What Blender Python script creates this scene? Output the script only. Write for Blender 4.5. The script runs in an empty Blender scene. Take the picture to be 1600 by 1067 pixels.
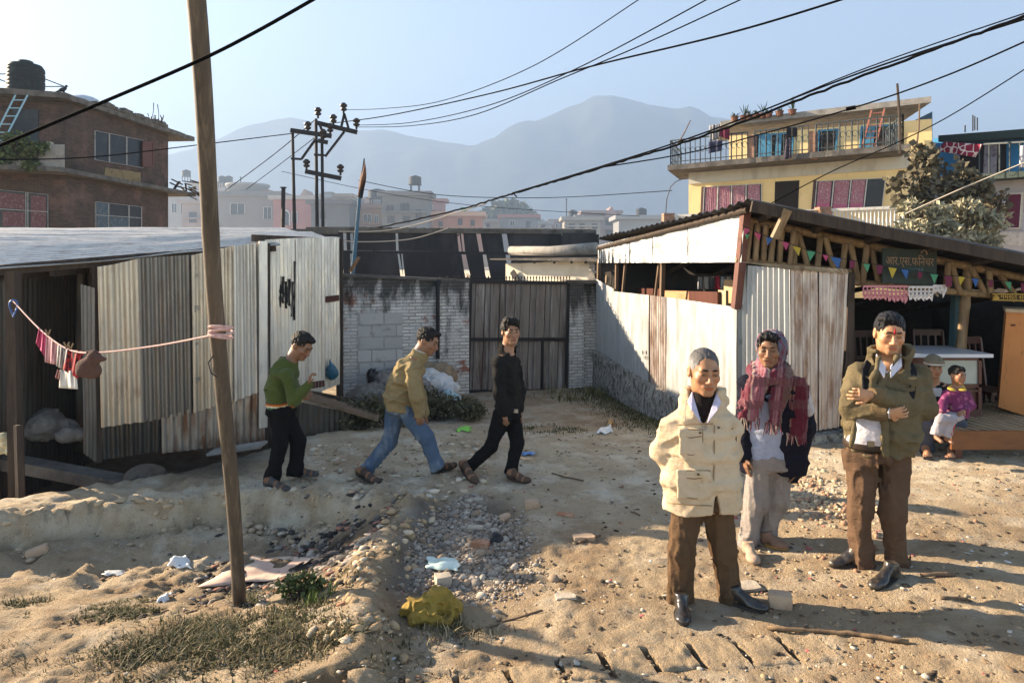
import bpy, math, random
import numpy as np
from mathutils import Vector, Matrix

# ---------------------------------------------------------------- camera, sky, sun, exposure
SC = bpy.context.scene
COL = SC.collection
F = 1600 * 24 / 36.0          # focal length in photograph pixels
HZ = 410.0                    # row of the horizon in the photograph
EYE = 2.14                    # eye height above the dirt yard
cam_d = bpy.data.cameras.new('camera')
cam = bpy.data.objects.new('camera', cam_d)
COL.objects.link(cam)
cam.location = (0, 0, EYE)
cam.rotation_euler = (math.radians(90), 0, 0)
cam_d.lens = 24
cam_d.sensor_width = 36
cam_d.shift_y = -(533.5 - HZ) / 1600.0
cam_d.clip_start = 0.05
cam_d.clip_end = 20000
SC.camera = cam

SUN_EL = math.radians(20.5)
LD = Vector((0.925, -0.38, 0)).normalized()          # the way sunlight travels over the ground
sun_dir = Vector((-LD.x * math.cos(SUN_EL), -LD.y * math.cos(SUN_EL), math.sin(SUN_EL)))   # towards the sun
w = bpy.data.worlds.new('World')
SC.world = w
w.use_nodes = True
wn = w.node_tree
bg = wn.nodes['Background']
sky = wn.nodes.new('ShaderNodeTexSky')
sky.sky_type = 'NISHITA'
sky.sun_disc = False
sky.sun_elevation = SUN_EL
sky.sun_rotation = math.atan2(sun_dir.x, sun_dir.y)
sky.altitude = 2200
sky.air_density = 0.9
sky.dust_density = 1.5
sky.ozone_density = 3.5
tint = wn.nodes.new('ShaderNodeVectorMath'); tint.operation = 'MULTIPLY'      # the warm white balance of the picture
tint.inputs[1].default_value = (1.25, 0.95, 0.69)
wn.links.new(sky.outputs[0], tint.inputs[0]); wn.links.new(tint.outputs[0], bg.inputs[0])
bg.inputs[1].default_value = 0.15
sd = bpy.data.lights.new('sun', 'SUN')
sd.energy = 4.6
sd.angle = math.radians(0.6)
sd.color = (1.0, 0.81, 0.58)
sun = bpy.data.objects.new('sun', sd)
COL.objects.link(sun)
sun.rotation_euler = sun_dir.to_track_quat('Z', 'Y').to_euler()
vs = SC.view_settings
vs.view_transform = 'Standard'
vs.look = 'None'
vs.exposure = 1.82
vs.gamma = 1.0
SC.cycles.volume_bounces = 2
SC.cycles.max_bounces = 8
SC.cycles.transparent_max_bounces = 12

R = random.Random(7)
NR = np.random.RandomState(11)

def P(px, py, d):
 """photograph pixel at depth d -> world point"""
 return Vector(((px - 800.0) / F * d, d, EYE - (py - HZ) / F * d))

# ---------------------------------------------------------------- noise
def _h(ix, iy, iz, seed):
 n = (ix.astype(np.int64) * 374761393 + iy.astype(np.int64) * 668265263 + iz.astype(np.int64) * 2147483647 + seed * 1274126177) & 0xffffffff
 n = ((n ^ (n >> 13)) * 1274126177) & 0xffffffff
 n = (n ^ (n >> 16)) & 0xffff
 return n.astype(np.float32) / 32767.5 - 1.0

def noise3(x, y, z, seed=0):
 x = np.asarray(x, np.float32); y = np.asarray(y, np.float32); z = np.asarray(z, np.float32)
 x, y, z = np.broadcast_arrays(x, y, z)
 ix = np.floor(x); iy = np.floor(y); iz = np.floor(z)
 fx = x - ix; fy = y - iy; fz = z - iz
 fx = fx * fx * (3 - 2 * fx); fy = fy * fy * (3 - 2 * fy); fz = fz * fz * (3 - 2 * fz)
 r = 0
 for a in (0, 1):
  for b in (0, 1):
   for c in (0, 1):
    wgt = (fx if a else 1 - fx) * (fy if b else 1 - fy) * (fz if c else 1 - fz)
    r = r + wgt * _h(ix + a, iy + b, iz + c, seed)
 return r

def fbm(x, y, z=0.0, octv=4, seed=0):
 r = 0; a = 0.5; f = 1.0
 for o in range(octv):
  r = r + a * noise3(x * f, y * f, np.asarray(z) * f, seed + o * 17)
  a *= 0.5; f *= 2.03
 return r

def sst(x, a, b):
 t = np.clip((x - a) / (b - a), 0, 1)
 return t * t * (3 - 2 * t)

# ---------------------------------------------------------------- materials
MATS = {}
def lin(c):
 if isinstance(c, (int, float)):
  return (c, c, c, 1)
 return (c[0], c[1], c[2], 1)

def coords(nt, kind='Object'):
 return nt.nodes.new('ShaderNodeTexCoord').outputs[kind]

def mapping(nt, vec, scale):
 m = nt.nodes.new('ShaderNodeVectorMath'); m.operation = 'MULTIPLY'
 nt.links.new(vec, m.inputs[0])
 m.inputs[1].default_value = (scale, scale, scale) if isinstance(scale, (int, float)) else scale
 return m.outputs[0]

def noise_mask(nt, vec, scale, lo, hi, detail=5, dist=0.0):
 n = nt.nodes.new('ShaderNodeTexNoise')
 n.inputs['Scale'].default_value = 1.0
 n.inputs['Detail'].default_value = detail
 n.inputs['Roughness'].default_value = 0.62
 n.inputs['Distortion'].default_value = dist
 nt.links.new(mapping(nt, vec, scale), n.inputs['Vector'])
 r = nt.nodes.new('ShaderNodeMapRange')
 nt.links.new(n.outputs[0], r.inputs[0])
 r.inputs[1].default_value = lo
 r.inputs[2].default_value = hi
 return r.outputs[0]

def mixc(nt, fac, a, b):
 m = nt.nodes.new('ShaderNodeMix'); m.data_type = 'RGBA'
 if isinstance(fac, (int, float)): m.inputs[0].default_value = fac
 else: nt.links.new(fac, m.inputs[0])
 for i, v in ((6, a), (7, b)):
  if hasattr(v, 'is_output') or hasattr(v, 'links'): nt.links.new(v, m.inputs[i])
  else: m.inputs[i].default_value = lin(v)
 return m.outputs[2]

def mul(nt, a, b, op='MULTIPLY'):
 m = nt.nodes.new('ShaderNodeMath'); m.operation = op
 for i, v in ((0, a), (1, b)):
  if isinstance(v, (int, float)): m.inputs[i].default_value = v
  else: nt.links.new(v, m.inputs[i])
 return m.outputs[0]

def M(name, base, layers=(), rough=0.85, metal=0.0, bump=(), attr=None, brick=None, spec=0.3, trans=0.0, sheen=0.0, alpha=None, bdist=0.01, rlayer=None):
 """procedural principled material.  layers: (colour, scale, lo, hi[, strength]);  bump: (scale, strength);
 brick: dict(tangent, c1, c2, mortar, size, paint=(colour, scale, lo, hi))"""
 if name in MATS: return MATS[name]
 m = bpy.data.materials.new(name); m.use_nodes = True
 nt = m.node_tree; bs = nt.nodes['Principled BSDF']
 vec = coords(nt)
 col = lin(base)
 hts = []
 if attr:
  a = nt.nodes.new('ShaderNodeAttribute'); a.attribute_name = attr
  col = a.outputs['Color']
 if brick:
  t = brick['tangent']
  d = nt.nodes.new('ShaderNodeVectorMath'); d.operation = 'DOT_PRODUCT'
  nt.links.new(vec, d.inputs[0]); d.inputs[1].default_value = (t[0], t[1], 0)
  sp = nt.nodes.new('ShaderNodeSeparateXYZ'); nt.links.new(vec, sp.inputs[0])
  cb = nt.nodes.new('ShaderNodeCombineXYZ')
  nt.links.new(d.outputs['Value'], cb.inputs[0]); nt.links.new(sp.outputs[2], cb.inputs[1])
  # a little wobble in the courses
  wob = nt.nodes.new('ShaderNodeTexNoise'); wob.inputs['Scale'].default_value = 6
  nt.links.new(cb.outputs[0], wob.inputs['Vector'])
  wv = nt.nodes.new('ShaderNodeVectorMath'); wv.operation = 'MULTIPLY_ADD'
  nt.links.new(wob.outputs[1], wv.inputs[0]); wv.inputs[1].default_value = (.02, .02, 0)
  nt.links.new(cb.outputs[0], wv.inputs[2])
  b = nt.nodes.new('ShaderNodeTexBrick')
  nt.links.new(wv.outputs[0], b.inputs['Vector'])
  b.inputs['Color1'].default_value = lin(brick['c1']); b.inputs['Color2'].default_value = lin(brick['c2'])
  b.inputs['Mortar'].default_value = lin(brick['mortar'])
  b.inputs['Scale'].default_value = 1.0
  b.inputs['Brick Width'].default_value = brick['size'][0]; b.inputs['Row Height'].default_value = brick['size'][1]
  b.inputs['Mortar Size'].default_value = brick.get('msize', 0.008)
  b.inputs['Mortar Smooth'].default_value = 0.3
  col = b.outputs['Color']
  inv = mul(nt, 1.0, b.outputs['Fac'], 'SUBTRACT')
  hts.append(mul(nt, inv, brick.get('depth', 0.6)))
 for L in layers:
  k = noise_mask(nt, vec, L[1], L[2], L[3])
  if len(L) > 4: k = mul(nt, k, L[4])
  col = mixc(nt, k, col, L[0])
 if hasattr(col, 'links'): nt.links.new(col, bs.inputs['Base Color'])
 else: bs.inputs['Base Color'].default_value = col
 bs.inputs['Roughness'].default_value = rough
 if rlayer:
  k = noise_mask(nt, vec, rlayer[0], .35, .65)
  r = nt.nodes.new('ShaderNodeMapRange'); nt.links.new(k, r.inputs[0])
  r.inputs[3].default_value = rlayer[1]; r.inputs[4].default_value = rlayer[2]
  nt.links.new(r.outputs[0], bs.inputs['Roughness'])
 bs.inputs['Metallic'].default_value = metal
 bs.inputs['Specular IOR Level'].default_value = spec
 if trans: bs.inputs['Transmission Weight'].default_value = trans
 if sheen: bs.inputs['Sheen Weight'].default_value = sheen
 if alpha is not None: bs.inputs['Alpha'].default_value = alpha
 for s, st in bump:
  k = noise_mask(nt, vec, s, 0, 1, detail=6)
  hts.append(mul(nt, k, st))
 if hts:
  h = hts[0]
  for o in hts[1:]: h = mul(nt, h, o, 'ADD')
  bp = nt.nodes.new('ShaderNodeBump'); bp.inputs['Strength'].default_value = 1.0
  bp.inputs['Distance'].default_value = bdist
  nt.links.new(h, bp.inputs['Height']); nt.links.new(bp.outputs[0], bs.inputs['Normal'])
 MATS[name] = m
 return m

# ---------------------------------------------------------------- objects
def wloc(o):
 v = Vector((0, 0, 0))
 while o is not None:
  v = v + o.location; o = o.parent
 return v

def tag(o, label=None, cat=None, group=None, kind=None):
 if label: o['label'] = label
 if cat: o['category'] = cat
 if group: o['group'] = group
 if kind: o['kind'] = kind
 return o

def thing(name, label, cat, loc=(0, 0, 0), group=None):
 o = bpy.data.objects.new(name, None)
 o.empty_display_size = 0.1
 COL.objects.link(o); o.location = loc
 return tag(o, label, cat, group)

def fast_mesh(name, verts, faces, loc, smooth):
 me = bpy.data.meshes.new(name)
 if isinstance(faces, np.ndarray):
  n = len(verts); m = len(faces); q = faces.shape[1]
  me.vertices.add(n); me.loops.add(m * q); me.polygons.add(m)
  me.vertices.foreach_set('co', (np.asarray(verts, np.float32) - np.array(loc, np.float32)).ravel())
  me.loops.foreach_set('vertex_index', faces.astype(np.int32).ravel())
  me.polygons.foreach_set('loop_start', np.arange(0, m * q, q, dtype=np.int32))
  me.update(calc_edges=True)
 else:
  l = Vector(loc)
  me.from_pydata([Vector(v) - l for v in verts], [], faces)
  me.update()
 if smooth:
  me.polygons.foreach_set('use_smooth', np.ones(len(me.polygons), bool))
 return me

def obj(name, verts, faces, mat, parent=None, smooth=False, col=None):
 """link verts/faces (world coordinates) as ONE object; a top-level one gets its origin at its base"""
 va = np.asarray([tuple(v) for v in verts] if not isinstance(verts, np.ndarray) else verts, np.float32)
 if parent is not None: loc = wloc(parent)
 else:
  lo = va.min(0); hi = va.max(0)
  loc = Vector(((lo[0] + hi[0]) / 2, (lo[1] + hi[1]) / 2, lo[2]))
 me = fast_mesh(name, va if isinstance(faces, np.ndarray) else [tuple(v) for v in va], faces, loc, smooth)
 o = bpy.data.objects.new(name, me)
 COL.objects.link(o)
 if parent is not None: o.parent = parent
 else: o.location = loc
 if isinstance(mat, (list, tuple)):
  for x in mat: me.materials.append(x)
 elif mat: me.materials.append(mat)
 if col is not None:
  at = me.attributes.new('Col', 'FLOAT_COLOR', 'POINT')
  c = np.ones((len(va), 4), np.float32); c[:, :3] = col
  at.data.foreach_set('color', c.ravel())
 return o

class MB:
 """collects shapes into one mesh"""
 def __init__(s): s.v = []; s.f = []; s.mi = []; s.cm = 0; s.c = []; s.cc = None
 def add(s, vs, fs):
  n = len(s.v); s.v += [Vector(v) for v in vs]; s.f += [[i + n for i in f] for f in fs]; s.mi += [s.cm] * len(fs)
  if s.cc is not None: s.c += [s.cc] * len(vs)
  return s
 def box(s, a, b):
  x0, y0, z0 = a; x1, y1, z1 = b
  return s.hexa([(x0, y0, z0), (x1, y0, z0), (x1, y1, z0), (x0, y1, z0), (x0, y0, z1), (x1, y0, z1), (x1, y1, z1), (x0, y1, z1)])
 def hexa(s, v):
  return s.add(v, [(0, 3, 2, 1), (4, 5, 6, 7), (0, 1, 5, 4), (1, 2, 6, 5), (2, 3, 7, 6), (3, 0, 4, 7)])
 def obox(s, c, ax, ay, az, h):
  """oriented box: centre, three unit axes, half sizes"""
  c = Vector(c); ax = Vector(ax) * h[0]; ay = Vector(ay) * h[1]; az = Vector(az) * h[2]
  return s.hexa([c - ax - ay - az, c + ax - ay - az, c + ax + ay - az, c - ax + ay - az, c - ax - ay + az, c + ax - ay + az, c + ax + ay + az, c - ax + ay + az])
 def bar(s, a, b, w, h=None, up=(0, 0, 1)):
  a = Vector(a); b = Vector(b); d = (b - a); L = d.length
  if L < 1e-6: return s
  d.normalize(); up = Vector(up)
  x = d.cross(up)
  if x.length < 1e-3: x = d.cross(Vector((1, 0, 0)))
  x.normalize(); y = x.cross(d).normalized()
  return s.obox((a + b) / 2, d, x, y, (L / 2, w / 2, (h or w) / 2))
 def tube(s, pts, r, n=8, cap=True):
  pts = [Vector(p) for p in pts]; k = len(pts)
  rs = r if isinstance(r, (list, tuple)) else [r] * k
  vs = []; ref = None
  for i, p in enumerate(pts):
   t = (pts[min(i + 1, k - 1)] - pts[max(i - 1, 0)])
   t = t.normalized() if t.length > 1e-9 else Vector((0, 0, 1))
   if ref is None:
    ref = Vector((0, 0, 1)) if abs(t.z) < .9 else Vector((1, 0, 0))
   x = (ref - t * ref.dot(t))
   if x.length < 1e-4: x = Vector((1, 0, 0)) - t * t.x
   x.normalize(); ref = x; y = t.cross(x)
   for j in range(n):
    a = 2 * math.pi * j / n
    vs.append(p + (x * math.cos(a) + y * math.sin(a)) * rs[i])
  fs = []
  for i in range(k - 1):
   for j in range(n):
    j2 = (j + 1) % n
    fs.append((i * n + j, i * n + j2, (i + 1) * n + j2, (i + 1) * n + j))
  if cap:
   fs.append(tuple(range(n - 1, -1, -1))); fs.append(tuple(range((k - 1) * n, k * n)))
  return s.add(vs, fs)
 def lathe(s, c, prof, n=16, axis=None):
  """profile (r, z) turned about the vertical through c"""
  c = Vector(c); vs = []; fs = []
  for r, z in prof:
   for j in range(n):
    a = 2 * math.pi * j / n
    vs.append(c + Vector((r * math.cos(a), r * math.sin(a), z)))
  for i in range(len(prof) - 1):
   for j in range(n):
    j2 = (j + 1) % n
    fs.append((i * n + j, i * n + j2, (i + 1) * n + j2, (i + 1) * n + j))
  fs.append(tuple(range(n - 1, -1, -1))); fs.append(tuple(range((len(prof) - 1) * n, len(prof) * n)))
  return s.add(vs, fs)
 def prism(s, pts, off):
  """closed outline pts (3-D, planar) extruded by off"""
  n = len(pts); off = Vector(off)
  vs = [Vector(p) for p in pts] + [Vector(p) + off for p in pts]
  fs = [tuple(range(n - 1, -1, -1)), tuple(range(n, 2 * n))]
  for i in range(n):
   j = (i + 1) % n; fs.append((i, j, n + j, n + i))
  return s.add(vs, fs)
 def rock(s, c, r, rnd, sq=0.7):
  c = Vector(c)
  t = (1 + 5 ** .5) / 2
  V = [(-1, t, 0), (1, t, 0), (-1, -t, 0), (1, -t, 0), (0, -1, t), (0, 1, t), (0, -1, -t), (0, 1, -t), (t, 0, -1), (t, 0, 1), (-t, 0, -1), (-t, 0, 1)]
  Fc = [(0, 11, 5), (0, 5, 1), (0, 1, 7), (0, 7, 10), (0, 10, 11), (1, 5, 9), (5, 11, 4), (11, 10, 2), (10, 7, 6), (7, 1, 8), (3, 9, 4), (3, 4, 2), (3, 2, 6), (3, 6, 8), (3, 8, 9), (4, 9, 5), (2, 4, 11), (6, 2, 10), (8, 6, 7), (9, 8, 1)]
  rot = Matrix.Rotation(rnd.random() * 6.28, 3, 'Z') @ Matrix.Rotation(rnd.random() * .6, 3, 'X')
  sc = (r * rnd.uniform(.8, 1.25), r * rnd.uniform(.6, 1.0), r * rnd.uniform(.5, 1) * sq)
  vs = []
  for v in V:
   k = rnd.uniform(.75, 1.15) / 1.9
   vs.append(c + rot @ Vector((v[0] * sc[0] * k, v[1] * sc[1] * k, v[2] * sc[2] * k)))
  return s.add(vs, Fc)
 def build(s, name, mat, parent=None, smooth=False):
  o = obj(name, s.v, s.f, mat, parent, smooth, col=np.array(s.c, np.float32) if s.c else None)
  if any(s.mi):
   o.data.polygons.foreach_set('material_index', np.array(s.mi, np.int32))
  return o

def smooth_angle(o, deg=35):
 me = o.data
 me.polygons.foreach_set('use_smooth', np.ones(len(me.polygons), bool))
 try: me.set_sharp_from_angle(angle=math.radians(deg))
 except Exception: pass
 return o

def corr(A, B, C, D, pitch=0.076, amp=0.009, rows=6, bulge=0.012, seed=0, per=6, ragged=0.0):
 """corrugated sheet over the quad A,B (bottom) C,D (top); ridges run from bottom to top.  Two-sided skin 1 mm thick is not needed: returns verts, faces"""
 A, B, C, D = (np.array(q, float) for q in (A, B, C, D))
 L = max(np.linalg.norm(B - A), np.linalg.norm(C - D))
 n = max(6, int(L / pitch * per)); u = np.linspace(0, 1, n + 1)[:, None]; v = np.linspace(0, 1, rows + 1)[None, :]
 nrm = np.cross(B - A, D - A); nrm /= np.linalg.norm(nrm)
 w_ = amp * np.sin(2 * np.pi * u * L / pitch) + bulge * fbm(u * L * 1.3 + seed * 7.1, v * 3.1 + seed, 0, 2, seed)
 if ragged:
  vv = v * (1 - ragged * (0.5 + 0.5 * noise3(u * L * 2 + seed, seed + .5, 0))) ; vv = 1 - (1 - v) * (1 - ragged * (0.5 + 0.5 * noise3(u * L * 2.5 + seed, seed + .5, 0)))
 else: vv = v + 0 * u
 pts = (A[None, None] * ((1 - u) * (1 - vv))[..., None] + B[None, None] * (u * (1 - vv))[..., None] + C[None, None] * (u * vv)[..., None] + D[None, None] * ((1 - u) * vv)[..., None])
 pts = pts + nrm[None, None] * w_[..., None]
 idx = np.arange((n + 1) * (rows + 1)).reshape(n + 1, rows + 1)
 f = np.stack([idx[:-1, :-1], idx[1:, :-1], idx[1:, 1:], idx[:-1, 1:]], -1).reshape(-1, 4)
 return pts.reshape(-1, 3).astype(np.float32), f

def sheet(name, A, B, C, D, mat, parent=None, thick=0.004, **k):
 v, f = corr(A, B, C, D, **k)
 o = obj(name, v, f, mat, parent, smooth=True)
 return o

def sheet_stack(v1f1, v2f2):
 v1, f1 = v1f1; v2, f2 = v2f2
 return np.vstack([v1, v2]), np.vstack([f1, f2 + len(v1)])
# ---------------------------------------------------------------- smooth solids (signed distance -> one continuous skin)
def nets(V, xs, ys, zs):
 S = V < 0
 cnt = np.zeros(tuple(n - 1 for n in V.shape), np.int8)
 sl = (slice(None, -1), slice(1, None))
 cor = [(a, b, c) for a in (0, 1) for b in (0, 1) for c in (0, 1)]
 for a, b, c in cor: cnt += S[sl[a], sl[b], sl[c]]
 act = (cnt > 0) & (cnt < 8)
 ijk = np.argwhere(act)
 idx = -np.ones(act.shape, np.int64); idx[act] = np.arange(len(ijk))
 i, j, k = ijk.T
 vals = {cc: V[i + cc[0], j + cc[1], k + cc[2]] for cc in cor}
 ax = (xs, ys, zs); pos = {cc: np.stack([xs[i + cc[0]], ys[j + cc[1]], zs[k + cc[2]]], 1) for cc in cor}
 acc = np.zeros((len(ijk), 3)); num = np.zeros(len(ijk))
 for ca in cor:
  for d in range(3):
   if ca[d]: continue
   cb = list(ca); cb[d] = 1; cb = tuple(cb)
   va, vb = vals[ca], vals[cb]; m = (va < 0) != (vb < 0)
   t = np.where(m, va / np.where(m, va - vb, 1), 0)[:, None]
   acc += m[:, None] * (pos[ca] + t * (pos[cb] - pos[ca])); num += m
 verts = acc / np.maximum(num, 1)[:, None]
 quads = []
 def face(cells, flip):
  q = np.stack([idx[c] for c in cells], 1)
  ok = (q >= 0).all(1); q = q[ok]; fl = flip[ok]
  q[fl] = q[fl][:, ::-1]
  quads.append(q)
 e = np.argwhere(S[:-1, 1:-1, 1:-1] != S[1:, 1:-1, 1:-1]); a, b, c = e[:, 0], e[:, 1] + 1, e[:, 2] + 1
 face([(a, b - 1, c - 1), (a, b, c - 1), (a, b, c), (a, b - 1, c)], ~S[a, b, c])
 e = np.argwhere(S[1:-1, :-1, 1:-1] != S[1:-1, 1:, 1:-1]); a, b, c = e[:, 0] + 1, e[:, 1], e[:, 2] + 1
 face([(a - 1, b, c - 1), (a - 1, b, c), (a, b, c), (a, b, c - 1)], ~S[a, b, c])
 e = np.argwhere(S[1:-1, 1:-1, :-1] != S[1:-1, 1:-1, 1:]); a, b, c = e[:, 0] + 1, e[:, 1] + 1, e[:, 2]
 face([(a - 1, b - 1, c), (a, b - 1, c), (a, b, c), (a - 1, b, c)], ~S[a, b, c])
 return verts.astype(np.float32), np.concatenate(quads).astype(np.int32)

def axis(lo, hi, h, fine):
 out = [lo]; x = lo
 while x < hi:
  st = h
  for a, b, fh in fine:
   if a - h <= x < b: st = min(st, fh)
  x += st; out.append(x)
 return np.array(out, np.float32)

class SDF:
 def __init__(s): s.pr = []; s.fine = []
 def _add(s, fn, lo, hi, op, k): s.pr.append((fn, np.array(lo, float), np.array(hi, float), op, k)); return s
 def cap(s, a, b, ra, rb=None, k=.02, op='u'):
  a = np.array(a, float); b = np.array(b, float); rb = ra if rb is None else rb
  ba = b - a; bb = max(ba @ ba, 1e-9)
  def fn(X, Y, Z):
   t = np.clip(((X - a[0]) * ba[0] + (Y - a[1]) * ba[1] + (Z - a[2]) * ba[2]) / bb, 0, 1)
   return np.sqrt((X - a[0] - t * ba[0]) ** 2 + (Y - a[1] - t * ba[1]) ** 2 + (Z - a[2] - t * ba[2]) ** 2) - (ra + (rb - ra) * t)
  r = max(ra, rb)
  return s._add(fn, np.minimum(a, b) - r, np.maximum(a, b) + r, op, k)
 def chain(s, pts, rs, k=.02, op='u'):
  for i in range(len(pts) - 1): s.cap(pts[i], pts[i + 1], rs[i], rs[i + 1], k, op)
  return s
 def ell(s, c, r, Rm=None, k=.02, op='u'):
  c = np.array(c, float); r = np.array(r, float)
  Rm = np.eye(3) if Rm is None else np.array(Rm, float)      # columns are the axes
  def fn(X, Y, Z):
   x, y, z = X - c[0], Y - c[1], Z - c[2]
   q = [(x * Rm[0, n] + y * Rm[1, n] + z * Rm[2, n]) for n in range(3)]
   k0 = np.sqrt(sum((q[n] / r[n]) ** 2 for n in range(3))); k1 = np.sqrt(sum((q[n] / r[n] ** 2) ** 2 for n in range(3)))
   return k0 * (k0 - 1) / np.maximum(k1, 1e-6)
  m = np.abs(Rm) @ r
  return s._add(fn, c - m, c + m, op, k)
 def cone(s, a, b, wa, wb, side, k=.03, op='u', pw=2.3):
  """flat-ended loft from a to b with elliptical cross-sections wa=(half width, half depth)"""
  a = np.array(a, float); b = np.array(b, float); u = b - a; L = np.linalg.norm(u); u = u / L
  sd_ = np.array(side, float); sd_ = sd_ - u * (sd_ @ u); sd_ /= np.linalg.norm(sd_); f = np.cross(u, sd_)
  def fn(X, Y, Z):
   x, y, z = X - a[0], Y - a[1], Z - a[2]
   h = x * u[0] + y * u[1] + z * u[2]; t = np.clip(h / L, 0, 1)
   p = np.abs(x * sd_[0] + y * sd_[1] + z * sd_[2]); q = np.abs(x * f[0] + y * f[1] + z * f[2])
   W = wa[0] + (wb[0] - wa[0]) * t; Dp = wa[1] + (wb[1] - wa[1]) * t
   dr = (((p / W) ** pw + (q / Dp) ** pw) ** (1 / pw) - 1) * np.minimum(W, Dp)
   return np.maximum(dr, np.maximum(-h, h - L))
  r = max(wa[0], wb[0], wa[1], wb[1])
  m = r * np.sqrt(np.clip(1 - u * u, 0, 1)) + 1e-3
  return s._add(fn, np.minimum(a, b) - m, np.maximum(a, b) + m, op, k)
 def rbox(s, c, axes, h, r=.005, k=.01, op='u'):
  c = np.array(c, float); A = [np.array(v, float) / np.linalg.norm(v) for v in axes]
  def fn(X, Y, Z):
   x, y, z = X - c[0], Y - c[1], Z - c[2]; o = 0; mx = None
   for n in range(3):
    q = np.abs(x * A[n][0] + y * A[n][1] + z * A[n][2]) - (h[n] - r)
    o = o + np.maximum(q, 0) ** 2; mx = q if mx is None else np.maximum(mx, q)
   return np.sqrt(o) + np.minimum(mx, 0) - r
  m = sum(np.abs(A[n]) * h[n] for n in range(3))
  return s._add(fn, c - m, c + m, op, k)
 def plane(s, p, n, k=.004):
  """cut away the side of the plane that n points to"""
  p = np.array(p, float); n = np.array(n, float) / np.linalg.norm(n)
  return s._add(lambda X, Y, Z: -((X - p[0]) * n[0] + (Y - p[1]) * n[1] + (Z - p[2]) * n[2]), [-1e9] * 3, [1e9] * 3, 's', k)
 def mesh(s, h, disp=None, band=.03):
  us = [p for p in s.pr if p[3] == 'u']
  lo = np.min([p[1] for p in us], 0) - 3 * h; hi = np.max([p[2] for p in us], 0) + 3 * h
  ax = [axis(lo[n], hi[n], h, [(f[0][n], f[1][n], f[2]) for f in s.fine]) for n in range(3)]
  V = np.ones(tuple(len(a) for a in ax), np.float32)
  for fn, l, u, op, k in s.pr:
   pad = k + 2.5 * h
   i = [(np.searchsorted(ax[n], l[n] - pad), np.searchsorted(ax[n], u[n] + pad)) for n in range(3)]
   if any(b <= a for a, b in i): continue
   g = tuple(slice(a, b) for a, b in i)
   d = fn(ax[0][g[0], None, None], ax[1][None, g[1], None], ax[2][None, None, g[2]]).astype(np.float32)
   v = V[g]
   if op == 'u':
    q = np.maximum(k - np.abs(v - d), 0) / k; V[g] = np.minimum(v, d) - q * q * k * .25
   elif op == 's':
    d = -d; q = np.maximum(k - np.abs(v - d), 0) / k; V[g] = np.maximum(v, d) + q * q * k * .25
  if disp is not None:
   m = np.abs(V) < band; ii = np.argwhere(m)
   V[m] += disp(ax[0][ii[:, 0]], ax[1][ii[:, 1]], ax[2][ii[:, 2]]).astype(np.float32)
  return nets(V, *ax)
 def build(s, name, mat, parent, h, disp=None, colfn=None):
  v, f = s.mesh(h, disp)
  return obj(name, v, f, mat, parent, smooth=True, col=colfn(v) if colfn else None)

def ridge(x, y, z, seed): return (1 - np.abs(noise3(x, y, z, seed))) ** 3

def folds(amp, fx=9, fy=9, fz=9, seed=0, amp2=None):
 a2 = amp * .6 if amp2 is None else amp2
 def f(x, y, z):
  return -amp * noise3(x * fx, y * fy, z * fz, seed) - a2 * (ridge(x * fx * 1.9 + 3, y * fy * 1.9, z * fz * 1.9, seed + 5) - .3) - amp * .2 * noise3(x * 60, y * 60, z * 60, seed + 9)
 return f

def creases(amp, k=13, seed=0, el=.25):
 def f(x, y, z):
  r = 0
  for q, s_ in ((.6, 0), (-.5, 7)):
   c, n = math.cos(q), math.sin(q); a = x * c + z * n; b = z * c - x * n
   r = r + ridge(a * k * el * 1.2 + seed, y * k * .7, b * k, seed + s_)
  return -amp * (r - .6) - amp * .5 * noise3(x * 7, y * 7, z * 7, seed + 3) - amp * .12 * noise3(x * 55, y * 55, z * 55, seed + 4)
 return f

def frame(fwd, up=(0, 0, 1)):
 """columns: person's left, forward, up"""
 f = Vector(fwd).normalized(); u = Vector(up); l = u.cross(f) * 1.0
 l.normalize(); u = f.cross(l).normalized()
 return np.array([l, f, u]).T

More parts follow.
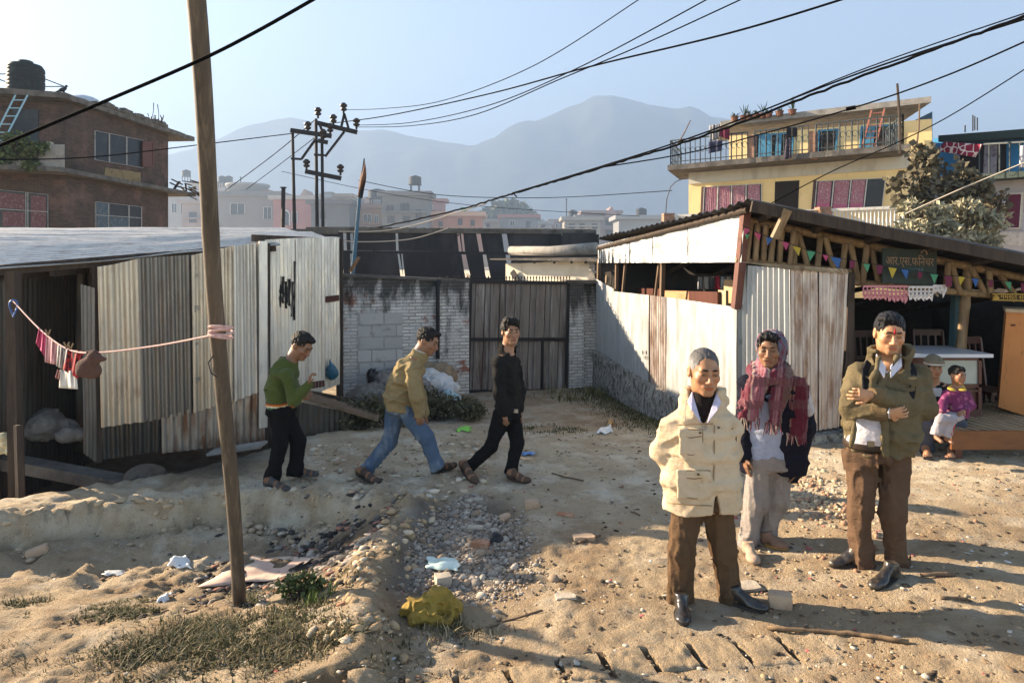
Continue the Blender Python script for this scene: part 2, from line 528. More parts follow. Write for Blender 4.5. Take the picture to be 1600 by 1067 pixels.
class Person:
 def __init__(s, label, D, fwd, base, cat='person'):
  s.D = D; s.fwd = Vector(fwd).normalized(); s.left = Vector((0, 0, 1)).cross(s.fwd)
  s.root = thing('person', label, cat, base)
  s.b = SDF()
 def j(s, px, py, dd=0.0): return P(px, py, s.D + dd)
 def w(s, px): return px / F * s.D
 def head(s, c, fwd, up=(0, 0, 1), sc=1.0, neck=None, eye=.0042, skin=(.30, .16, .085), hair='short', hcol=(.012, .010, .009), stubble=0.25, tilak=False, mouth=0.0, h=.0036, grey=0.0, brow=(.015, .012, .010), neck_r=.056, child=False):
  A = frame(fwd, up); c = np.array(c, float)
  L = lambda x, y, z: c + A @ (np.array([x, y, z]) * sc)
  b = s.b; s.hc = c; s.hA = A; s.hs = sc; s.skin = skin
  E = lambda p, r, k=.02, op='u': b.ell(L(*p), np.array(r) * sc, A, k * sc, op)
  C = lambda p, q, ra, rb, k=.012, op='u': b.cap(L(*p), L(*q), ra * sc, rb * sc, k * sc, op)
  E((0, -.012, .032), (.073, .092, .083), .01)
  E((0, .022, -.028), (.060, .068, .082), .03)
  if child: E((0, .03, -.05), (.06, .055, .05), .03)
  else: E((0, .024, -.072), (.052, .052, .040), .03)
  C((-.012, .070, -.098), (.012, .070, -.098), .016, .016, .025)
  C((-.036, .079, .022), (.036, .079, .022), .011, .011, .02)
  for x in (-1, 1):
   E((x * .040, .060, -.022), (.024, .024, .022), .022)
   E((x * .032, .101, .003), (.020, .018, .013), .014, 's')
  C((0, .086, .010), (0, .107, -.030), .0075, .0115, .012)
  E((0, .106, -.034), (.012, .011, .010), .008)
  for x in (-1, 1): E((x * .013, .096, -.037), (.0095, .011, .0085), .007)
  C((-.021, .080, -.060), (.021, .080, -.060), .010, .010, .012)
  C((-.017, .0865, -.0615), (.017, .0865, -.0615), .0058, .0058, .006)
  C((-.015, .0845, -.0735), (.015, .0845, -.0735), .0068, .0068, .006)
  C((-.023, .094, -.067), (.023, .094, -.067), .0022 + mouth, .0022 + mouth, .004, 's')
  for x in (-1, 1):
   E((x * .031, .076, .003), (.0150, .0150, .0135), .006)
   C((x * .024, .094, .002), (x * .039, .091, .002), eye, eye, .002, 's')
   # ear: rim and hollow
   E((x * .076, -.010, -.004), (.010, .021, .032), .008)
   E((x * .086, -.006, .000), (.007, .012, .018), .006, 's')
  nb = np.array(neck, float)
  b.cap(L(0, -.022, -.05), nb, neck_r * sc, neck_r * 1.08 * sc, .03)
  m = .135 * sc
  b.fine.append((c - m, c + m, h))
  # eyes
  for x in (-1, 1):
   vs = []; fs = []; cs = []; n = 16; mm = 10; r = .0136 * sc
   for i in range(mm + 1):
    th = math.pi * i / mm
    for q in range(n):
     a = 2 * math.pi * q / n
     vs.append(L(x * .031, .0765, .003) + A @ np.array([math.sin(th) * math.cos(a), math.cos(th), math.sin(th) * math.sin(a)]) * r)
     cs.append((.012, .008, .006) if i <= 3 else (.62, .56, .5))
   for i in range(mm):
    for q in range(n): fs.append((i * n + q, i * n + (q + 1) % n, (i + 1) * n + (q + 1) % n, (i + 1) * n + q))
   obj('eye', np.array(vs), fs, M('eye', .5, attr='Col', rough=.15, spec=.5), s.root, True, np.array(cs))
   e = MB(); pts = [L(x * q[0], q[1], q[2]) for q in ((.011, .0975, .0255), (.022, .0965, .0275), (.034, .0915, .0280), (.047, .080, .0230))]
   e.tube(pts, [.003 * sc, .0048 * sc, .0045 * sc, .002 * sc], 6)
   e.build('eyebrow', M('brow%d' % int(brow[0] * 999), brow, rough=.9), s.root, True)
  if tilak:
   t = MB(); t.tube([L(0, .0965, .018), L(0, .0985, .035), L(0, .0935, .058)], [.006 * sc, .0055 * sc, .0015 * sc], 6)
   t.build('forehead_mark', M('vermilion', (.30, .012, .02), rough=.9), s.root, True)
  s.hopt = dict(stubble=stubble, hcol=hcol, grey=grey)
  if hair:
   H = SDF(); HE = lambda p, r, k=.012, op='u': H.ell(L(*p), np.array(r) * sc, A, k * sc, op)
   if hair == 'crop':
    HE((0, -.016, .034), (.0765, .0935, .087)); HE((0, .085, -.012), (.074, .062, .092), .012, 's')
   elif hair == 'side':
    HE((0, -.018, .040), (.080, .098, .090)); HE((-.02, .035, .098), (.05, .05, .024), .03); HE((0, .092, -.02), (.078, .062, .086), .014, 's')
   elif hair == 'mop':
    HE((0, -.018, .042), (.086, .100, .092)); HE((.015, .055, .095), (.052, .045, .030), .03); HE((-.03, .03, .105), (.045, .05, .03), .03)
    HE((0, .100, -.02), (.080, .066, .080), .014, 's')
   else:
    HE((0, -.018, .038), (.080, .097, .088)); HE((0, .05, .090), (.055, .04, .022), .03); HE((0, .092, -.018), (.076, .064, .084), .012, 's')
   H.rbox(L(0, .03, -.09), A.T, (.2 * sc, .125 * sc, .075 * sc), .01, .01, 's')
   H.rbox(L(0, -.1, -.125), A.T, (.2 * sc, .14 * sc, .075 * sc), .01, .02, 's')
   for x in (-1, 1): H.rbox(L(x * .09, .012, -.035), A.T, (.03 * sc, .05 * sc, .045 * sc), .012, .012, 's')
   am = {'crop': .0026, 'side': .0045}.get(hair, .008) * sc
   def dp(x, y, z):
    q = [(x - c[0]) * A[0, n] + (y - c[1]) * A[1, n] + (z - c[2]) * A[2, n] for n in range(3)]
    return -am * noise3(q[0] * 85, q[1] * 32, q[2] * 32, 3) - am * .9 * noise3(q[0] * 170, q[1] * 70, q[2] * 70, 5)
   g = grey
   def hc_(v):
    n = noise3(v[:, 0] * 240, v[:, 1] * 240, v[:, 2] * 90, 4)[:, None] * .5 + .5
    q = ((v - c) @ A) / sc
    side = (sst(np.abs(q[:, 0]), .045, .07) * (1 - sst(q[:, 2], .04, .085)))[:, None]
    gg = g * (.22 + .78 * side) * (.4 + .6 * n)
    return np.array(hcol) * (1 - gg) + np.array((.34, .33, .33)) * gg
   H.build('hair', M('hair', .02, attr='Col', rough=.62, spec=.18, bump=(((160, 160, 60), .8),), bdist=.006), s.root, .0042 * sc, dp, hc_)
  return L
 def skincol(s, v):
  q = ((v - s.hc) @ s.hA) / s.hs
  x, y, z = np.abs(q[:, 0]), q[:, 1], q[:, 2]
  sk = np.array(s.skin); n = fbm(v[:, 0] * 45, v[:, 1] * 45, v[:, 2] * 45, 3, 2)[:, None]
  c = sk * (1 + .22 * n)
  red = np.exp(-((x - .036) / .02) ** 2 - ((z + .028) / .02) ** 2) * (y > .03) + .8 * np.exp(-(x / .013) ** 2 - ((z + .032) / .014) ** 2) * (y > .08)
  c = c * (1 + red[:, None] * np.array((.12, -.06, -.08)))
  lip = sst(1 - np.sqrt((x / .026) ** 2 + ((z + .068) / .0125) ** 2), 0, .3) * (y > .06)
  c = c * (1 - lip[:, None]) + lip[:, None] * sk * np.array((.82, .52, .55))
  o = s.hopt
  bd = o['stubble'] * ((np.exp(-(x / .024) ** 2 - ((z + .052) / .007) ** 2) + np.exp(-(x / .05) ** 2 - ((z + .104) / .020) ** 2) + .6 * np.exp(-((x - .045) / .016) ** 2 - ((z + .075) / .03) ** 2)) * (y > .0)) * (1 - lip)
  bd = np.clip(bd * (.7 + .6 * n[:, 0]), 0, 1)[:, None]
  c = c * (1 - bd) + bd * np.array((.03, .025, .022))
  lid = np.exp(-((x - .031) / .019) ** 2 - ((z - .004) / .012) ** 2) * (y > .05) * .35
  lash = np.exp(-((x - .032) / .014) ** 4 - ((z - .0025) / .0035) ** 2) * (y > .05) * .6
  return np.clip(c * (1 - lid[:, None]) * (1 - lash[:, None]), 0, 1)
 def hand(s, wrist, d, pn, side=1, sc=1.0, curl=.5, spread=1.0, h=.0042):
  """five fingers: d towards the fingers, pn the way the palm faces, thumb on side*cross(d, pn)"""
  b = s.b; d = Vector(d).normalized(); pn = Vector(pn); pn = (pn - d * pn.dot(d)).normalized(); la = d.cross(pn) * side
  wr = Vector(wrist); kn = wr + d * .088 * sc
  b.cone(wr, kn, (.027 * sc, .017 * sc), (.041 * sc, .0135 * sc), la, .012)
  for i, (o, ln, r) in enumerate(((.030, .070, .0092), (.010, .079, .0095), (-.011, .073, .0090), (-.030, .058, .0080))):
   p = kn + la * o * sc - d * (.004 * abs(i - 1)) * sc; a = curl * (.55 + .12 * i); dr = (d + la * (o * 2.2 * spread)).normalized(); q = p
   for sgi, fr in enumerate((.45, .31, .24)):
    aa = a * (sgi + .6); t = (dr * math.cos(aa) + pn * math.sin(aa)).normalized(); nx = q + t * ln * fr * sc
    b.cap(q, nx, (r - .0011 * sgi) * sc, (r - .0011 * (sgi + 1)) * sc, .004); q = nx
  p = wr + d * .028 * sc + la * .026 * sc; t1 = (d * .62 + la * .70 + pn * .30).normalized(); q = p + t1 * .042 * sc
  b.cap(p, q, .0135 * sc, .0108 * sc, .008)
  t2 = (d * .9 + la * .15 + pn * (.25 + .6 * curl)).normalized(); b.cap(q, q + t2 * .034 * sc, .0104 * sc, .0082 * sc, .004)
  lo = np.min([wr, kn, kn + d * .09 * sc], 0) - .05 * sc; hi = np.max([wr, kn, kn + d * .09 * sc], 0) + .05 * sc
  b.fine.append((lo, hi, h))
 def body_done(s, h=.012):
  o = s.b.build('body', M('skin', .3, attr='Col', rough=.48, spec=.38, bump=((260, .25),), bdist=.003), s.root, h, None, s.skincol)
  return o
 def shoe(s, heel, toe, mat, sole=(.03, .026, .022), wid=.047, tall=.085, sandal=None, up=(0, 0, 1)):
  heel = Vector(heel); toe = Vector(toe); u = (toe - heel); L = u.length; u.normalize()
  sd_ = u.cross(Vector(up)).normalized(); n = sd_.cross(u).normalized()
  A = np.array([sd_, u, n]).T
  q = SDF(); pt = lambda a, b, c=0.0: heel + u * (a * L) + n * b + sd_ * c
  q.ell(pt(.17, .038), (wid * .80, L * .17, .046), A, .02)
  q.ell(pt(.72, .026), (wid, L * .29, .030), A, .03)
  q.ell(pt(.90, .022), (wid * .72, L * .10, .021), A, .02)
  q.cap(pt(.24, tall * .8), pt(.62, .036), wid * .78, wid * .66, .02)
  q.cap(pt(.20, .05), pt(.22, tall), wid * .80, wid * .86, .02)
  q.plane(pt(0, .012), -n, .003)
  q.plane(pt(.2, tall + .01), n + u * -.25, .003)
  cf = None
  if sandal:
   def cf(v):
    a = ((v - np.array(heel)) @ np.array(u)) / L; z = (v - np.array(heel)) @ np.array(n)
    gap = ((np.sin(a * 26) > .55) & (a > .4) & (a < .85)) | ((a < .3) & (z > .05))
    return np.where(gap[:, None], np.array(s.skin) * .8, np.array(sandal))
  o = q.build('shoe' if not sandal else 'sandal', mat, s.root, .006, folds(.0022, 40, 40, 40, 3), cf)
  m = MB(); pts = []
  for i in range(20):
   a = 2 * math.pi * i / 20; x = .5 - .5 * math.cos(a)
   wv = wid * (.80 + .28 * x - .12 * math.cos(2 * math.pi * x)) * math.sin(a) if 0 < i < 20 else 0
   pts.append(heel + u * ((-.015 + x * 1.03) * L) + sd_ * wv * 1.04 + n * .001)
  m.prism(pts, n * .017); m.build('sole', M('sole%d' % int(sole[0] * 999), sole, rough=.9), o)
  return o

class Lookup:
 """a field sampled once on a fine grid, then read quickly"""
 def __init__(s, fn, x0, x1, y0, y1, h):
  s.x0, s.y0, s.h, s.fn = x0, y0, h, fn
  xs, ys = np.arange(x0, x1 + h, h), np.arange(y0, y1 + h, h)
  a, b = np.meshgrid(xs, ys, indexing='ij'); s.n = len(xs) - 2; s.m = len(ys) - 2
  s.t = np.asarray(fn(a, b), float).tolist()
 def __call__(s, x, y):
  u = (x - s.x0) / s.h; v = (y - s.y0) / s.h
  if not (0 <= u < s.n and 0 <= v < s.m): return float(s.fn(x, y))
  i = int(u); j = int(v); u -= i; v -= j; a, b = s.t[i], s.t[i + 1]
  return (a[j] * (1 - v) + a[j + 1] * v) * (1 - u) + (b[j] * (1 - v) + b[j + 1] * v) * u

def G(px, py, lift=0.0):
 """where the photograph's pixel meets the ground"""
 sl = (py - HZ) / F; kx = (px - 800.0) / F
 d = prev = 2.5
 while d < 40:
  if EYE - sl * d <= GZF(kx * d, d):
   a, b_ = prev, d
   for _ in range(18):
    m = (a + b_) / 2
    if EYE - sl * m <= GZF(kx * m, m): b_ = m
    else: a = m
   return Vector((kx * b_, b_, GZF(kx * b_, b_) + lift))
  prev = d; d += .05
 return P(px, py, 40)
# ---------------------------------------------------------------- the lie of the land
def seg_side(x, y, pts):
 """signed distance-like value: y minus the polyline's y at x"""
 xs_ = [p[0] for p in pts]; ys_ = [p[1] for p in pts]
 return y - np.interp(x, xs_, ys_)

def ground_base(x, y):
 x = np.asarray(x, float); y = np.asarray(y, float)
 z = .15 * sst(x, 1.4, 3.2) * (1 - sst(y, 8.6, 10.5)) - .2 * sst(y, 7.6, 10.5) * (1 - sst(x, 3.5, 5))
 # ditch in front of the tin sheds, behind the trodden bank
 back = seg_side(x, y, [(-9, 5.9), (-4.6, 6.18), (-3.4, 6.95), (-2.75, 7.95), (-2.4, 9.0), (-2.2, 12)])
 z = z - .50 * sst(back, 0, .40) * sst(-x, 2.05, 2.75) * (1 - sst(y, 9.0, 10.6))
 # hollow in front of the bank
 front = seg_side(x, y, [(-9, 5.3), (-4.4, 5.75), (-3.66, 6.0), (-2.41, 6.38), (-1.7, 6.25), (-1.0, 5.95)])
 front = front + (.045 * noise3(x * 3.2, 0, 0, 81) + .03 * noise3(x * 9, 0, 0, 82) + .03 * np.round(noise3(x * 2.1, 0, 0, 83) * 2) / 2) * sst(-x, 1.6, 2.2) + .05 * fbm(x * 7, y * 7, 0, 2, 84)
 fade = sst(-x, .95, 1.9)
 hol = sst(-front, 0.0, .055) * .85 + sst(-front, .1, .5) * .15
 z = z - (.33 - .15 * sst(-y, -5.3, -4.3)) * hol * fade
 # earth berm beside the gravel
 cx = np.interp(y, [3.4, 3.9, 4.5, 5.0, 5.5, 6.1], [-.84, -.88, -.98, -.96, -.90, -.86])
 bd = x - cx
 act = sst(y, 3.3, 3.7) * (1 - sst(y, 5.8, 6.3))
 z = z + act * (.08 * np.exp(-(bd / .20) ** 2)) - act * .06 * sst(bd, .08, .24) * (1 - sst(x, -.15, .35))
 # grassy hump round the pole foot
 z = z + .05 * np.exp(-(((x + 1.7) / .8) ** 2 + ((y - 4.1) / .5) ** 2))
 # far plain falls away
 z = z - 1.2 * sst(y, 14, 40)
 return z

def ground_z(x, y):
 x = np.asarray(x, float); y = np.asarray(y, float)
 k = 1 - .6 * sst(x, 0, 1.2)
 n = (.040 * fbm(x * .9, y * .9, 0, 3, 21) + .020 * fbm(x * 3.5, y * 3.5, 0, 3, 23)) * k
 return ground_base(x, y) + n

GZF = Lookup(ground_z, -6.5, 8, 2.4, 14, .025)

def ground_fine(x, y):
 z = ground_z(x, y)
 near = (1 - sst(y, 9, 13))
 r = np.abs(noise3(x * 8, y * 8, 0, 31))
 z = z + near * (1 - .35 * sst(x, 0, 1.2)) * (.020 * fbm(x * 11, y * 11, 0, 3, 33) - .012 * (r ** 2) + .007 * noise3(x * 30, y * 30, 0, 35) + .006 * np.abs(noise3(x * 17, y * 9, 0, 37)))
 # crumbled bank faces and the berm are rougher
 rough = sst(-x, .6, 1.0) * (1 - sst(y, 6.6, 7.0))
 z = z + rough * (.38 + .62 * sst(y, 4.9, 5.5)) * (.075 * fbm(x * 5, y * 5, 2, 4, 41) + .03 * np.abs(noise3(x * 13, y * 13, 0, 43)))
 return z

# trench under the drain slabs
SU = Vector((.9905, .1375, 0)); SV = Vector((.215, -.977, 0))      # along the row; along a slot, towards the lens

def nonuni(segs):
 out = []
 for a, b, st in segs: out += list(np.arange(a, b, st))
 return np.array(sorted(set(np.round(out, 4))))

gx = nonuni([(-6000, -200, 580), (-200, -40, 20), (-40, -12, 2.5), (-12, -5, .22), (-5, -3, .05), (-3, 3.2, .026), (3.2, 6, .05), (6, 12, .3), (12, 40, 3), (40, 200, 20), (200, 6100, 590)])
gy = nonuni([(-40, 0, 8), (0, 2.8, .4), (2.8, 3.3, .05), (3.3, 5.2, .021), (5.2, 7.4, .032), (7.4, 10, .06), (10, 13.5, .15), (13.5, 40, 1.5), (40, 200, 12), (200, 5200, 500)])
GX, GY = np.meshgrid(gx, gy, indexing='ij')
GZ = ground_fine(GX, GY)
SLOTS = []
for k, (px, py, ln) in enumerate(((630, 1066, .16), (712, 1050, .20), (798, 1049, .17), (877, 1045, .17), (948, 1040, .19), (1017, 1028, .17), (1085, 1020, .15), (1160, 1017, .26), (1232, 1012, .26))):
 p = P(px, py, 1.0); d = EYE / ((py - HZ) / F)
 SLOTS.append((Vector(((px - 800) / F * d, d, 0)), ln))
idx = np.arange(GX.size).reshape(GX.shape)
gv = np.stack([GX, GY, GZ], -1).reshape(-1, 3)
# a shallow drain runs under the slabs
def drain_local(x, y):
 a = SLOTS[0][0]; b = SLOTS[-1][0]; u = (b - a); L = u.length; u = u / L
 t = (x - a.x) * u.x + (y - a.y) * u.y; k = -(x - a.x) * u.y + (y - a.y) * u.x
 return t, k, L
t_, k_, L_ = drain_local(gv[:, 0], gv[:, 1])
gv[:, 2] -= .20 * ((t_ > -.6) & (t_ < L_ + .05) & (np.abs(k_) < .095))
gf = np.stack([idx[:-1, :-1], idx[1:, :-1], idx[1:, 1:], idx[:-1, 1:]], -1).reshape(-1, 4)

def dirt_mat():
 m = M('dirt', (.40, .275, .150), rough=.95, spec=.12,
   layers=(((.30, .19, .098), 1.4, .42, .62), ((.47, .35, .215), 2.6, .48, .66), ((.24, .165, .098), (9, 9, 9), .55, .70, .7), ((.52, .42, .29), 28, .60, .74, .6), ((.17, .115, .072), 70, .63, .72, .7), ((.09, .065, .045), 150, .68, .75, .8), ((.13, .095, .06), (45, 16, 20), .66, .74, .7)),
   bump=((14, 1.0), (48, 1.1), (150, .8)), bdist=.038)
 return m
DIRT = dirt_mat()
def dustcol(v):
 """soil tints: pale trodden dust on the lane, lightened against its shade, warmer earth near the lens, ash on the rubbish heap, grey gravel bed, ditch shade painted in"""
 x, y = v[:, 0], v[:, 1]
 n = fbm(x * 1.2, y * 1.2, 0, 3, 51)
 k = sst(y + .5 * n, 4.9, 6.6)[:, None]
 warm = np.array((.46, .35, .225)); pale = np.array((.66, .535, .365))  # pale lane dust, lightened further to lift the shade on it
 c = warm * (1 - k) + pale * k
 ash = (np.exp(-(((x + 1.62) / .55) ** 2 + ((y - 5.35) / .5) ** 2)) * 1.3)
 ash = np.clip(ash * (.8 + .8 * fbm(x * 7, y * 7, 0, 3, 55)), 0, 1)[:, None]
 c = c * (1 - ash) + ash * np.array((.035, .032, .030))
 gr = (sst(x, -.95, -.75) * (1 - sst(x + .6 * n, -.25, .25)) * sst(y + .8 * n, 4.1, 4.8) * (1 - sst(y + .8 * n, 5.7, 6.6)))[:, None]
 c = c * (1 - gr) + gr * np.array((.22, .19, .155))
 left = (sst(-x, 2.2, 3.0) * sst(y, 6.2, 7.2) * (1 - sst(y, 9.2, 10.5)))[:, None] * .85  # shade of the ditch put into the soil colour
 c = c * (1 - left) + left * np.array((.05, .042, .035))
 gk = (sst(y, 8.6, 10.0) * (1 - sst(y, 30, 40)))[:, None] * .4
 c = c * (1 - gk) + gk * np.array((.25, .20, .15))
 return c
nt = DIRT.node_tree; bs = nt.nodes['Principled BSDF']
src = bs.inputs['Base Color'].links[0].from_socket
at = nt.nodes.new('ShaderNodeAttribute'); at.attribute_name = 'Col'
mx = nt.nodes.new('ShaderNodeMix'); mx.data_type = 'RGBA'; mx.blend_type = 'MULTIPLY'; mx.inputs[0].default_value = 1
sc_ = nt.nodes.new('ShaderNodeMix'); sc_.data_type = 'RGBA'; sc_.blend_type = 'DIVIDE'; sc_.inputs[0].default_value = 1
nt.links.new(src, sc_.inputs[6]); sc_.inputs[7].default_value = (.40, .275, .150, 1)
nt.links.new(sc_.outputs[2], mx.inputs[6]); nt.links.new(at.outputs['Color'], mx.inputs[7])
nt.links.new(mx.outputs[2], bs.inputs['Base Color'])
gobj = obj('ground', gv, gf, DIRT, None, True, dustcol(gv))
tag(gobj, kind='structure')
# ---------------------------------------------------------------- helpers for upright planes seen in the photograph
class Line:
 """vertical plane over the ground line through two (pixel column, depth) marks"""
 def __init__(s, a, b):
  s.A = Vector(((a[0] - 800) / F * a[1], a[1], 0)); s.B = Vector(((b[0] - 800) / F * b[1], b[1], 0))
  s.t = (s.B - s.A).normalized(); s.n = Vector((s.t.y, -s.t.x, 0))
  if s.n.y > 0: s.n = -s.n                                    # towards the lens
 def pt(s, px, py, off=0.0):
  k = (px - 800) / F; a = s.A + s.n * off; t = s.t
  q = (k * a.y - a.x) / (t.x - k * t.y)
  p = a + t * q
  return Vector((p.x, p.y, EYE - (py - HZ) / F * p.y))
 def back(s, dist): 
  o = Line.__new__(Line); o.A = s.A - s.n * dist; o.B = s.B - s.n * dist; o.t = s.t; o.n = s.n; return o

def slab(mb, L, p4, off, th):
 """p4: pixel corners BL, BR, TR, TL on plane L moved off towards the lens, th thick behind that face"""
 f = [L.pt(px, py, off) for px, py in p4]; b = [p - L.n * th for p in f]
 return mb.hexa([f[0], f[1], b[1], b[0], f[3], f[2], b[2], b[3]])

def tin(name, L, p4, mat, parent, off=0.0, **k):
 return sheet(name, *[L.pt(px, py, off) for px, py in p4], mat, parent, **k)

def tinmat(name, base, dark, rust=0.0, rough=.36, metal=.6, rl=.62, rcol=(.16, .075, .035)):
 lay = [(dark, (5.5, 5.5, .5), .45, .70, .8), (tuple(x * .55 for x in base), (16, 16, 1.2), .58, .75, .5), (tuple(min(.9, x * 1.15) for x in base), (3, 3, .8), .5, .7, .6)]
 if rust: lay.append((rcol, (9, 9, 2.2), rl - .12, rl + .08, rust))
 lay.append(((.16, .13, .10), (30, 30, 30), .66, .74, .5))
 return M(name, base, layers=lay, rough=rough, metal=metal, spec=.5, bump=((4, .5), (60, .12)), bdist=.012, rlayer=((6, 6, 1.5), rough - .08, rough + .22))
T_PALE = tinmat('tin_pale', (.54, .51, .46), (.31, .285, .25), .45, rl=.66)
T_WARM = tinmat('tin_warm', (.50, .435, .345), (.27, .225, .17), .6, rl=.63)
T_GREY = tinmat('tin_grey', (.20, .18, .155), (.10, .095, .088), .4)
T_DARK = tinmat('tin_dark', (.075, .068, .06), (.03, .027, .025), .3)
T_RUST = tinmat('tin_rusty', (.36, .32, .275), (.19, .15, .12), .9, rl=.54)
T_BROWN = tinmat('tin_brownish', (.46, .40, .36), (.27, .21, .175), .8, rl=.58)
T_NEW = tinmat('tin_new', (.38, .385, .375), (.24, .245, .24), .2, rl=.70, metal=.25)
T_ROOF = tinmat('tin_roof', (.46, .45, .43), (.27, .26, .245), .5, rough=.5, metal=.25, rl=.66)
WOOD = M('old_wood', (.16, .105, .065), layers=(((.085, .055, .035), (14, 14, 2), .42, .66), ((.24, .18, .12), (30, 30, 3), .55, .72, .6)), rough=.85, bump=(((60, 60, 5), .5),), bdist=.004)
DWOOD = M('dark_wood', (.055, .038, .027), layers=(((.025, .018, .014), (14, 14, 2), .42, .66), ((.11, .08, .055), (26, 26, 3), .58, .75, .6)), rough=.85, bump=(((50, 50, 5), .5),), bdist=.004)
BAMBOO = M('bamboo', (.25, .165, .085), layers=(((.13, .08, .04), (20, 20, 2.5), .42, .68), ((.36, .26, .15), (40, 40, 2), .55, .72, .5), ((.10, .07, .045), (9, 9, 7), .62, .75, .6)), rough=.6, bump=(((60, 60, 4), .3),), bdist=.003)
IRON = M('black_iron', (.025, .024, .026), layers=(((.07, .04, .025), 18, .55, .72, .6),), rough=.6, metal=.5)
CONC = M('concrete', (.27, .25, .225), layers=(((.15, .14, .125), 3, .45, .68), ((.09, .085, .075), (8, 8, 1.2), .56, .74, .7), ((.36, .34, .31), 20, .55, .72, .5)), rough=.9, bump=((16, .6), (70, .4)), bdist=.012)
DCONC = M('mouldy_concrete', (.115, .105, .095), layers=(((.05, .045, .04), 3.5, .42, .66), ((.22, .20, .17), 7, .58, .76, .7)), rough=.95, bump=((9, .8), (40, .5)), bdist=.02)
GLASSD = M('dark_glass', (.022, .025, .03), layers=(((.06, .06, .062), 1.6, .5, .7, .6),), rough=.3, spec=.25)
WHITEP = M('white_paint', (.62, .60, .57), layers=(((.42, .39, .35), 6, .5, .72, .7), ((.25, .22, .18), 22, .62, .76, .5)), rough=.6)

def up(v, z): return Vector((v[0], v[1], z))

# ---------------------------------------------------------------- hills
RID = [(-400, 300), (-100, 290), (200, 262), (300, 236), (345, 218), (385, 198), (425, 185), (455, 181), (485, 187), (540, 200), (600, 207), (650, 217), (690, 226), (730, 231), (765, 226), (800, 211), (850, 191), (885, 180), (910, 172), (930, 163), (958, 160), (985, 168), (1020, 180), (1052, 185), (1078, 179), (1100, 182), (1140, 186), (1185, 186), (1240, 196), (1350, 214), (1500, 240), (1700, 270), (2100, 320)]
def hills():
 n = 420; m = 46; D0 = 3400.0
 px = np.linspace(-420, 2080, n); v = np.linspace(0, 1, m)
 base = np.interp(px, [r[0] for r in RID], [r[1] for r in RID])
 X = np.zeros((n, m)); Y = np.zeros((n, m)); Z = np.zeros((n, m))
 for j, t in enumerate(v):
  d = np.full(n, 2150 + 1790 * t)
  x = (px - 800) / F * d
  top = (HZ - base - 1.4 * fbm(px * .04, 0, 0, 4, 61)) / F * D0
  pr = np.where(t < .70, sst(np.array(t), 0.0, .70) ** .85, 1 - .55 * sst(np.array(t), .72, 1.0))
  spur = fbm(x * .0019, np.full(n, t * 2.6), 0, 4, 63) * 180 * np.sin(np.pi * np.clip(t / .72, 0, 1)) * (top / 590)
  X[:, j] = x; Y[:, j] = d; Z[:, j] = -8 + (top + 3 + EYE) * pr + spur * (t < .70)
 idx = np.arange(n * m).reshape(n, m)
 f = np.stack([idx[:-1, :-1], idx[1:, :-1], idx[1:, 1:], idx[:-1, 1:]], -1).reshape(-1, 4)
 mt = M('hill_forest', (.13, .14, .11), layers=(((.18, .17, .13), .0022, .45, .65), ((.09, .105, .08), .011, .45, .65)), rough=1, spec=0)
 tag(obj('hills', np.stack([X, Y, Z], -1).reshape(-1, 3), f, mt, None, True), kind='structure')
hills()

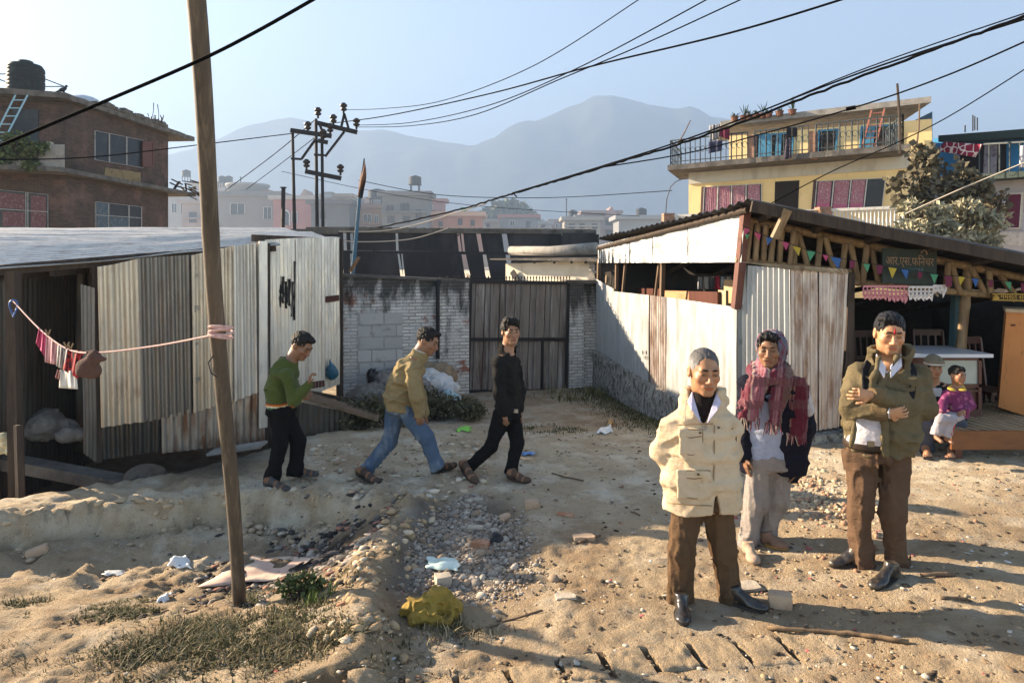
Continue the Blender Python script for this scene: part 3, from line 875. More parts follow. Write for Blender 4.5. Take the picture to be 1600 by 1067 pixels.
# ---------------------------------------------------------------- tin sheds on the left
SL = Line((150, 7.55), (415, 8.6)); SR = Line((415, 8.75), (530, 10.6))
def sheds():
 t = thing('tin_shed', 'low tin shed of mismatched corrugated sheets with an open dark bay', 'shed', SL.pt(280, 690))
 tin('wall_sheet', SL, [(158, 668), (186, 664), (180, 413), (152, 417)], T_WARM, t, .012, seed=1, pitch=.10, amp=.021)
 tin('wall_sheet', SL, [(184, 664), (224, 659), (217, 404), (178, 413)], T_WARM, t, .0, seed=9, pitch=.10, amp=.021)
 tin('wall_sheet', SL, [(220, 660), (304, 645), (300, 398), (214, 404)], T_GREY, t, -.02, seed=2, pitch=.085, amp=.021)
 tin('wall_sheet', SL, [(302, 645), (368, 626), (366, 384), (299, 399)], T_WARM, t, .006, seed=3, pitch=.085, amp=.022)
 tin('wall_sheet', SL, [(366, 627), (420, 606), (417, 377), (364, 385)], T_PALE, t, -.006, seed=13, pitch=.085, amp=.022)
 tin('wall_sheet', SL, [(160, 718), (256, 704), (256, 650), (158, 664)], T_DARK, t, -.04, seed=4, pitch=.09, amp=.021)
 tin('wall_sheet', SL, [(253, 708), (418, 690), (420, 600), (252, 652)], T_RUST, t, -.03, seed=5, pitch=.09, amp=.016)
 m = MB(); m.bar(SL.pt(411, 668, .04), SL.pt(411, 377, .04), .10, .03, up=SL.n); m.build('corner_board', T_PALE, t)
 for x0, y0, x1, y1 in ((153, 722, 150, 415), (416, 700, 416, 380)):
  m = MB(); m.bar(SL.pt(x0, y0, -.07), SL.pt(x1, y1, -.07), .08, .08); m.build('corner_post', DWOOD, t)
 lb = M('stencil_ink', (.16, .15, .15), rough=.9)
 for px, py, w_, h_ in ((308, 431, 5, 6), (308, 483, 7, 10), (308, 538, 4, 5), (310, 594, 7, 9)):
  m = MB()
  for i in range(5):
   x0 = px - w_ / 2 + (i % 2) * w_ * .5; y0 = py - h_ / 2 + (i // 2) * h_ * .36
   slab(m, SL, [(x0, y0 + h_ * .22), (x0 + w_ * .38, y0 + h_ * .22), (x0 + w_ * .38, y0), (x0, y0)], .036, .002)
  m.build('stencil_mark', lb, t)
 # roof
 fl, fr, br, bl = P(-190, 432, 6.15), P(438, 381, 8.8), P(398, 367, 10.6), P(-190, 367, 9.3)
 v, f = corr(P(-22, 420, 6.92), P(-22, 367, 9.6), P(398, 367, 10.6), P(438, 381, 8.8), pitch=.15, amp=.016, rows=14, seed=6, bulge=.05)
 obj('roof_sheet', v, f, T_ROOF, t, True)
 m = MB()
 a, b = P(-22, 424, 7.0), P(430, 386, 8.85)
 m.bar(a, b, .06, .11); m.bar(a + Vector((0, .9, .02)), b + Vector((0, .9, .02)), .06, .10)
 for k in range(8):
  q = a.lerp(b, (k + .5) / 8); m.bar(q + Vector((0, 0, -.08)), q + Vector((.2, 1.5, .02)), .05, .07)
 m.build('roof_beam', DWOOD, t)
 # dark bay on the left
 BW = Line((-20, 8.9), (152, 8.9))
 tin('bay_wall', BW, [(0, 705), (155, 705), (155, 395), (0, 390)], T_DARK, t, 0, seed=7, pitch=.16, amp=.022)  # dark tin carries the shade inside the bay
 m = MB(); m.bar(P(26, 776, 6.75), P(20, 424, 6.75), .10, .10); m.build('bay_post', DWOOD, t)
 m = MB(); m.bar(P(32, 790, 6.6), P(28, 664, 6.62), .055, .055); m.build('fence_stake', DWOOD, t)
 obj('bay_sun_block', *corr((-5.42, 7.05, -.6), (-6.3, 13, -.6), (-6.3, 13, 2.4), (-5.42, 7.05, 2.0), pitch=.10, amp=.021), T_DARK, t, True)  # unseen wall added to keep the sun out of bay and ditch
 tin('door_leaf', Line((126, 7.25), (150, 7.5)), [(131, 708), (150, 722), (147, 450), (126, 444)], T_GREY, t, 0, seed=8)
 # rear, taller shed
 t2 = thing('tin_shed', 'taller pale corrugated shed with a black torn hole, beside the brick wall', 'shed', SR.pt(470, 640))
 tin('wall_sheet', SR, [(420, 662), (466, 628), (463, 372), (414, 375)], T_PALE, t2, 0, seed=21, pitch=.09, amp=.022)
 tin('wall_sheet', SR, [(463, 628), (503, 618), (501, 371), (462, 372)], T_PALE, t2, .012, seed=22, pitch=.09, amp=.022)
 tin('wall_sheet', SR, [(500, 612), (531, 600), (530, 372), (500, 371)], T_PALE, t2, 0, seed=23, pitch=.09, amp=.021)
 tin('wall_sheet', SR, [(420, 700), (470, 690), (470, 625), (420, 655)], T_GREY, t2, -.03, seed=24)
 m = MB(); m.bar(SR.pt(531, 640, -.05), SR.pt(531, 374, -.05), .09, .09); m.build('corner_post', DWOOD, t2)
 # jagged hole and flaked patches
 m = MB(); rr = random.Random(5)
 for x0, x1, y0, y1 in ((459, 461.5, 408, 500), (455, 459, 440, 495), (449, 454, 436, 478), (445, 449, 440, 482), (441, 444, 432, 474), (437, 440, 445, 480)):
  n = 7; lft = [(x0 + rr.uniform(-.8, .8), y0 + (y1 - y0) * i / n) for i in range(n + 1)]; rgt = [(x1 + rr.uniform(-.8, .8), y0 + (y1 - y0) * i / n) for i in range(n + 1)]
  m.add([SR.pt(*q, .022) for q in lft + rgt], [(i, i + 1, n + 2 + i, n + 1 + i) for i in range(n)])
 m.build('torn_hole', M('hole_black', (.012, .011, .010), rough=1), t2)
 m = MB(); slab(m, SR, [(511, 473), (530, 470), (530, 461), (510, 463)], .03, .012); slab(m, SR, [(483, 608), (507, 604), (507, 594), (483, 597)], .03, .012); m.build('rust_patch', M('rust_red', (.07, .028, .02), rough=.9), t2)
 v, f = corr(P(-90, 364, 9.65), P(-90, 357, 13.2), P(440, 356, 14.2), P(534, 374, 10.75), pitch=.17, amp=.016, rows=14, seed=26, bulge=.05)
 obj('roof_sheet', v, f, T_ROOF, t2, True)
 m = MB(); m.bar(P(395, 372, 8.95), P(531, 377, 10.72), .05, .09); m.build('roof_beam', DWOOD, t2)
 m = MB(); m.bar(P(-190, 361, 13.6), P(528, 362, 14.4), .12, .10)
 m.build('ridge_flashing', T_DARK, t2)
sheds()

# ---------------------------------------------------------------- yard wall and gate
WL = Line((530, 11.5), (930, 12.9))
def wall_and_gate():
 PB = M('painted_brick', .5, brick=dict(tangent=WL.t, c1=(.72, .68, .63), c2=(.48, .45, .41), mortar=(.33, .31, .29), size=(.22, .058), msize=.012, depth=1.0),
   layers=(((.60, .585, .57), 2.3, .45, .62, .6), ((.26, .085, .045), 1.9, .60, .67, .9), ((.075, .068, .06), 4.3, .57, .72, .7)), rough=.95, bump=((14, .6), (60, .3)), bdist=.02)
 # black mould runs down from the coping: it is really there, a band of growth on the top metre
 ntm = PB.node_tree; bsd = ntm.nodes['Principled BSDF']; src = bsd.inputs['Base Color'].links[0].from_socket
 ge = ntm.nodes.new('ShaderNodeTexCoord'); sp = ntm.nodes.new('ShaderNodeSeparateXYZ'); ntm.links.new(ge.outputs['Object'], sp.inputs[0])
 nz = noise_mask(ntm, ge.outputs['Object'], (4, 4, 1.1), .3, .75)
 r = ntm.nodes.new('ShaderNodeMapRange'); ntm.links.new(sp.outputs[2], r.inputs[0]); r.inputs[1].default_value = 1.2; r.inputs[2].default_value = 2.35
 k = mul(ntm, mul(ntm, nz, r.outputs[0], 'ADD'), .62, 'SUBTRACT'); k2 = ntm.nodes.new('ShaderNodeMapRange'); ntm.links.new(k, k2.inputs[0]); k2.inputs[1].default_value = 0.05; k2.inputs[2].default_value = .45
 ntm.links.new(mixc(ntm, mul(ntm, k2.outputs[0], .92), src, (.040, .037, .034)), bsd.inputs['Base Color'])
 BLK = M('grey_block', .5, brick=dict(tangent=WL.t, c1=(.47, .45, .43), c2=(.37, .355, .34), mortar=(.30, .285, .27), size=(.42, .21), msize=.014, depth=.6), layers=(((.42, .41, .40), 3, .5, .66, .6), ((.12, .11, .10), 5, .6, .74, .6)), rough=.95, bump=((30, .5),), bdist=.01)
 t = thing('brick_wall', 'white painted brick wall blackened with mould, left of the gate, with grey block infill', 'wall', WL.pt(620, 620))
 m = MB(); slab(m, WL, [(528, 640), (733, 640), (733, 441), (528, 430)], 0, .25); m.build('brick_panel', PB, t)
 m = MB(); slab(m, WL, [(559, 640), (629, 640), (629, 489), (559, 489)], .012, .01); m.build('block_infill', BLK, t)
 m = MB(); slab(m, WL, [(685, 640), (733, 640), (733, 441), (685, 439)], .07, .06); m.build('gate_pier', PB, t)
 m = MB(); slab(m, WL, [(526, 432), (734, 441), (734, 437), (526, 427)], .05, .34); m.build('coping', DCONC, t)
 m = MB(); m.tube([WL.pt(684, 560, .09), WL.pt(684, 446, .09), WL.pt(686, 438, .06)], .035, 8); m.build('drain_pipe', IRON, t)
 t = thing('brick_wall', 'narrow mouldy white brick pier between the gate and the tin fence', 'wall', WL.pt(910, 620))
 m = MB(); slab(m, WL, [(889, 640), (912, 640), (912, 441), (891, 441)], .04, .34); m.build('gate_pier', PB, t)
 m = MB(); slab(m, WL, [(912, 640), (934, 640), (934, 442), (912, 442)], -.12, .2); m.build('brick_panel', PB, t)
 m = MB(); slab(m, WL, [(889, 443), (936, 443), (936, 438), (889, 438)], .06, .40); m.build('coping', DCONC, t)
 # gate
 g = thing('wooden_gate', 'weathered dark plank gate in an iron frame, closed, spikes along its top', 'gate', WL.pt(810, 615))
 PL = M('grey_planks', (.19, .165, .145), layers=(((.075, .052, .042), (7, 7, .7), .46, .68), ((.36, .335, .31), (11, 11, .9), .52, .70, .9), ((.075, .025, .018), (6, 6, 1.2), .56, .70, .7)), rough=.7, bump=(((50, 50, 3), .5),), bdist=.006)
 xs_ = np.linspace(735, 888, 14)
 for (yt, yb, nm) in ((441, 528, 'upper_planks'), (533, 613, 'lower_planks')):
  m = MB(); rr = random.Random(int(yt))
  for i in range(13):
   o = .0 + rr.uniform(-.012, .012)
   lean = (yb - 441) / 172 * -5
   a, b = xs_[i] + .5, xs_[i + 1] - .5 - rr.uniform(0, .6)
   l0 = (yt - 441) / 172 * -6; l1 = (yb - 441) / 172 * -6
   slab(m, WL, [(a + l1, yb), (b + l1, yb), (b + l0, yt), (a + l0, yt)], -.04 + o, .03)
   if i % 2 == 0: slab(m, WL, [(b + l1 - 1.2, yb), (b + l1 + 1.6, yb), (b + l0 + 1.6, yt), (b + l0 - 1.2, yt)], -.005, .04)
  m.build(nm, PL, g)
 m = MB(); slab(m, WL, [(729, 612), (886, 612), (890, 441), (734, 441)], -.09, .01); m.build('gap_light_stop', IRON, g)  # added behind the planks so no light shows through the gaps
 m = MB()
 slab(m, WL, [(727, 619), (734, 619), (738, 438), (733, 438)], .02, .06); slab(m, WL, [(882, 615), (886, 615), (891, 440), (887, 440)], .02, .06)
 slab(m, WL, [(733, 443), (891, 445), (891, 440), (733, 437)], .025, .05); slab(m, WL, [(730, 533), (888, 533), (888, 528), (730, 528)], .02, .05); slab(m, WL, [(728, 614), (886, 612), (886, 608), (728, 610)], .02, .05)
 slab(m, WL, [(846, 610), (849, 610), (850, 533), (847, 533)], .02, .05)
 m.build('gate_frame', IRON, g)
 m = MB(); rr = random.Random(3)
 for i in range(20):
  x = 733 + i * 7.7; a = WL.pt(x, 614, -.02)
  ring = [a + WL.t * .035 * math.cos(q) + Vector((0, 0, -.03 + .035 * math.sin(q))) for q in np.linspace(0, 6.28, 9)]
  m.tube(ring, .007, 5, False)
 m.build('bottom_scrolls', IRON, g)
 m = MB()
 for i in range(34):
  x = 735 + i * 155 / 33; a = WL.pt(x, 441, 0); hgt = .12
  m.tube([a, a + Vector((0, 0, hgt * .55))], .008, 5); m.tube([a + Vector((0, 0, hgt * .5)), a + Vector((0, 0, hgt * .7)), a + Vector((0, 0, hgt))], [.006, .016, .001], 5)
 m.build('spike_row', IRON, g)
 m = MB(); m.tube([WL.pt(846, 529, .05), WL.pt(866, 528, .06)], .012, 6); m.build('bolt', IRON, g)
 w = thing('barbed_spikes', 'row of twisted iron spikes on the wall coping left of the gate', 'spikes', WL.pt(715, 438))
 m = MB(); rr = random.Random(9)
 for i in range(24):
  a = WL.pt(690 + i * 1.9, 437, rr.uniform(-.1, .02)); a.z -= .02
  m.tube([a, a + Vector((rr.uniform(-.03, .03), 0, .06)), a + Vector((rr.uniform(-.08, .08), rr.uniform(-.04, .04), rr.uniform(.08, .13)))], [.008, .007, .003], 5)
 m.build('spike_row', IRON, w)
wall_and_gate()

# ---------------------------------------------------------------- long black shed and the cream wall behind the gate
def black_shed():
 L = Line((500, 16.6), (935, 18.4))
 BK = M('black_tarp', (.018, .018, .021), layers=(((.045, .043, .047), (1.2, 1.2, .5), .45, .7), ((.07, .062, .058), (5, 5, .6), .62, .76, .5)), rough=.8, bump=((3, .7),), bdist=.03)
 t = thing('black_shed', 'long black sheeted shed with slanting open slits, behind the brick wall', 'shed', L.pt(720, 450))
 def band(nm, y0, y1, holes):
  m = MB(); prev = (480, 480)
  top = lambda x, y: y + (x - 530) * .011
  for a, b, c, d in holes + [(936, 960, 936, 960)]:          # top-left, top-right, bottom-left, bottom-right
   slab(m, L, [(prev[1], top(prev[1], y1)), (c, top(c, y1)), (a, top(a, y0)), (prev[0], top(prev[0], y0))], 0, .03)
   prev = (b, d)
  m.build(nm, BK, t)
 band('upper_sheeting', 362, 391, [(536, 541, 537, 542), (547, 552, 548, 552), (618, 622, 619, 623), (714, 718, 717, 722), (720, 724, 723, 727), (744, 751, 749, 756), (784, 792, 788, 797)])
 band('lower_sheeting', 395, 432, [(532, 536, 532, 537), (547, 552, 548, 553), (621, 624, 626, 630), (627, 629, 630, 633), (721, 728, 727, 736), (754, 760, 759, 767), (790, 797, 795, 803)])
 m = MB()
 slab(m, L, [(478, 363), (932, 366), (932, 359), (478, 355)], .05, .30); m.build('roof_edge', DCONC, t)
 m = MB(); slab(m, L, [(480, 395.5), (936, 399.5), (936, 395), (480, 391)], -.005, .05); slab(m, L, [(480, 460), (936, 460), (936, 436), (480, 431)], 0, .06)
 for x in (560, 665, 660, 850): m.bar(L.pt(x, 366, -.08), L.pt(x + 26, 394, -.08), .03); m.bar(L.pt(x + 52, 366, -.08), L.pt(x + 26, 394, -.08), .03)
 m.build('frame', IRON, t)
 v, f = corr(L.pt(478, 356), L.pt(932, 359.5), L.pt(932, 359.5) + Vector((-.5, 4, .22)), L.pt(478, 356) + Vector((-.5, 4, .22)), pitch=.25, amp=.02, rows=3); obj('roof', v, f, BK, t, True)
 m = MB(); slab(m, L, [(878, 388), (931, 388), (931, 364), (878, 364)], .35, .03); m.build('tarp_flap', BK, t)
 # cream wall with its grey roof roll
 C = Line((792, 15.3), (930, 13.7))
 t = thing('cream_wall', 'sunlit cream lean-to wall with a grey roll along its roof, behind the gate', 'wall', C.pt(860, 450))
 m = MB(); slab(m, C, [(790, 470), (926, 470), (926, 407), (790, 412)], 0, .15); m.build('wall', M('cream_render', (.62, .57, .47), layers=(((.46, .41, .32), 2.2, .46, .66, .7), ((.22, .19, .15), (7, 7, 1.5), .62, .76, .6)), rough=.9, bump=((8, .4),)), t)
 m = MB(); m.tube([C.pt(798, 392, .1), C.pt(860, 393.5, .12), C.pt(932, 388, .1)], [.10, .115, .12], 12); m.build('roof_roll', CONC, t, True)
 m = MB(); slab(m, C, [(765, 406), (935, 409), (935, 402), (765, 404)], .30, .55); m.build('roof_slab', DCONC, t)
 for i, px in enumerate((835, 866, 893, 915)):
  m = MB(); m.bar(C.pt(px, 408, .33), C.pt(px, 412, .33), .05); m.build('rafter_end', DWOOD, t)
 m = MB(); m.bar(C.pt(800, 424, .06), C.pt(814, 447, .06), .13, .03, up=C.n); m.build('brace', IRON, t)
 m = MB(); rr = random.Random(2)
 for i in range(9): m.bar(C.pt(922 + rr.uniform(-3, 3), 405 + i * 4, .12), C.pt(931 + rr.uniform(-2, 3), 405 + i * 4 + rr.uniform(-1, 1), .12), .09, .06)
 m.build('rubble_edge', CONC, t)
black_shed()

# ---------------------------------------------------------------- tin fence on its stone footing, and the furniture shop
FA = Vector((1.62, 12.75, 0)); FB = Vector((2.62, 8.2, 0))
FL = Line((800 + FA.x / FA.y * F, FA.y), (800 + FB.x / FB.y * F, FB.y))
BX1 = Line((800 + FB.x / FB.y * F, FB.y), (1236, 7.5)); BX2 = Line((1236, 7.5), (1324, 7.75))
def fence():
 t = thing('tin_fence', 'pale corrugated tin fence receding to the gate, lit by the sun', 'fence', FL.pt(1010, 600))
 xs_ = [932, 958, 1014, 1042, 1080, 1118, 1150]; mats = [T_NEW, T_NEW, T_BROWN, T_NEW, T_NEW, T_NEW]
 ytop = lambda x: np.interp(x, [932, 958, 1040, 1150], [452, 455, 464, 480]); ybot = lambda x: np.interp(x, [932, 1030, 1150], [548, 607, 682])
 for i in range(6):
  a, b = xs_[i] - .6, xs_[i + 1] + .6
  tin('fence_sheet', FL, [(a, ybot(a)), (b, ybot(b)), (b, ytop(b) - (4 if i == 0 else 0)), (a, ytop(a) - (16 if i == 0 else 0))], mats[i], t, .010 * (i % 2), seed=40 + i, pitch=.14 if i != 2 else .08, amp=.010 if i != 2 else .016)
 m = MB(); m.bar(FL.pt(933, 470, -.04), FL.pt(1149, 505, -.04), .05, .05); m.bar(FL.pt(933, 530, -.04), FL.pt(1149, 640, -.04), .05, .05); m.build('back_rail', DWOOD, t)
 lb = MATS['stencil_ink']
 for px, py in ((1003, 548), (1006, 556)):
  m = MB()
  for i in range(4): slab(m, FL, [(px + i * 1.8, py + 5), (px + i * 1.8 + .8, py + 5), (px + i * 1.8 + .8, py), (px + i * 1.8, py)], .024, .002)
  m.build('stencil_mark', lb, t)
 ST = M('rubble_stone', (.34, .315, .275), layers=(((.46, .43, .37), (9, 9, 9), .47, .56, .9), ((.10, .085, .07), (16, 16, 9), .52, .58, .95), ((.20, .18, .15), (16, 16, 10), .54, .66, .7)), rough=.95, bump=(((9, 9, 9), 1.0), ((16, 16, 9), .9), (40, .5)), bdist=.09)
 s = thing('stone_footing', 'low rough stone footing wall under the tin fence', 'wall', FL.pt(990, 640))
 n = 90; k = 14; vs = []; fs = []
 x0, x1 = 930, 1152
 for i in range(n + 1):
  px = x0 + (x1 - x0) * i / n; top = FL.pt(px, ybot(px) - 1.5); bot = top.copy(); bot.z = (GZF(top.x, top.y)) - .12
  for j in range(k + 1):
   q = bot.lerp(top, j / k); nn = float(noise3(q.x * 9 + q.y * 9, q.z * 11, 3)) * .022 + float(noise3(q.y * 22, q.z * 24, 4)) * .010
   vs.append(q + FL.n * (.07 + nn - .02 * j / k))
  vs.append(top - FL.n * .25)
 for i in range(n):
  for j in range(k + 1): a = i * (k + 2) + j; fs.append((a, a + k + 2, a + k + 3, a + 1))
 obj('masonry', vs, fs, ST, s, True)
 # tall tin box at the corner
 b = thing('tin_kiosk', 'tall boxed corner of corrugated tin, one bright side and one brownish ribbed side', 'kiosk', BX2.pt(1270, 668))
 tin('side_sheet', BX1, [(1150, 690), (1237, 684), (1236, 421), (1152, 413)], T_NEW, b, 0, seed=60, amp=.018)
 tin('front_sheet', BX2, [(1236, 675), (1281, 672), (1281, 424), (1236, 421)], T_BROWN, b, 0, seed=61, pitch=.105, amp=.018)
 tin('front_sheet', BX2, [(1280, 672), (1312, 667), (1326, 428), (1280, 424)], T_BROWN, b, .012, seed=62, pitch=.105, amp=.018)
 tin('cap_sheet', BX2, [(1228, 421), (1328, 428), (1326, 421), (1150, 408)], T_WARM, b, .06, seed=63, pitch=.09, amp=.012)
 m = MB(); m.bar(BX2.pt(1316, 690, -.06), BX2.pt(1327, 428, -.06), .09, .09); m.build('corner_post', DWOOD, b)
 m = MB(); p0 = BX2.pt(1240, 690, .02); p1 = BX2.pt(1330, 690, .02); m.bar(up(p0, .20), up(p1, .20), .22, .10); m.build('stone_kerb', ST, b)
 for px, py in ((1157, 425), (1157, 476), (1156, 530)):
  m = MB()
  for i in range(3): slab(m, BX1, [(px, py + i * 3 + 2), (px + 4, py + i * 3 + 2), (px + 4, py + i * 3), (px, py + i * 3)], .02, .002)
  m.build('stencil_mark', lb, b)
fence()

SF = Line((1150, 7.98), (1700, 7.98))            # shop front plane
def shop():
 t = thing('furniture_shop', 'open bamboo-framed furniture shop with a dark sloping roof and shaded inside', 'shop', SF.pt(1400, 680))
 # hanging white band of flat sheets over the open side
 FU = FL.back(-.03); BW = M('white_sheet_metal', (.42, .42, .41), layers=(((.28, .28, .27), 1.5, .48, .68, .7), ((.30, .27, .23), (8, 8, 1.5), .64, .78, .5)), rough=.35, metal=.15, spec=.5, bump=((2.2, 1.0), (7, .4)), bdist=.05)
 yb_ = lambda x: np.interp(x, [934, 1160], [411, 410]); yt_ = lambda x: np.interp(x, [934, 1166], [384, 326])
 xs_ = [934, 944, 959, 984, 1020, 1075, 1165]
 for i in range(6):
  a, b = xs_[i] + .4, xs_[i + 1] - .9; n = 12; vs = []; fs = []
  for u in range(n + 1):
   px = a + (b - a) * u / n
   for v in range(7):
    px2 = px + (-1.2 if i == 5 else 0) * (1 - v / 6) * (u / n) * 5
    q = FU.pt(px2, yb_(px) + (yt_(px) - yb_(px)) * v / 6, .02 * math.sin(u * 1.3 + i * 2) * (1 - v / 7) + .012 * math.sin(v * 1.9 + u * .7)); vs.append(q)
  for u in range(n):
   for v in range(6): w_ = u * 7 + v; fs.append((w_, w_ + 7, w_ + 8, w_ + 1))
  obj('side_panel', vs, fs, BW, t, True)
 m = MB(); m.tube([FL.pt(934, 388, .05), FL.pt(1168, 328, .06)], .035, 7); m.build('eave_pole', DWOOD, t)
 m = MB(); m.bar(FL.pt(1150, 482, 0), FL.pt(1166, 322, .0), .09, .09); m.build('corner_post', M('red_oxide', (.13, .055, .042), layers=(((.06, .03, .025), 12, .5, .7),), rough=.7), t)
 for x, x2, r in ((963, 964, .025), (972, 978, .02), (1034, 1036, .03), (1023, 1031, .018), (935, 936, .03)):
  m = MB(); m.bar(FL.pt(x, 470, -.08), FL.pt(x2, 405, -.08), r * 2); m.build('side_stud', WOOD, t)
 # roof
 C0 = FL.pt(1172, 316, .15); C1 = FL.pt(931, 374, .2)
 e = Vector((7.2, 7.35, EYE - .02 - .22)); e2 = Vector((7.2, 12.9, EYE - .50))
 C0 = Vector((C0.x, 7.45, C0.z + .02))
 RD = M('dark_roof', (.055, .048, .042), layers=(((.025, .022, .02), 4, .45, .66), ((.13, .105, .08), (9, 9, 9), .58, .74, .6)), rough=.7, bump=((9, .5),), bdist=.02)
 v, f = corr(C1, C0, e, e2, pitch=.20, amp=.022, rows=20, seed=70, bulge=.05); obj('roof', v, f, RD, t, True)
 m = MB(); m.bar(C0 + Vector((0, .02, -.07)), e + Vector((0, .02, -.07)), .05, .12); m.build('fascia', DWOOD, t)
 zt = lambda x: C0.z + (e.z - C0.z) * (x - C0.x) / (e.x - C0.x)
 m = MB(); a = SF.pt(1168, 340); b = Vector((7.1, 7.98, zt(7.1) - .20)); a.z = zt(a.x) - .16
 m.tube([a, a.lerp(b, .3), a.lerp(b, .6), b], [.045, .05, .045, .04], 9); m.build('top_chord', BAMBOO, t)
 m = MB(); a2 = SF.pt(1326, 440); b2 = SF.pt(1720, 478); m.tube([a2, a2.lerp(b2, .5), b2], .04, 9); m.build('bottom_chord', BAMBOO, t)
 m = MB(); m.tube([SF.pt(1150, 406), SF.pt(1330, 424)], .03, 8); m.build('bottom_chord', BAMBOO, t)
 st = [(1173, 342, 1166, 412), (1184, 340, 1180, 412), (1197, 342, 1192, 412), (1209, 344, 1204, 414), (1222, 346, 1217, 414), (1241, 352, 1234, 418), (1247, 355, 1263, 420), (1282, 360, 1277, 424), (1289, 362, 1304, 426), (1321, 366, 1314, 440), (1328, 368, 1343, 446), (1355, 376, 1347, 446), (1361, 376, 1374, 446), (1244, 372, 1240, 420), (1482, 402, 1478, 456), (1486, 404, 1500, 460), (1516, 415, 1541, 462), (1545, 418, 1548, 462), (1558, 420, 1590, 466), (1395, 388, 1392, 448), (1430, 392, 1441, 452)]
 for i, (x0, y0, x1, y1) in enumerate(st):
  m = MB(); q0, q1 = SF.pt(x0, y0, .03 * (i % 3)), SF.pt(x1, y1, .03 * (i % 2)); q0.z = zt(q0.x) - .18
  pts = [q0.lerp(q1, k / 6) for k in range(7)]
  m.tube(pts, [.034 + .003 * (k % 2) for k in range(7)], 8); m.build('bamboo_strut', BAMBOO, t, True)
 m = MB(); q0, q1 = up(SF.pt(1489, 660, -.05), .1), SF.pt(1514, 408, -.05); pts = []; rs = []
 for k in range(25): pts.append(q0.lerp(q1, k / 24)); rs.append(.052 if k % 6 else .059)
 m.tube(pts, rs, 12); m.build('bamboo_post', BAMBOO, t, True)
 m = MB(); m.bar(up(SF.pt(1487, 660, -.25), .1), SF.pt(1497, 440, -.25), .10, .10); m.build('teal_post', M('teal_paint', (.055, .11, .12), layers=(((.15, .20, .20), (6, 6, 1), .5, .7),), rough=.6), t)
 m = MB(); m.tube([SF.pt(1210, 372, .45), SF.pt(1231, 328, .55)], .05, 8); m.build('rafter_pole', BAMBOO, t)
 for k in range(7):
  m = MB(); x = 2.9 + k * .62; m.tube([Vector((x, 7.55, zt(x) - .07)), Vector((x - .1, 12.4, zt(x) - .50 - .35))], .04, 7); m.build('rafter_pole', DWOOD, t)
 # inside: back wall, far side, floor deck
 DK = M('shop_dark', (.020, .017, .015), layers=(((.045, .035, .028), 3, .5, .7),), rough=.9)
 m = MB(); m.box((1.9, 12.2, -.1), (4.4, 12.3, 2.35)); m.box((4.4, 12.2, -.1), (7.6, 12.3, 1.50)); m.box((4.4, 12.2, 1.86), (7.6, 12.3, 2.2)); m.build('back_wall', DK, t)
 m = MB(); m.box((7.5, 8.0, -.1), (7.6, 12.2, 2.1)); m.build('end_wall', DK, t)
 m = MB(); v0 = BX2.pt(1322, 690, -.12); m.bar(up(v0, .1), up(v0, 2.02), .12, .14); m.build('inner_post', DWOOD, t)
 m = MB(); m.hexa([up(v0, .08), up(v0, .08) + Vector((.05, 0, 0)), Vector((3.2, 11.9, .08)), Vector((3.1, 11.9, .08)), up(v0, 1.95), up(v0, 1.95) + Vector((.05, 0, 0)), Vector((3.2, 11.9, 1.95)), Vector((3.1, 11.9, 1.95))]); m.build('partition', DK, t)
 # dark screen seen over the fence
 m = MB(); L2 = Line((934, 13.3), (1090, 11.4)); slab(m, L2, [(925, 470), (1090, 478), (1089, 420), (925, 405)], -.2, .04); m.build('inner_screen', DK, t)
shop()
# ---------------------------------------------------------------- houses
def win(parent, L, p4, n, fr, pane, off=.03, fw=1.2, split=None, curtain=None, name='window'):
 """a window: frame mesh with its panes (and curtain) as children"""
 (bl, br, tr, tl) = p4
 def e(u, v):
  x = (bl[0] * (1 - u) + br[0] * u) * (1 - v) + (tl[0] * (1 - u) + tr[0] * u) * v
  y = (bl[1] * (1 - u) + br[1] * u) * (1 - v) + (tl[1] * (1 - u) + tr[1] * u) * v
  return x, y
 W = max(1e-3, (br[0] - bl[0])); H = max(1e-3, bl[1] - tl[1]); fu = fw / W; fv = fw / H
 m = MB()
 us = [i / n for i in range(n + 1)] if isinstance(n, int) else n
 off = max(off, 0.0) + .03
 for u in us:
  a = max(0, u - fu / 2); b = min(1, u + fu / 2)
  slab(m, L, [e(a, 0), e(b, 0), e(b, 1), e(a, 1)], off + .02, .08)
 for v in [0, 1] + ([split] if split else []):
  a = max(0, v - fv / 2); b = min(1, v + fv / 2)
  slab(m, L, [e(0, a), e(1, a), e(1, b), e(0, b)], off + .015, .06)
 o = m.build(name, fr, parent)
 m = MB(); slab(m, L, [e(.01, .01), e(.99, .01), e(.99, .99), e(.01, .99)], off - .02, .012); m.build('pane', pane, o)
 if curtain:
  for (u0, u1, v0, v1, mt) in curtain:
   vs = []; fs = []; k = max(8, int((u1 - u0) * W * 1.2))
   for i in range(k + 1):
    for j in (0, 1):
     vs.append(L.pt(*e(u0 + (u1 - u0) * i / k, v0 + (v1 - v0) * j), off - .005 + .010 * math.sin(i * 1.9)))
   for i in range(k): fs.append((2 * i, 2 * i + 2, 2 * i + 3, 2 * i + 1))
   obj('curtain', vs, fs, mt, o, True)
 return o

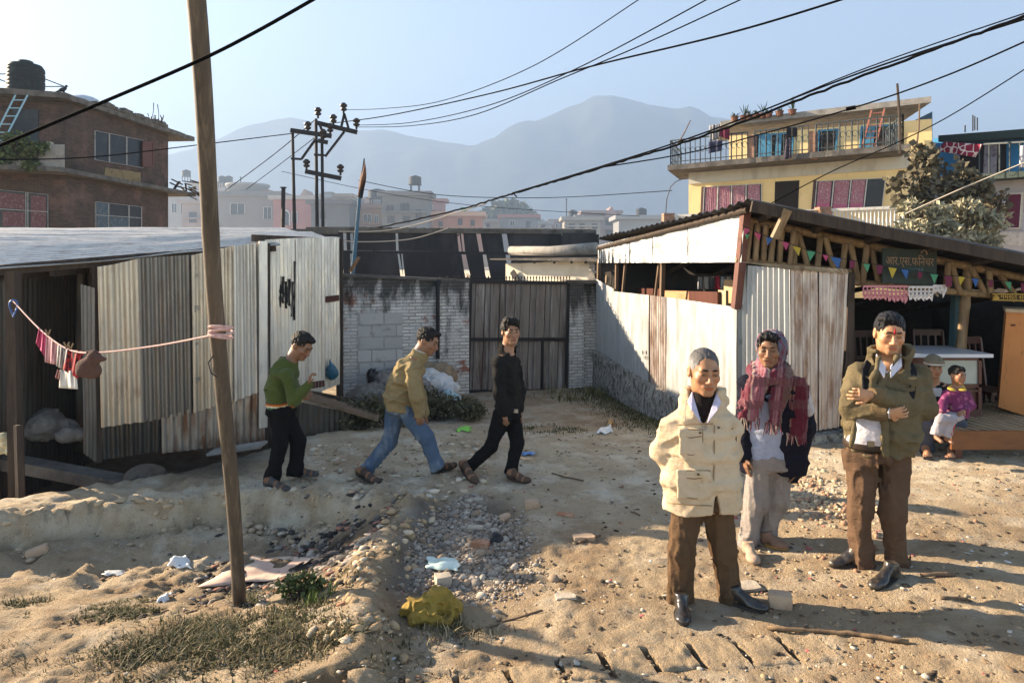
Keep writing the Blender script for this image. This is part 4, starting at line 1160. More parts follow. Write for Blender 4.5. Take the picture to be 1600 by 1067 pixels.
def tank(label, c, r, h, mat, legs=0.0, group=None, cage=False):
 t = thing('water_tank', label, 'water tank', c, group); c = Vector(c)
 m = MB(); z = legs; pr = [(r * .97, z)]
 for i in range(8):
  a = z + h * .80 * i / 8
  pr += [(r, a + h * .02), (r, a + h * .07), (r * .955, a + h * .085)]
 pr += [(r, z + h * .80), (r * .86, z + h * .90), (r * .42, z + h * .95)]
 m.lathe(c, pr, 22); m.build('tank_body', mat, t, True)
 m = MB(); m.lathe(c, [(r * .40, z + h * .945), (r * .40, z + h), (r * .3, z + h * 1.02)], 14); m.build('tank_lid', mat, t)
 if legs > .05:
  m = MB()
  for a in range(4):
   q = Vector((math.cos(a * 1.571 + .785), math.sin(a * 1.571 + .785), 0)) * r * .9; m.bar(c + q, c + q + Vector((0, 0, legs)), r * .13)
  m.box((c.x - r, c.y - r, c.z + legs - .05), (c.x + r, c.y + r, c.z + legs)); m.build('tank_stand', IRON, t)
 if cage:
  m = MB(); R_ = r * 1.42
  for sx in (-1, 1):
   for sy in (-1, 1): m.bar(c + Vector((sx * R_, sy * R_, -.1)), c + Vector((sx * R_, sy * R_, .75)), .035)
   m.bar(c + Vector((sx * R_, -R_, .75)), c + Vector((sx * R_, R_, .75)), .03); m.bar(c + Vector((-R_, sx * R_, .75)), c + Vector((R_, sx * R_, .75)), .03)
   m.bar(c + Vector((sx * R_, -R_, .1)), c + Vector((sx * R_, R_, .1)), .03); m.bar(c + Vector((-R_, sx * R_, .1)), c + Vector((R_, sx * R_, .1)), .03)
  m.build('tank_cage', IRON, t)
 return t

LA = Line((103, 25.0), (262, 31.5)); LB = Line((-140, 23.4), (103, 25.0))
def brick_house():
 t = thing('brick_house', 'dark red brick house with concrete ledges behind the tin sheds', 'house', LA.pt(180, 480))
 BR = lambda nm, tg: M(nm, .3, brick=dict(tangent=tg, c1=(.085, .052, .040), c2=(.047, .031, .026), mortar=(.085, .068, .055), size=(.23, .072), msize=.011), layers=(((.17, .10, .08), 1.0, .52, .68, .7), ((.03, .021, .018), 1.6, .52, .70, .6)), rough=.95, bump=((20, .4),), bdist=.015)
 b1, b2 = BR('brick_side', LA.t), BR('brick_front', LB.t)
 m = MB(); slab(m, LA, [(103, 480), (262, 480), (262, 196), (103, 160)], 0, .25); m.build('side_wall', b1, t)
 m = MB(); slab(m, LB, [(-140, 480), (103, 480), (103, 160), (-140, 160)], 0, .25); m.build('front_wall', b2, t)
 m = MB(); slab(m, LA, [(262.2, 480), (262.8, 480), (262.8, 196), (262.2, 196)], -.26, 3.0); m.build('rear_wall', b1, t)
 # roof slab, raised kerb, ledges
 c0, c1, c2 = LA.pt(103, 152, 0), LA.pt(262, 198, 0), LB.pt(-140, 150, 0)
 z = 8.28
 def plate(nm, z0, th, oA, oB, mt, rag=.0, seed=0, ext=1.0):
  a = [up(LB.pt(-150, 300, oB), z0), up(LA.A + LA.n * oA - LA.t * oB * 1.0, z0), up(LA.B + LA.n * oA + LA.t * ext, z0), up(LA.B + LA.t * ext + Vector((-9, 1, 0)), z0), up(LB.pt(-150, 300, 0) + Vector((-2, 8, 0)), z0)]
  m = MB(); rr = random.Random(seed); pts = []
  for i in range(len(a)):
   p, q = a[i], a[(i + 1) % len(a)]; k = 26 if i in (0, 1) else (10 if i == 2 else 1)
   for j in range(k): pts.append(p.lerp(q, j / k) + Vector((rr.uniform(-rag, rag), rr.uniform(-rag, rag), 0)))
  m.prism(pts, (0, 0, th)); return m.build(nm, mt, t)
 plate('roof_slab', 8.02, .20, .35, .55, DCONC, .05, 1, 1.7); plate('floor_ledge', 5.32, .16, .55, 1.1, DCONC, .06, 2, 1.5)
 m = MB(); rr = random.Random(4)
 for i in range(38):
  px = 150 + i * 2.9; q = LA.pt(px, 200, .28); q.z = 8.22; m.box((q.x - .12, q.y - .12, q.z), (q.x + .10, q.y + .11, q.z + rr.uniform(.03, .22)))
 m.build('roof_kerb', DCONC, t)
 m = MB(); rr = random.Random(6)
 for i in range(16): q = up(LA.B + LA.t * rr.uniform(.2, 1.6) + LA.n * rr.uniform(-.3, .8), 5.5 + rr.uniform(0, .55)); m.bar(q, q + Vector((rr.uniform(-.2, 1.1), rr.uniform(-.6, .6), rr.uniform(-.5, .1))), rr.uniform(.05, .16), .04)
 m.build('broken_eave', DWOOD, t)
 # ledge parapet on the front with shrubs
 m = MB(); slab(m, LB, [(-140, 268), (100, 262), (100, 226), (-140, 224)], 1.0, .12); m.build('parapet', CONC, t)
 FR = M('grey_frame', (.30, .29, .28), layers=(((.15, .13, .11), 9, .5, .7),), rough=.7); FRB = M('brown_frame', (.085, .035, .028), rough=.6)
 win(t, LA, [(149, 250), (224, 263), (224, 219), (149, 204)], [0, .30, .66, 1], FR, GLASSD, -.04)
 m = MB(); L3 = Line((222, LA.pt(222, 230).y), (241, LA.pt(222, 230).y + .9)); 
 slab(m, L3, [(223, 261), (225, 261), (225, 221), (223, 221)], .1, .05); slab(m, L3, [(239, 259), (241, 259), (241, 222), (239, 222)], .1, .05); slab(m, L3, [(223, 224), (241, 224), (241, 221), (223, 221)], .1, .05); slab(m, L3, [(223, 261), (241, 261), (241, 258), (223, 258)], .1, .05); slab(m, L3, [(225, 258), (239, 258), (239, 224), (225, 224)], .08, .02); m.build('open_shutter', FRB, t)
 cu = M('faded_curtain', (.13, .06, .065), layers=(((.22, .17, .17), 12, .5, .65, .7),), rough=.9); cb = M('bluish_curtain', (.07, .095, .115), layers=(((.17, .17, .175), 9, .5, .65, .7),), rough=.9)
 win(t, LA, [(150, 370), (222, 370), (222, 323), (150, 315)], [0, .28, .72, 1], FR, GLASSD, -.04, split=.62, curtain=[(.02, .26, .02, .98, cb), (.30, .70, .02, .58, cb)])
 win(t, LB, [(-4, 372), (75, 372), (75, 304), (-4, 296)], [0, .56, .6, 1], FR, GLASSD, .0, split=.60, curtain=[(.02, .54, .62, .95, cu), (.1, .54, .25, .56, cu), (.66, .96, .05, .95, cu)])
 m = MB(); slab(m, LB, [(20, 232), (60, 232), (60, 172), (20, 170)], .05, .05); m.build('balcony_door', GLASSD, t)
 # mounting block under the upper window
 m = MB(); slab(m, LA, [(163, 278), (220, 290), (220, 270), (165, 262)], .04, .06); m.build('render_patch', M('ochre_render', (.21, .15, .075), layers=(((.12, .08, .05), 5, .5, .7),), rough=.9), t)
 GR = M('tank_black', (.016, .020, .019), layers=(((.05, .055, .05), 4, .55, .75, .6),), rough=.6)
 tk = LB.pt(40, 150, -1.4); tk.z = 8.24
 tank('large dark ribbed water tank in an iron cage on the brick house roof', tk, .62, 1.42, GR, .05, cage=True)
 # blue ladder
 l = thing('ladder', 'pale blue metal ladder leaning against the brick house roof edge', 'ladder', LB.pt(12, 224, .9))
 BLU = M('ladder_blue', (.20, .34, .42), layers=(((.35, .36, .36), 14, .55, .7),), rough=.5)
 for x0, x1 in ((24, 43), (6, 24)): 
  m = MB(); m.bar(LB.pt(x1, 149, .62), LB.pt(x0 - 22, 228, .95), .05); m.build('rail', BLU, l)
 for k in range(6):
  u = .1 + k * .16; m = MB(); m.bar(LB.pt(43, 149, .62).lerp(LB.pt(2, 228, .95), u), LB.pt(24, 149, .62).lerp(LB.pt(-16, 228, .95), u), .035); m.build('rung', BLU, l)
 # crow on the roof kerb
 q = LB.pt(98, 148, .3); q.z = 8.22
 b = SDF(); f = Vector((1, .1, 0)); b.ell(q + Vector((0, 0, .17)), (.15, .07, .075), frame((-.1, 1, 0), (-.45, 0, 1)), .03); b.ell(q + Vector((.13, 0, .29)), (.05, .04, .045), None, .03); b.cap(q + Vector((.16, 0, .29)), q + Vector((.24, 0, .28)), .018, .004, .01); b.cap(q + Vector((-.1, 0, .13)), q + Vector((-.30, 0, .06)), .04, .02, .02); b.cap(q + Vector((.02, .02, .1)), q + Vector((.02, .02, 0)), .012, .012, .01); b.cap(q + Vector((.02, -.02, .1)), q + Vector((.02, -.02, 0)), .012, .012, .01)
 v, f = b.mesh(.014); tag(obj('crow', v, f, M('crow_black', (.012, .012, .014), rough=.5), None, True), 'black crow perched on the brick house roof edge beside the pale dish', 'bird')
 # dish lying on the roof
 q = LB.pt(125, 150, .0); q = up(LA.pt(118, 150, -.6), 8.22)
 m = MB(); m.lathe((0, 0, 0), [(.02, 0), (.3, .03), (.55, .12), (.75, .25), (.76, .25), (.56, .10), (.3, .0)], 20); 
 rot = Matrix.Rotation(math.radians(200), 3, 'X'); m.v = [rot @ v + q + Vector((0, 0, .36)) for v in m.v]
 tag(m.build('satellite_dish', M('dish_grey', (.42, .44, .47), rough=.4, metal=.3), None, True), 'pale grey dish lying face down on the brick house roof', 'dish')
 # pot and weeds
 m = MB(); q = LB.pt(75, 236, .9); m.lathe(q, [(.12, 0), (.17, .28), (.19, .30), (.15, .30)], 12); tag(m.build('flower_pot', M('pot_pale', (.36, .33, .28), rough=.8)), 'pale flower pot on the brick house ledge', 'pot')
 return t
brick_house()

YF = Line((1078, 26.4), (1420, 22.2))           # lower facade
YB = Line((1043, 25.6), (1412, 21.0))           # balcony edge
YU = Line((1136, 26.9), (1462, 22.9))           # upper facade, set back
def yellow_house():
 t = thing('yellow_house', 'yellow two storey house with an iron railed balcony and blue doors', 'house', YF.pt(1250, 440))
 Y = M('yellow_paint', (.76, .57, .28), layers=(((.66, .48, .22), 1.1, .45, .65, .7), ((.40, .31, .18), (3, 3, .7), .60, .76, .5)), rough=.85, bump=((12, .2),))
 CR = M('cream_band', (.52, .49, .42), layers=(((.34, .31, .26), (2, 2, .8), .48, .70, .7), ((.18, .16, .13), (6, 6, .8), .62, .78, .6)), rough=.9)
 m = MB(); slab(m, YF, [(1076, 480), (1421, 480), (1421, 250), (1076, 278)], 0, .3); m.build('lower_wall', Y, t)
 m = MB(); slab(m, YU, [(1139, 290), (1456, 268), (1456, 186), (1139, 213)], 0, .3); m.build('upper_wall', Y, t)
 BLs = M('blue_side', (.035, .10, .20), layers=(((.02, .05, .10), 2, .5, .7),), rough=.8)
 e = YU.pt(1456, 268, 0); m = MB(); m.hexa([up(e, 2.9), up(e, 2.9) + Vector((.02, 0, 0)), up(e + Vector((.75, 4, 0)), 2.9), up(e + Vector((.7, 4, 0)), 2.9), up(e, 7.2), up(e, 7.2) + Vector((.02, 0, 0)), up(e + Vector((.75, 4, 0)), 7.2), up(e + Vector((.7, 4, 0)), 7.2)]); m.build('side_wall', BLs, t)
 zr = YU.pt(1456, 180, .5).z
 m = MB(); a = YU.pt(1138, 208, .9); b = YU.pt(1462, 176, .9); z0 = 7.42
 ua, ub = up(YU.A + YU.n * .5 - YU.t * .1, z0), up(YU.B + YU.n * .5 - YU.t * .1, z0)
 m.prism([ua, ub, ub + Vector((.9, 3.4, 0)), ua + Vector((.9, 3.4, 0))], (0, 0, .20)); m.build('roof_slab', CONC, t)
 # balcony slab, ragged
 za = 5.52; rr = random.Random(12)
 pts = []; A0, B0 = up(YB.A, za), up(YB.B + YB.t * .2, za)
 for i in range(40): pts.append(A0.lerp(B0, i / 39) + YB.n * rr.uniform(-.015, .015))
 pts += [B0 + Vector((.9, 2.6, 0)), A0 + Vector((1.2, 3.0, 0))]
 m = MB(); m.prism([p + Vector((0, 0, .07)) for p in pts], (0, 0, .19)); m.build('balcony_slab', DCONC, t)
 m = MB(); slab(m, YF, [(1076, 288), (1421, 263), (1421, 240), (1076, 262)], .06, .05); m.build('cream_band', CR, t)
 # windows below
 cu = M('pink_curtain', (.34, .15, .185), layers=(((.46, .36, .38), (22, 22, 14), .52, .62, .8), ((.30, .09, .14), 2, .5, .7, .6)), rough=.9); ch = M('magenta_hem', (.40, .12, .20), rough=.9)
 FW = M('window_white', (.55, .53, .50), layers=(((.34, .30, .26), 9, .5, .72),), rough=.6); FD = M('window_dark', (.07, .04, .035), rough=.6)
 win(t, YF, [(1098, 334), (1190, 331), (1190, 287), (1100, 292)], [0, .24, .48, .73, 1], FW, GLASSD, .02, 1.4, curtain=[(.03, .22, .03, .97, cu), (.26, .46, .03, .97, cu), (.50, .71, .03, .97, cu), (.76, .97, .03, .97, cu)])
 win(t, YF, [(1272, 330), (1378, 327), (1384, 278), (1276, 283)], [0, .25, .50, .73, 1], FW, GLASSD, .02, 1.5, curtain=[(.03, .22, .25, .97, cu), (.03, .22, .03, .25, ch), (.27, .48, .2, .97, cu), (.27, .48, .03, .2, ch), (.52, .71, .2, .97, cu), (.52, .71, .03, .2, ch)])
 for p4 in ([(1094, 335), (1099, 334), (1101, 291), (1096, 292)], [(1267, 331), (1272, 331), (1276, 282), (1271, 283)]):
  m = MB(); slab(m, YF, p4, .03, .06); m.build('window_jamb', FD, t)
 m = MB(); slab(m, YF, [(1209, 350), (1246, 350), (1249, 282), (1211, 284)], .012, .02); m.build('doorway', M('door_dark', (.022, .016, .013), rough=.9), t)
 # doors above
 BD = M('blue_door', (.045, .20, .33), layers=(((.02, .08, .14), (9, 9, 1), .5, .7, .7), ((.20, .32, .38), 7, .6, .75, .5)), rough=.6)
 for p4, hl in (([(1178, 262), (1236, 257), (1240, 206), (1180, 210)], ((.1, .45), (.55, .7))), ([(1276, 252), (1305, 250), (1309, 201), (1279, 203)], ()), ([(1342, 247), (1400, 243), (1408, 193), (1346, 197)], ((.10, .35),))):
  m = MB(); slab(m, YU, p4, .012, .02); o = m.build('balcony_door', MATS['door_dark'], t)
  m = MB(); (x0, y0), (x1, y1), (x2, y2), (x3, y3) = p4
  slab(m, YU, [(x0 - 1, y0), (x0 + 2, y0), (x3 + 2, y3), (x3 - 1, y3)], .05, .05); slab(m, YU, [(x1 - 2, y1), (x1 + 1, y1), (x2 + 1, y2), (x2 - 2, y2)], .05, .05); slab(m, YU, [(x3, y3 + 3), (x2, y2 + 3), (x2, y2), (x3, y3)], .05, .05)
  for u0, u1 in hl:
   lp = lambda u, q: (x0 + (x1 - x0) * u, y0 + (y1 - y0) * u) if q == 0 else (x3 + (x2 - x3) * u, y3 + (y2 - y3) * u)
   slab(m, YU, [lp(u0, 0), lp(u1, 0), lp(u1, 1), lp(u0, 1)], .04, .02)
  m.build('door_frame', BD, o)
 # brick pillars and railing
 PBk = M('pillar_brick', .3, brick=dict(tangent=YB.t, c1=(.36, .17, .10), c2=(.25, .12, .075), mortar=(.24, .19, .15), size=(.23, .085), msize=.014), rough=.95)
 for x in (1173, 1269): 
  m = MB(); y0 = np.interp(x, [1043, 1412], [262, 239]); slab(m, YB, [(x - 5, y0), (x + 6, y0), (x + 6, y0 - 43), (x - 5, y0 - 43)], -.12, .28); m.build('brick_pillar', PBk, t)
 zb = za + .26
 def railing(nm, a, b, n, mt, fancy=True):
  m = MB(); h = .92
  m.bar(a + Vector((0, 0, h)), b + Vector((0, 0, h)), .05, .04); m.bar(a + Vector((0, 0, .12)), b + Vector((0, 0, .12)), .03)
  d = (b - a).normalized()
  for i in range(n + 1):
   q = a.lerp(b, i / n); m.bar(q, q + Vector((0, 0, h)), .035 if i % 2 == 0 else .022)
   if fancy and i < n:
    c = a.lerp(b, (i + .5) / n) + Vector((0, 0, .5)); r = (b - a).length / n * .40
    m.tube([c + d * r * math.cos(q_) + Vector((0, 0, r * 1.4 * math.sin(q_))) for q_ in np.linspace(0, 5.2, 9)], .010, 4, False)
  return m.build(nm, mt, t)
 RI = M('rail_dark', (.035, .045, .05), layers=(((.10, .15, .17), 9, .56, .72, .7),), rough=.6)
 s = lambda px: up(YB.pt(px, 260, -.10), zb)
 railing('railing', s(1048), s(1168), 15, RI); railing('railing', s(1179), s(1263), 9, RI); railing('railing', s(1275), s(1411), 14, RI)
 railing('railing', s(1048), s(1048) + Vector((1.1, 2.8, 0)), 7, RI); railing('railing', s(1411), s(1411) + Vector((.8, 2.4, 0)), 8, RI)
 # balustrade of the lower terrace
 BLn = Line((1040, 25.4), (1440, 21.0)); wh = M('baluster_white', (.56, .54, .49), layers=(((.36, .33, .28), 6, .5, .72),), rough=.8)
 m = MB(); za2 = BLn.pt(1041, 338).z; k = 74
 a, b = up(BLn.A, za2), up(BLn.B, za2)
 m.bar(a, b, .14, .09); m.bar(a - Vector((0, 0, .75)), b - Vector((0, 0, .75)), .18, .12)
 for i in range(k): q = a.lerp(b, (i + .5) / k); m.lathe(q - Vector((0, 0, .70)), [(.045, 0), (.03, .08), (.055, .25), (.03, .45), (.045, .66)], 6)
 m.build('balustrade', wh, t)
 for px in (1044, 1286):
  m = MB(); q = up(BLn.pt(px, 350), za2); m.box((q.x - .2, q.y - .2, za2 - .9), (q.x + .2, q.y + .2, za2 + .10)); m.build('terrace_pier', PBk, t)
 # ladder, poles, pots, laundry: things of their own
 l = thing('ladder', 'rusty red ladder leaning against the yellow house roof', 'ladder', YB.pt(1348, 246, -.6)); RL = M('ladder_rust', (.22, .085, .055), rough=.7)
 a0, a1, b0, b1 = up(YB.pt(1346, 246, -.5), zb), YU.pt(1362, 173, .95), up(YB.pt(1367, 245, -.5), zb), YU.pt(1382, 171, .95)
 for a, b in ((a0, a1), (b0, b1)): m = MB(); m.bar(a, b, .055); m.build('rail', RL, l)
 for i in range(6): m = MB(); u = .12 + i * .16; m.bar(a0.lerp(a1, u), b0.lerp(b1, u), .04); m.build('rung', RL, l)
 for lb, q0, q1, r in (('tall crooked wooden pole rising above the yellow house balcony corner', (1407, 240), (1402, 131), .05), ('short thin pole at the right end of the yellow house balcony', (1431, 240), (1437, 162), .03), ('slanted thin pole at the left end of the yellow house balcony', (1056, 230), (1079, 188), .025)):
  m = MB(); a, b = YB.pt(*q0, -.05), YB.pt(*q1, -.05); m.tube([a, a.lerp(b, .5) + Vector((.03, 0, 0)), b], [r, r * .9, r * .7], 7); tag(m.build('wooden_pole', WOOD if r < .05 else DWOOD), lb, 'pole')
 m = MB(); q = [YB.pt(x, y, .05) for x, y in ((1040, 335), (1042, 310), (1048, 292), (1056, 284), (1066, 280))]; m.tube(q, .018, 6); tag(m.build('bent_pipe', IRON), 'thin bent pipe curving up the left corner of the yellow house', 'pipe')
 rr = random.Random(8); names = ['small terracotta pot', 'brown pot with a spiky plant', 'dark pot with a dry plant', 'round clay pot', 'squat clay pot', 'pot with a bare stem', 'last clay pot']
 PT = M('terracotta', (.17, .075, .045), layers=(((.08, .04, .03), 9, .5, .7),), rough=.9); LV = M('pot_leaf', (.06, .085, .035), rough=.8)
 for i, px in enumerate((1148, 1162, 1170, 1181, 1192, 1201, 1218, 1238)):
  q = up(YU.pt(px, 200, .55), 7.54); tp = thing('flower_pot', 'clay pot with a small plant in the row on the yellow house roof edge', 'pot', q, 'pots along the yellow house roof')
  m = MB(); m.lathe(q, [(.10, 0), (.15, .16), (.17, .18), (.13, .18)], 10); m.build('pot', PT, tp)
  m = MB()
  for k in range(9): a = q + Vector((0, 0, .17)); d = Vector((rr.uniform(-.2, .2), rr.uniform(-.2, .2), rr.uniform(.1, .2 + .35 * ((i * 7) % 3 == 1)))); m.prism([a, a + d * .5 + Vector((.04, 0, 0)), a + d], (.005, .012, 0))
  m.build('plant', LV, tp)
 # balcony laundry
 for lb, nm, p4, mt in (('striped dark and white shirt hanging on the yellow house balcony line', 'hanging_shirt', [(1109, 222), (1124, 217), (1125, 194), (1108, 196)], M('shirt_stripe', (.03, .03, .04), layers=(((.45, .44, .44), (40, 40, .5), .52, .56, .9),), rough=.9)), ('dark red cloth hanging from the yellow house roof corner', 'hanging_cloth', [(1124, 213), (1140, 219), (1140, 200), (1125, 200)], M('maroon_cloth', (.12, .015, .035), rough=.9)), ('blue and black trousers hanging below the striped shirt', 'hanging_trousers', [(1107, 240), (1128, 236), (1129, 219), (1107, 222)], M('navy_cloth', (.018, .022, .05), layers=(((.10, .09, .12), 9, .55, .7),), rough=.9)),
       ('black jacket hanging at the blue door of the yellow house', 'hanging_jacket', [(1228, 216), (1246, 214), (1246, 200), (1229, 199)], M('black_wool', (.012, .012, .014), rough=.95)), ('dark skirt draped over the yellow house railing', 'hanging_skirt', [(1224, 250), (1237, 248), (1237, 217), (1228, 218)], M('patterned_dark', (.03, .025, .04), layers=(((.35, .28, .30), 16, .56, .66, .8),), rough=.9)), ('brown towel hung over the white balustrade of the yellow house', 'hanging_towel', [(1257, 338), (1286, 337), (1286, 328), (1257, 329)], M('brown_towel', (.16, .10, .06), rough=.95))):
  hang(nm, lb, YB, p4, mt, .12)
 return t

def hang(nm, lb, L, p4, mt, off=0.0, n=12, k=6, cat='laundry', wav=.03, group=None):
 """a cloth with folds hanging between its pixel corners BL, BR, TR, TL"""
 vs = []; fs = []; (bl, br, tr, tl) = p4; sd = R.random() * 9
 th = MB()
 for side in (0, .006):
  for i in range(n + 1):
   u = i / n
   for j in range(k + 1):
    v = j / k
    x = (bl[0] * (1 - u) + br[0] * u) * (1 - v) + (tl[0] * (1 - u) + tr[0] * u) * v; y = (bl[1] * (1 - u) + br[1] * u) * (1 - v) + (tl[1] * (1 - u) + tr[1] * u) * v
    vs.append(L.pt(x, y, off - side + wav * (1 - v * .6) * math.sin(u * 11 + sd + v) + wav * .5 * math.sin(u * 23 + sd * 2)))
 N = (n + 1) * (k + 1)
 for i in range(n):
  for j in range(k):
   a = i * (k + 1) + j; fs.append((a, a + k + 1, a + k + 2, a + 1)); fs.append((N + a, N + a + 1, N + a + k + 2, N + a + k + 1))
 rim = [i * (k + 1) for i in range(n + 1)] + [n * (k + 1) + j for j in range(1, k + 1)] + [i * (k + 1) + k for i in range(n - 1, -1, -1)] + [j for j in range(k - 1, 0, -1)]
 for i in range(len(rim)): a, b = rim[i], rim[(i + 1) % len(rim)]; fs.append((a, N + a, N + b, b))
 return tag(obj(nm, vs, fs, mt, None, True), lb, cat, group)
yellow_house()

def blue_house():
 L = Line((1466, 25), (1700, 20.2)); LU = Line((1466, 25.8), (1700, 21.4))
 t = thing('blue_house', 'bright blue topped house at the right edge with a railed balcony', 'house', L.pt(1560, 430))
 B = M('bright_blue', (.04, .21, .40), layers=(((.03, .12, .24), 1.2, .45, .7, .7),), rough=.8); G_ = M('green_roof', (.022, .035, .03), rough=.8); Lw = M('lilac_wall', (.42, .41, .44), layers=(((.28, .27, .29), 1.5, .5, .7, .6),), rough=.9)
 m = MB(); slab(m, L, [(1440, 480), (1720, 480), (1720, 262), (1440, 276)], 0, .3); m.build('lower_wall', Lw, t)
 m = MB(); slab(m, LU, [(1458, 285), (1720, 270), (1720, 205), (1458, 216)], 0, .3); m.build('upper_wall', B, t)
 m = MB(); slab(m, LU, [(1466, 222), (1725, 208), (1725, 192), (1466, 212)], .7, 3); m.build('roof_slab', G_, t)
 m = MB(); slab(m, L, [(1522, 282), (1725, 268), (1725, 258), (1522, 273)], .9, 1.4); m.build('balcony_slab', G_, t)
 m = MB(); slab(m, LU, [(1500, 280), (1572, 276), (1572, 222), (1500, 225)], .02, .03); m.build('doorway', MATS['door_dark'], t)
 m = MB(); slab(m, LU, [(1536, 278), (1556, 276), (1558, 226), (1538, 227)], .06, .03); m.build('door_leaf', M('grey_lilac', (.35, .31, .33), layers=(((.16, .10, .13), 6, .5, .65),), rough=.8), t)
 m = MB(); q = lambda x, y: L.pt(x, y, .85)
 m.bar(q(1528, 226), q(1725, 215), .05)
 for i in range(12): x = 1530 + i * 16; m.bar(q(x, 272 - i * .9), q(x, 226 - i * .9), .035)
 m.build('railing', MATS['rail_dark'], t)
 win(t, L, [(1564, 358), (1594, 358), (1598, 301), (1570, 302)], 1, MATS['window_white'], GLASSD, .03, 4.5, curtain=[(.05, .95, .02, .98, M('maroon_curtain', (.11, .025, .05), rough=.9))])
 win(t, L, [(1536, 355), (1560, 355), (1564, 305), (1540, 306)], 1, MATS['window_dark'], GLASSD, .02, 2, curtain=[(.05, .95, .02, .98, MATS['maroon_curtain'])])
 m = MB(); slab(m, L, [(1562, 382), (1600, 384), (1600, 362), (1562, 362)], .05, .06); m.build('sill_panel', MATS['window_white'], t)
 for i, (x, y0, y1) in enumerate(((1520, 205, 180), (1523, 204, 182), (1527, 204, 184), (1508, 207, 196))):
  m = MB(); m.bar(LU.pt(x, y0, .3), LU.pt(x, y1, .3), .03); m.build('rebar', IRON, t)
 hang('giraffe_blanket', 'maroon blanket with a white cell pattern hung on the blue house railing', L, [(1462, 236), (1524, 246), (1536, 226), (1476, 222)], cellmat(), 1.0, 16, 8, 'blanket', .04)
 hang('hanging_jeans', 'pale grey trousers hung at the right end of the blue house railing', L, [(1592, 262), (1610, 262), (1610, 226), (1594, 228)], M('pale_grey_cloth', (.30, .32, .36), rough=.9), 1.0)

def cellmat():
 m = M('cell_pattern', (.20, .012, .04), rough=.9); nt = m.node_tree; bs = nt.nodes['Principled BSDF']
 v = nt.nodes.new('ShaderNodeTexVoronoi'); v.feature = 'DISTANCE_TO_EDGE'; v.inputs['Scale'].default_value = 4.2
 nt.links.new(coords(nt), v.inputs['Vector'])
 r = nt.nodes.new('ShaderNodeMapRange'); nt.links.new(v.outputs[0], r.inputs[0]); r.inputs[1].default_value = .05; r.inputs[2].default_value = .08
 nt.links.new(mixc(nt, r.outputs[0], (.60, .52, .52), (.20, .012, .04)), bs.inputs['Base Color'])
 return m
blue_house()

# ---------------------------------------------------------------- houses far off in the haze
KS = 7.5                                        # true distance of the far town
def far_house(label, x0, x1, yt, d, col, wins, roofc=None, side=.0, group=None, name='house', extra=None, storey=None, tilt=0.0):
 d *= KS; A = Line((x0, d), (x1, d + tilt)); t = thing(name, label, 'house', up(A.pt((x0 + x1) / 2, 400), -1))
 k = 'far_%s' % '_'.join('%02d' % int(c * 99) for c in col)
 col = tuple(c * .62 for c in col); mt = M(k, col, layers=((tuple(c * .72 for c in col), .07, .45, .68, .7), (tuple(c * .5 for c in col), (.17, .17, .035), .58, .76, .6)), rough=.9)
 m = MB(); f = [A.pt(x0, 470), A.pt(x1, 470), A.pt(x1, yt), A.pt(x0, yt)]; dep = Vector((0, (f[1] - f[0]).length * .8, 0))
 for p in f[:2]: p.z = -8
 m.hexa([f[0], f[1], f[1] + dep, f[0] + dep, f[3], f[2], f[2] + dep, f[3] + dep]); m.build('wall', mt, t)
 m = MB(); o = Vector((2.6, -2.6, 0)); z = Vector((0, 0, 2.1)); q0, q1 = f[3] + Vector((-2.1, -2.6, 0)), f[2] + Vector((2.1, -2.6, 0))
 m.hexa([q0, q1, q1 + dep + Vector((0, 4.4, 0)), q0 + dep + Vector((0, 4.4, 0)), q0 + z, q1 + z, q1 + dep + z + Vector((0, 4.4, 0)), q0 + dep + z + Vector((0, 4.4, 0))]); m.build('roof', roofc or mt, t)
 if storey:
  for y in storey: m = MB(); slab(m, A, [(x0 - .6, y + 2), (x1 + .6, y + 2), (x1 + .6, y), (x0 - .6, y)], 3.7, 3.7); m.build('floor_band', mt, t)
 for (a, b, c, e, fr) in wins:
  m = MB(); slab(m, A, [(a, e), (b, e), (b, c), (a, c)], .3, .35); w_ = m.build('window', GLASSD, t)
  m = MB(); fw = .55
  for p4 in ([(a - fw, e), (a, e), (a, c), (a - fw, c)], [(b, e), (b + fw, e), (b + fw, c), (b, c)], [(a - fw, c), (b + fw, c), (b + fw, c - fw), (a - fw, c - fw)], [((a + b) / 2 - fw / 3, e), ((a + b) / 2 + fw / 3, e), ((a + b) / 2 + fw / 3, c), ((a + b) / 2 - fw / 3, c)]): slab(m, A, p4, .6, .45)
  m.build('window_frame', fr, w_)
 return t, A
FWH = M('far_white_frame', (.55, .54, .52), rough=.8); FBR = M('far_brown_frame', (.10, .055, .04), rough=.8)
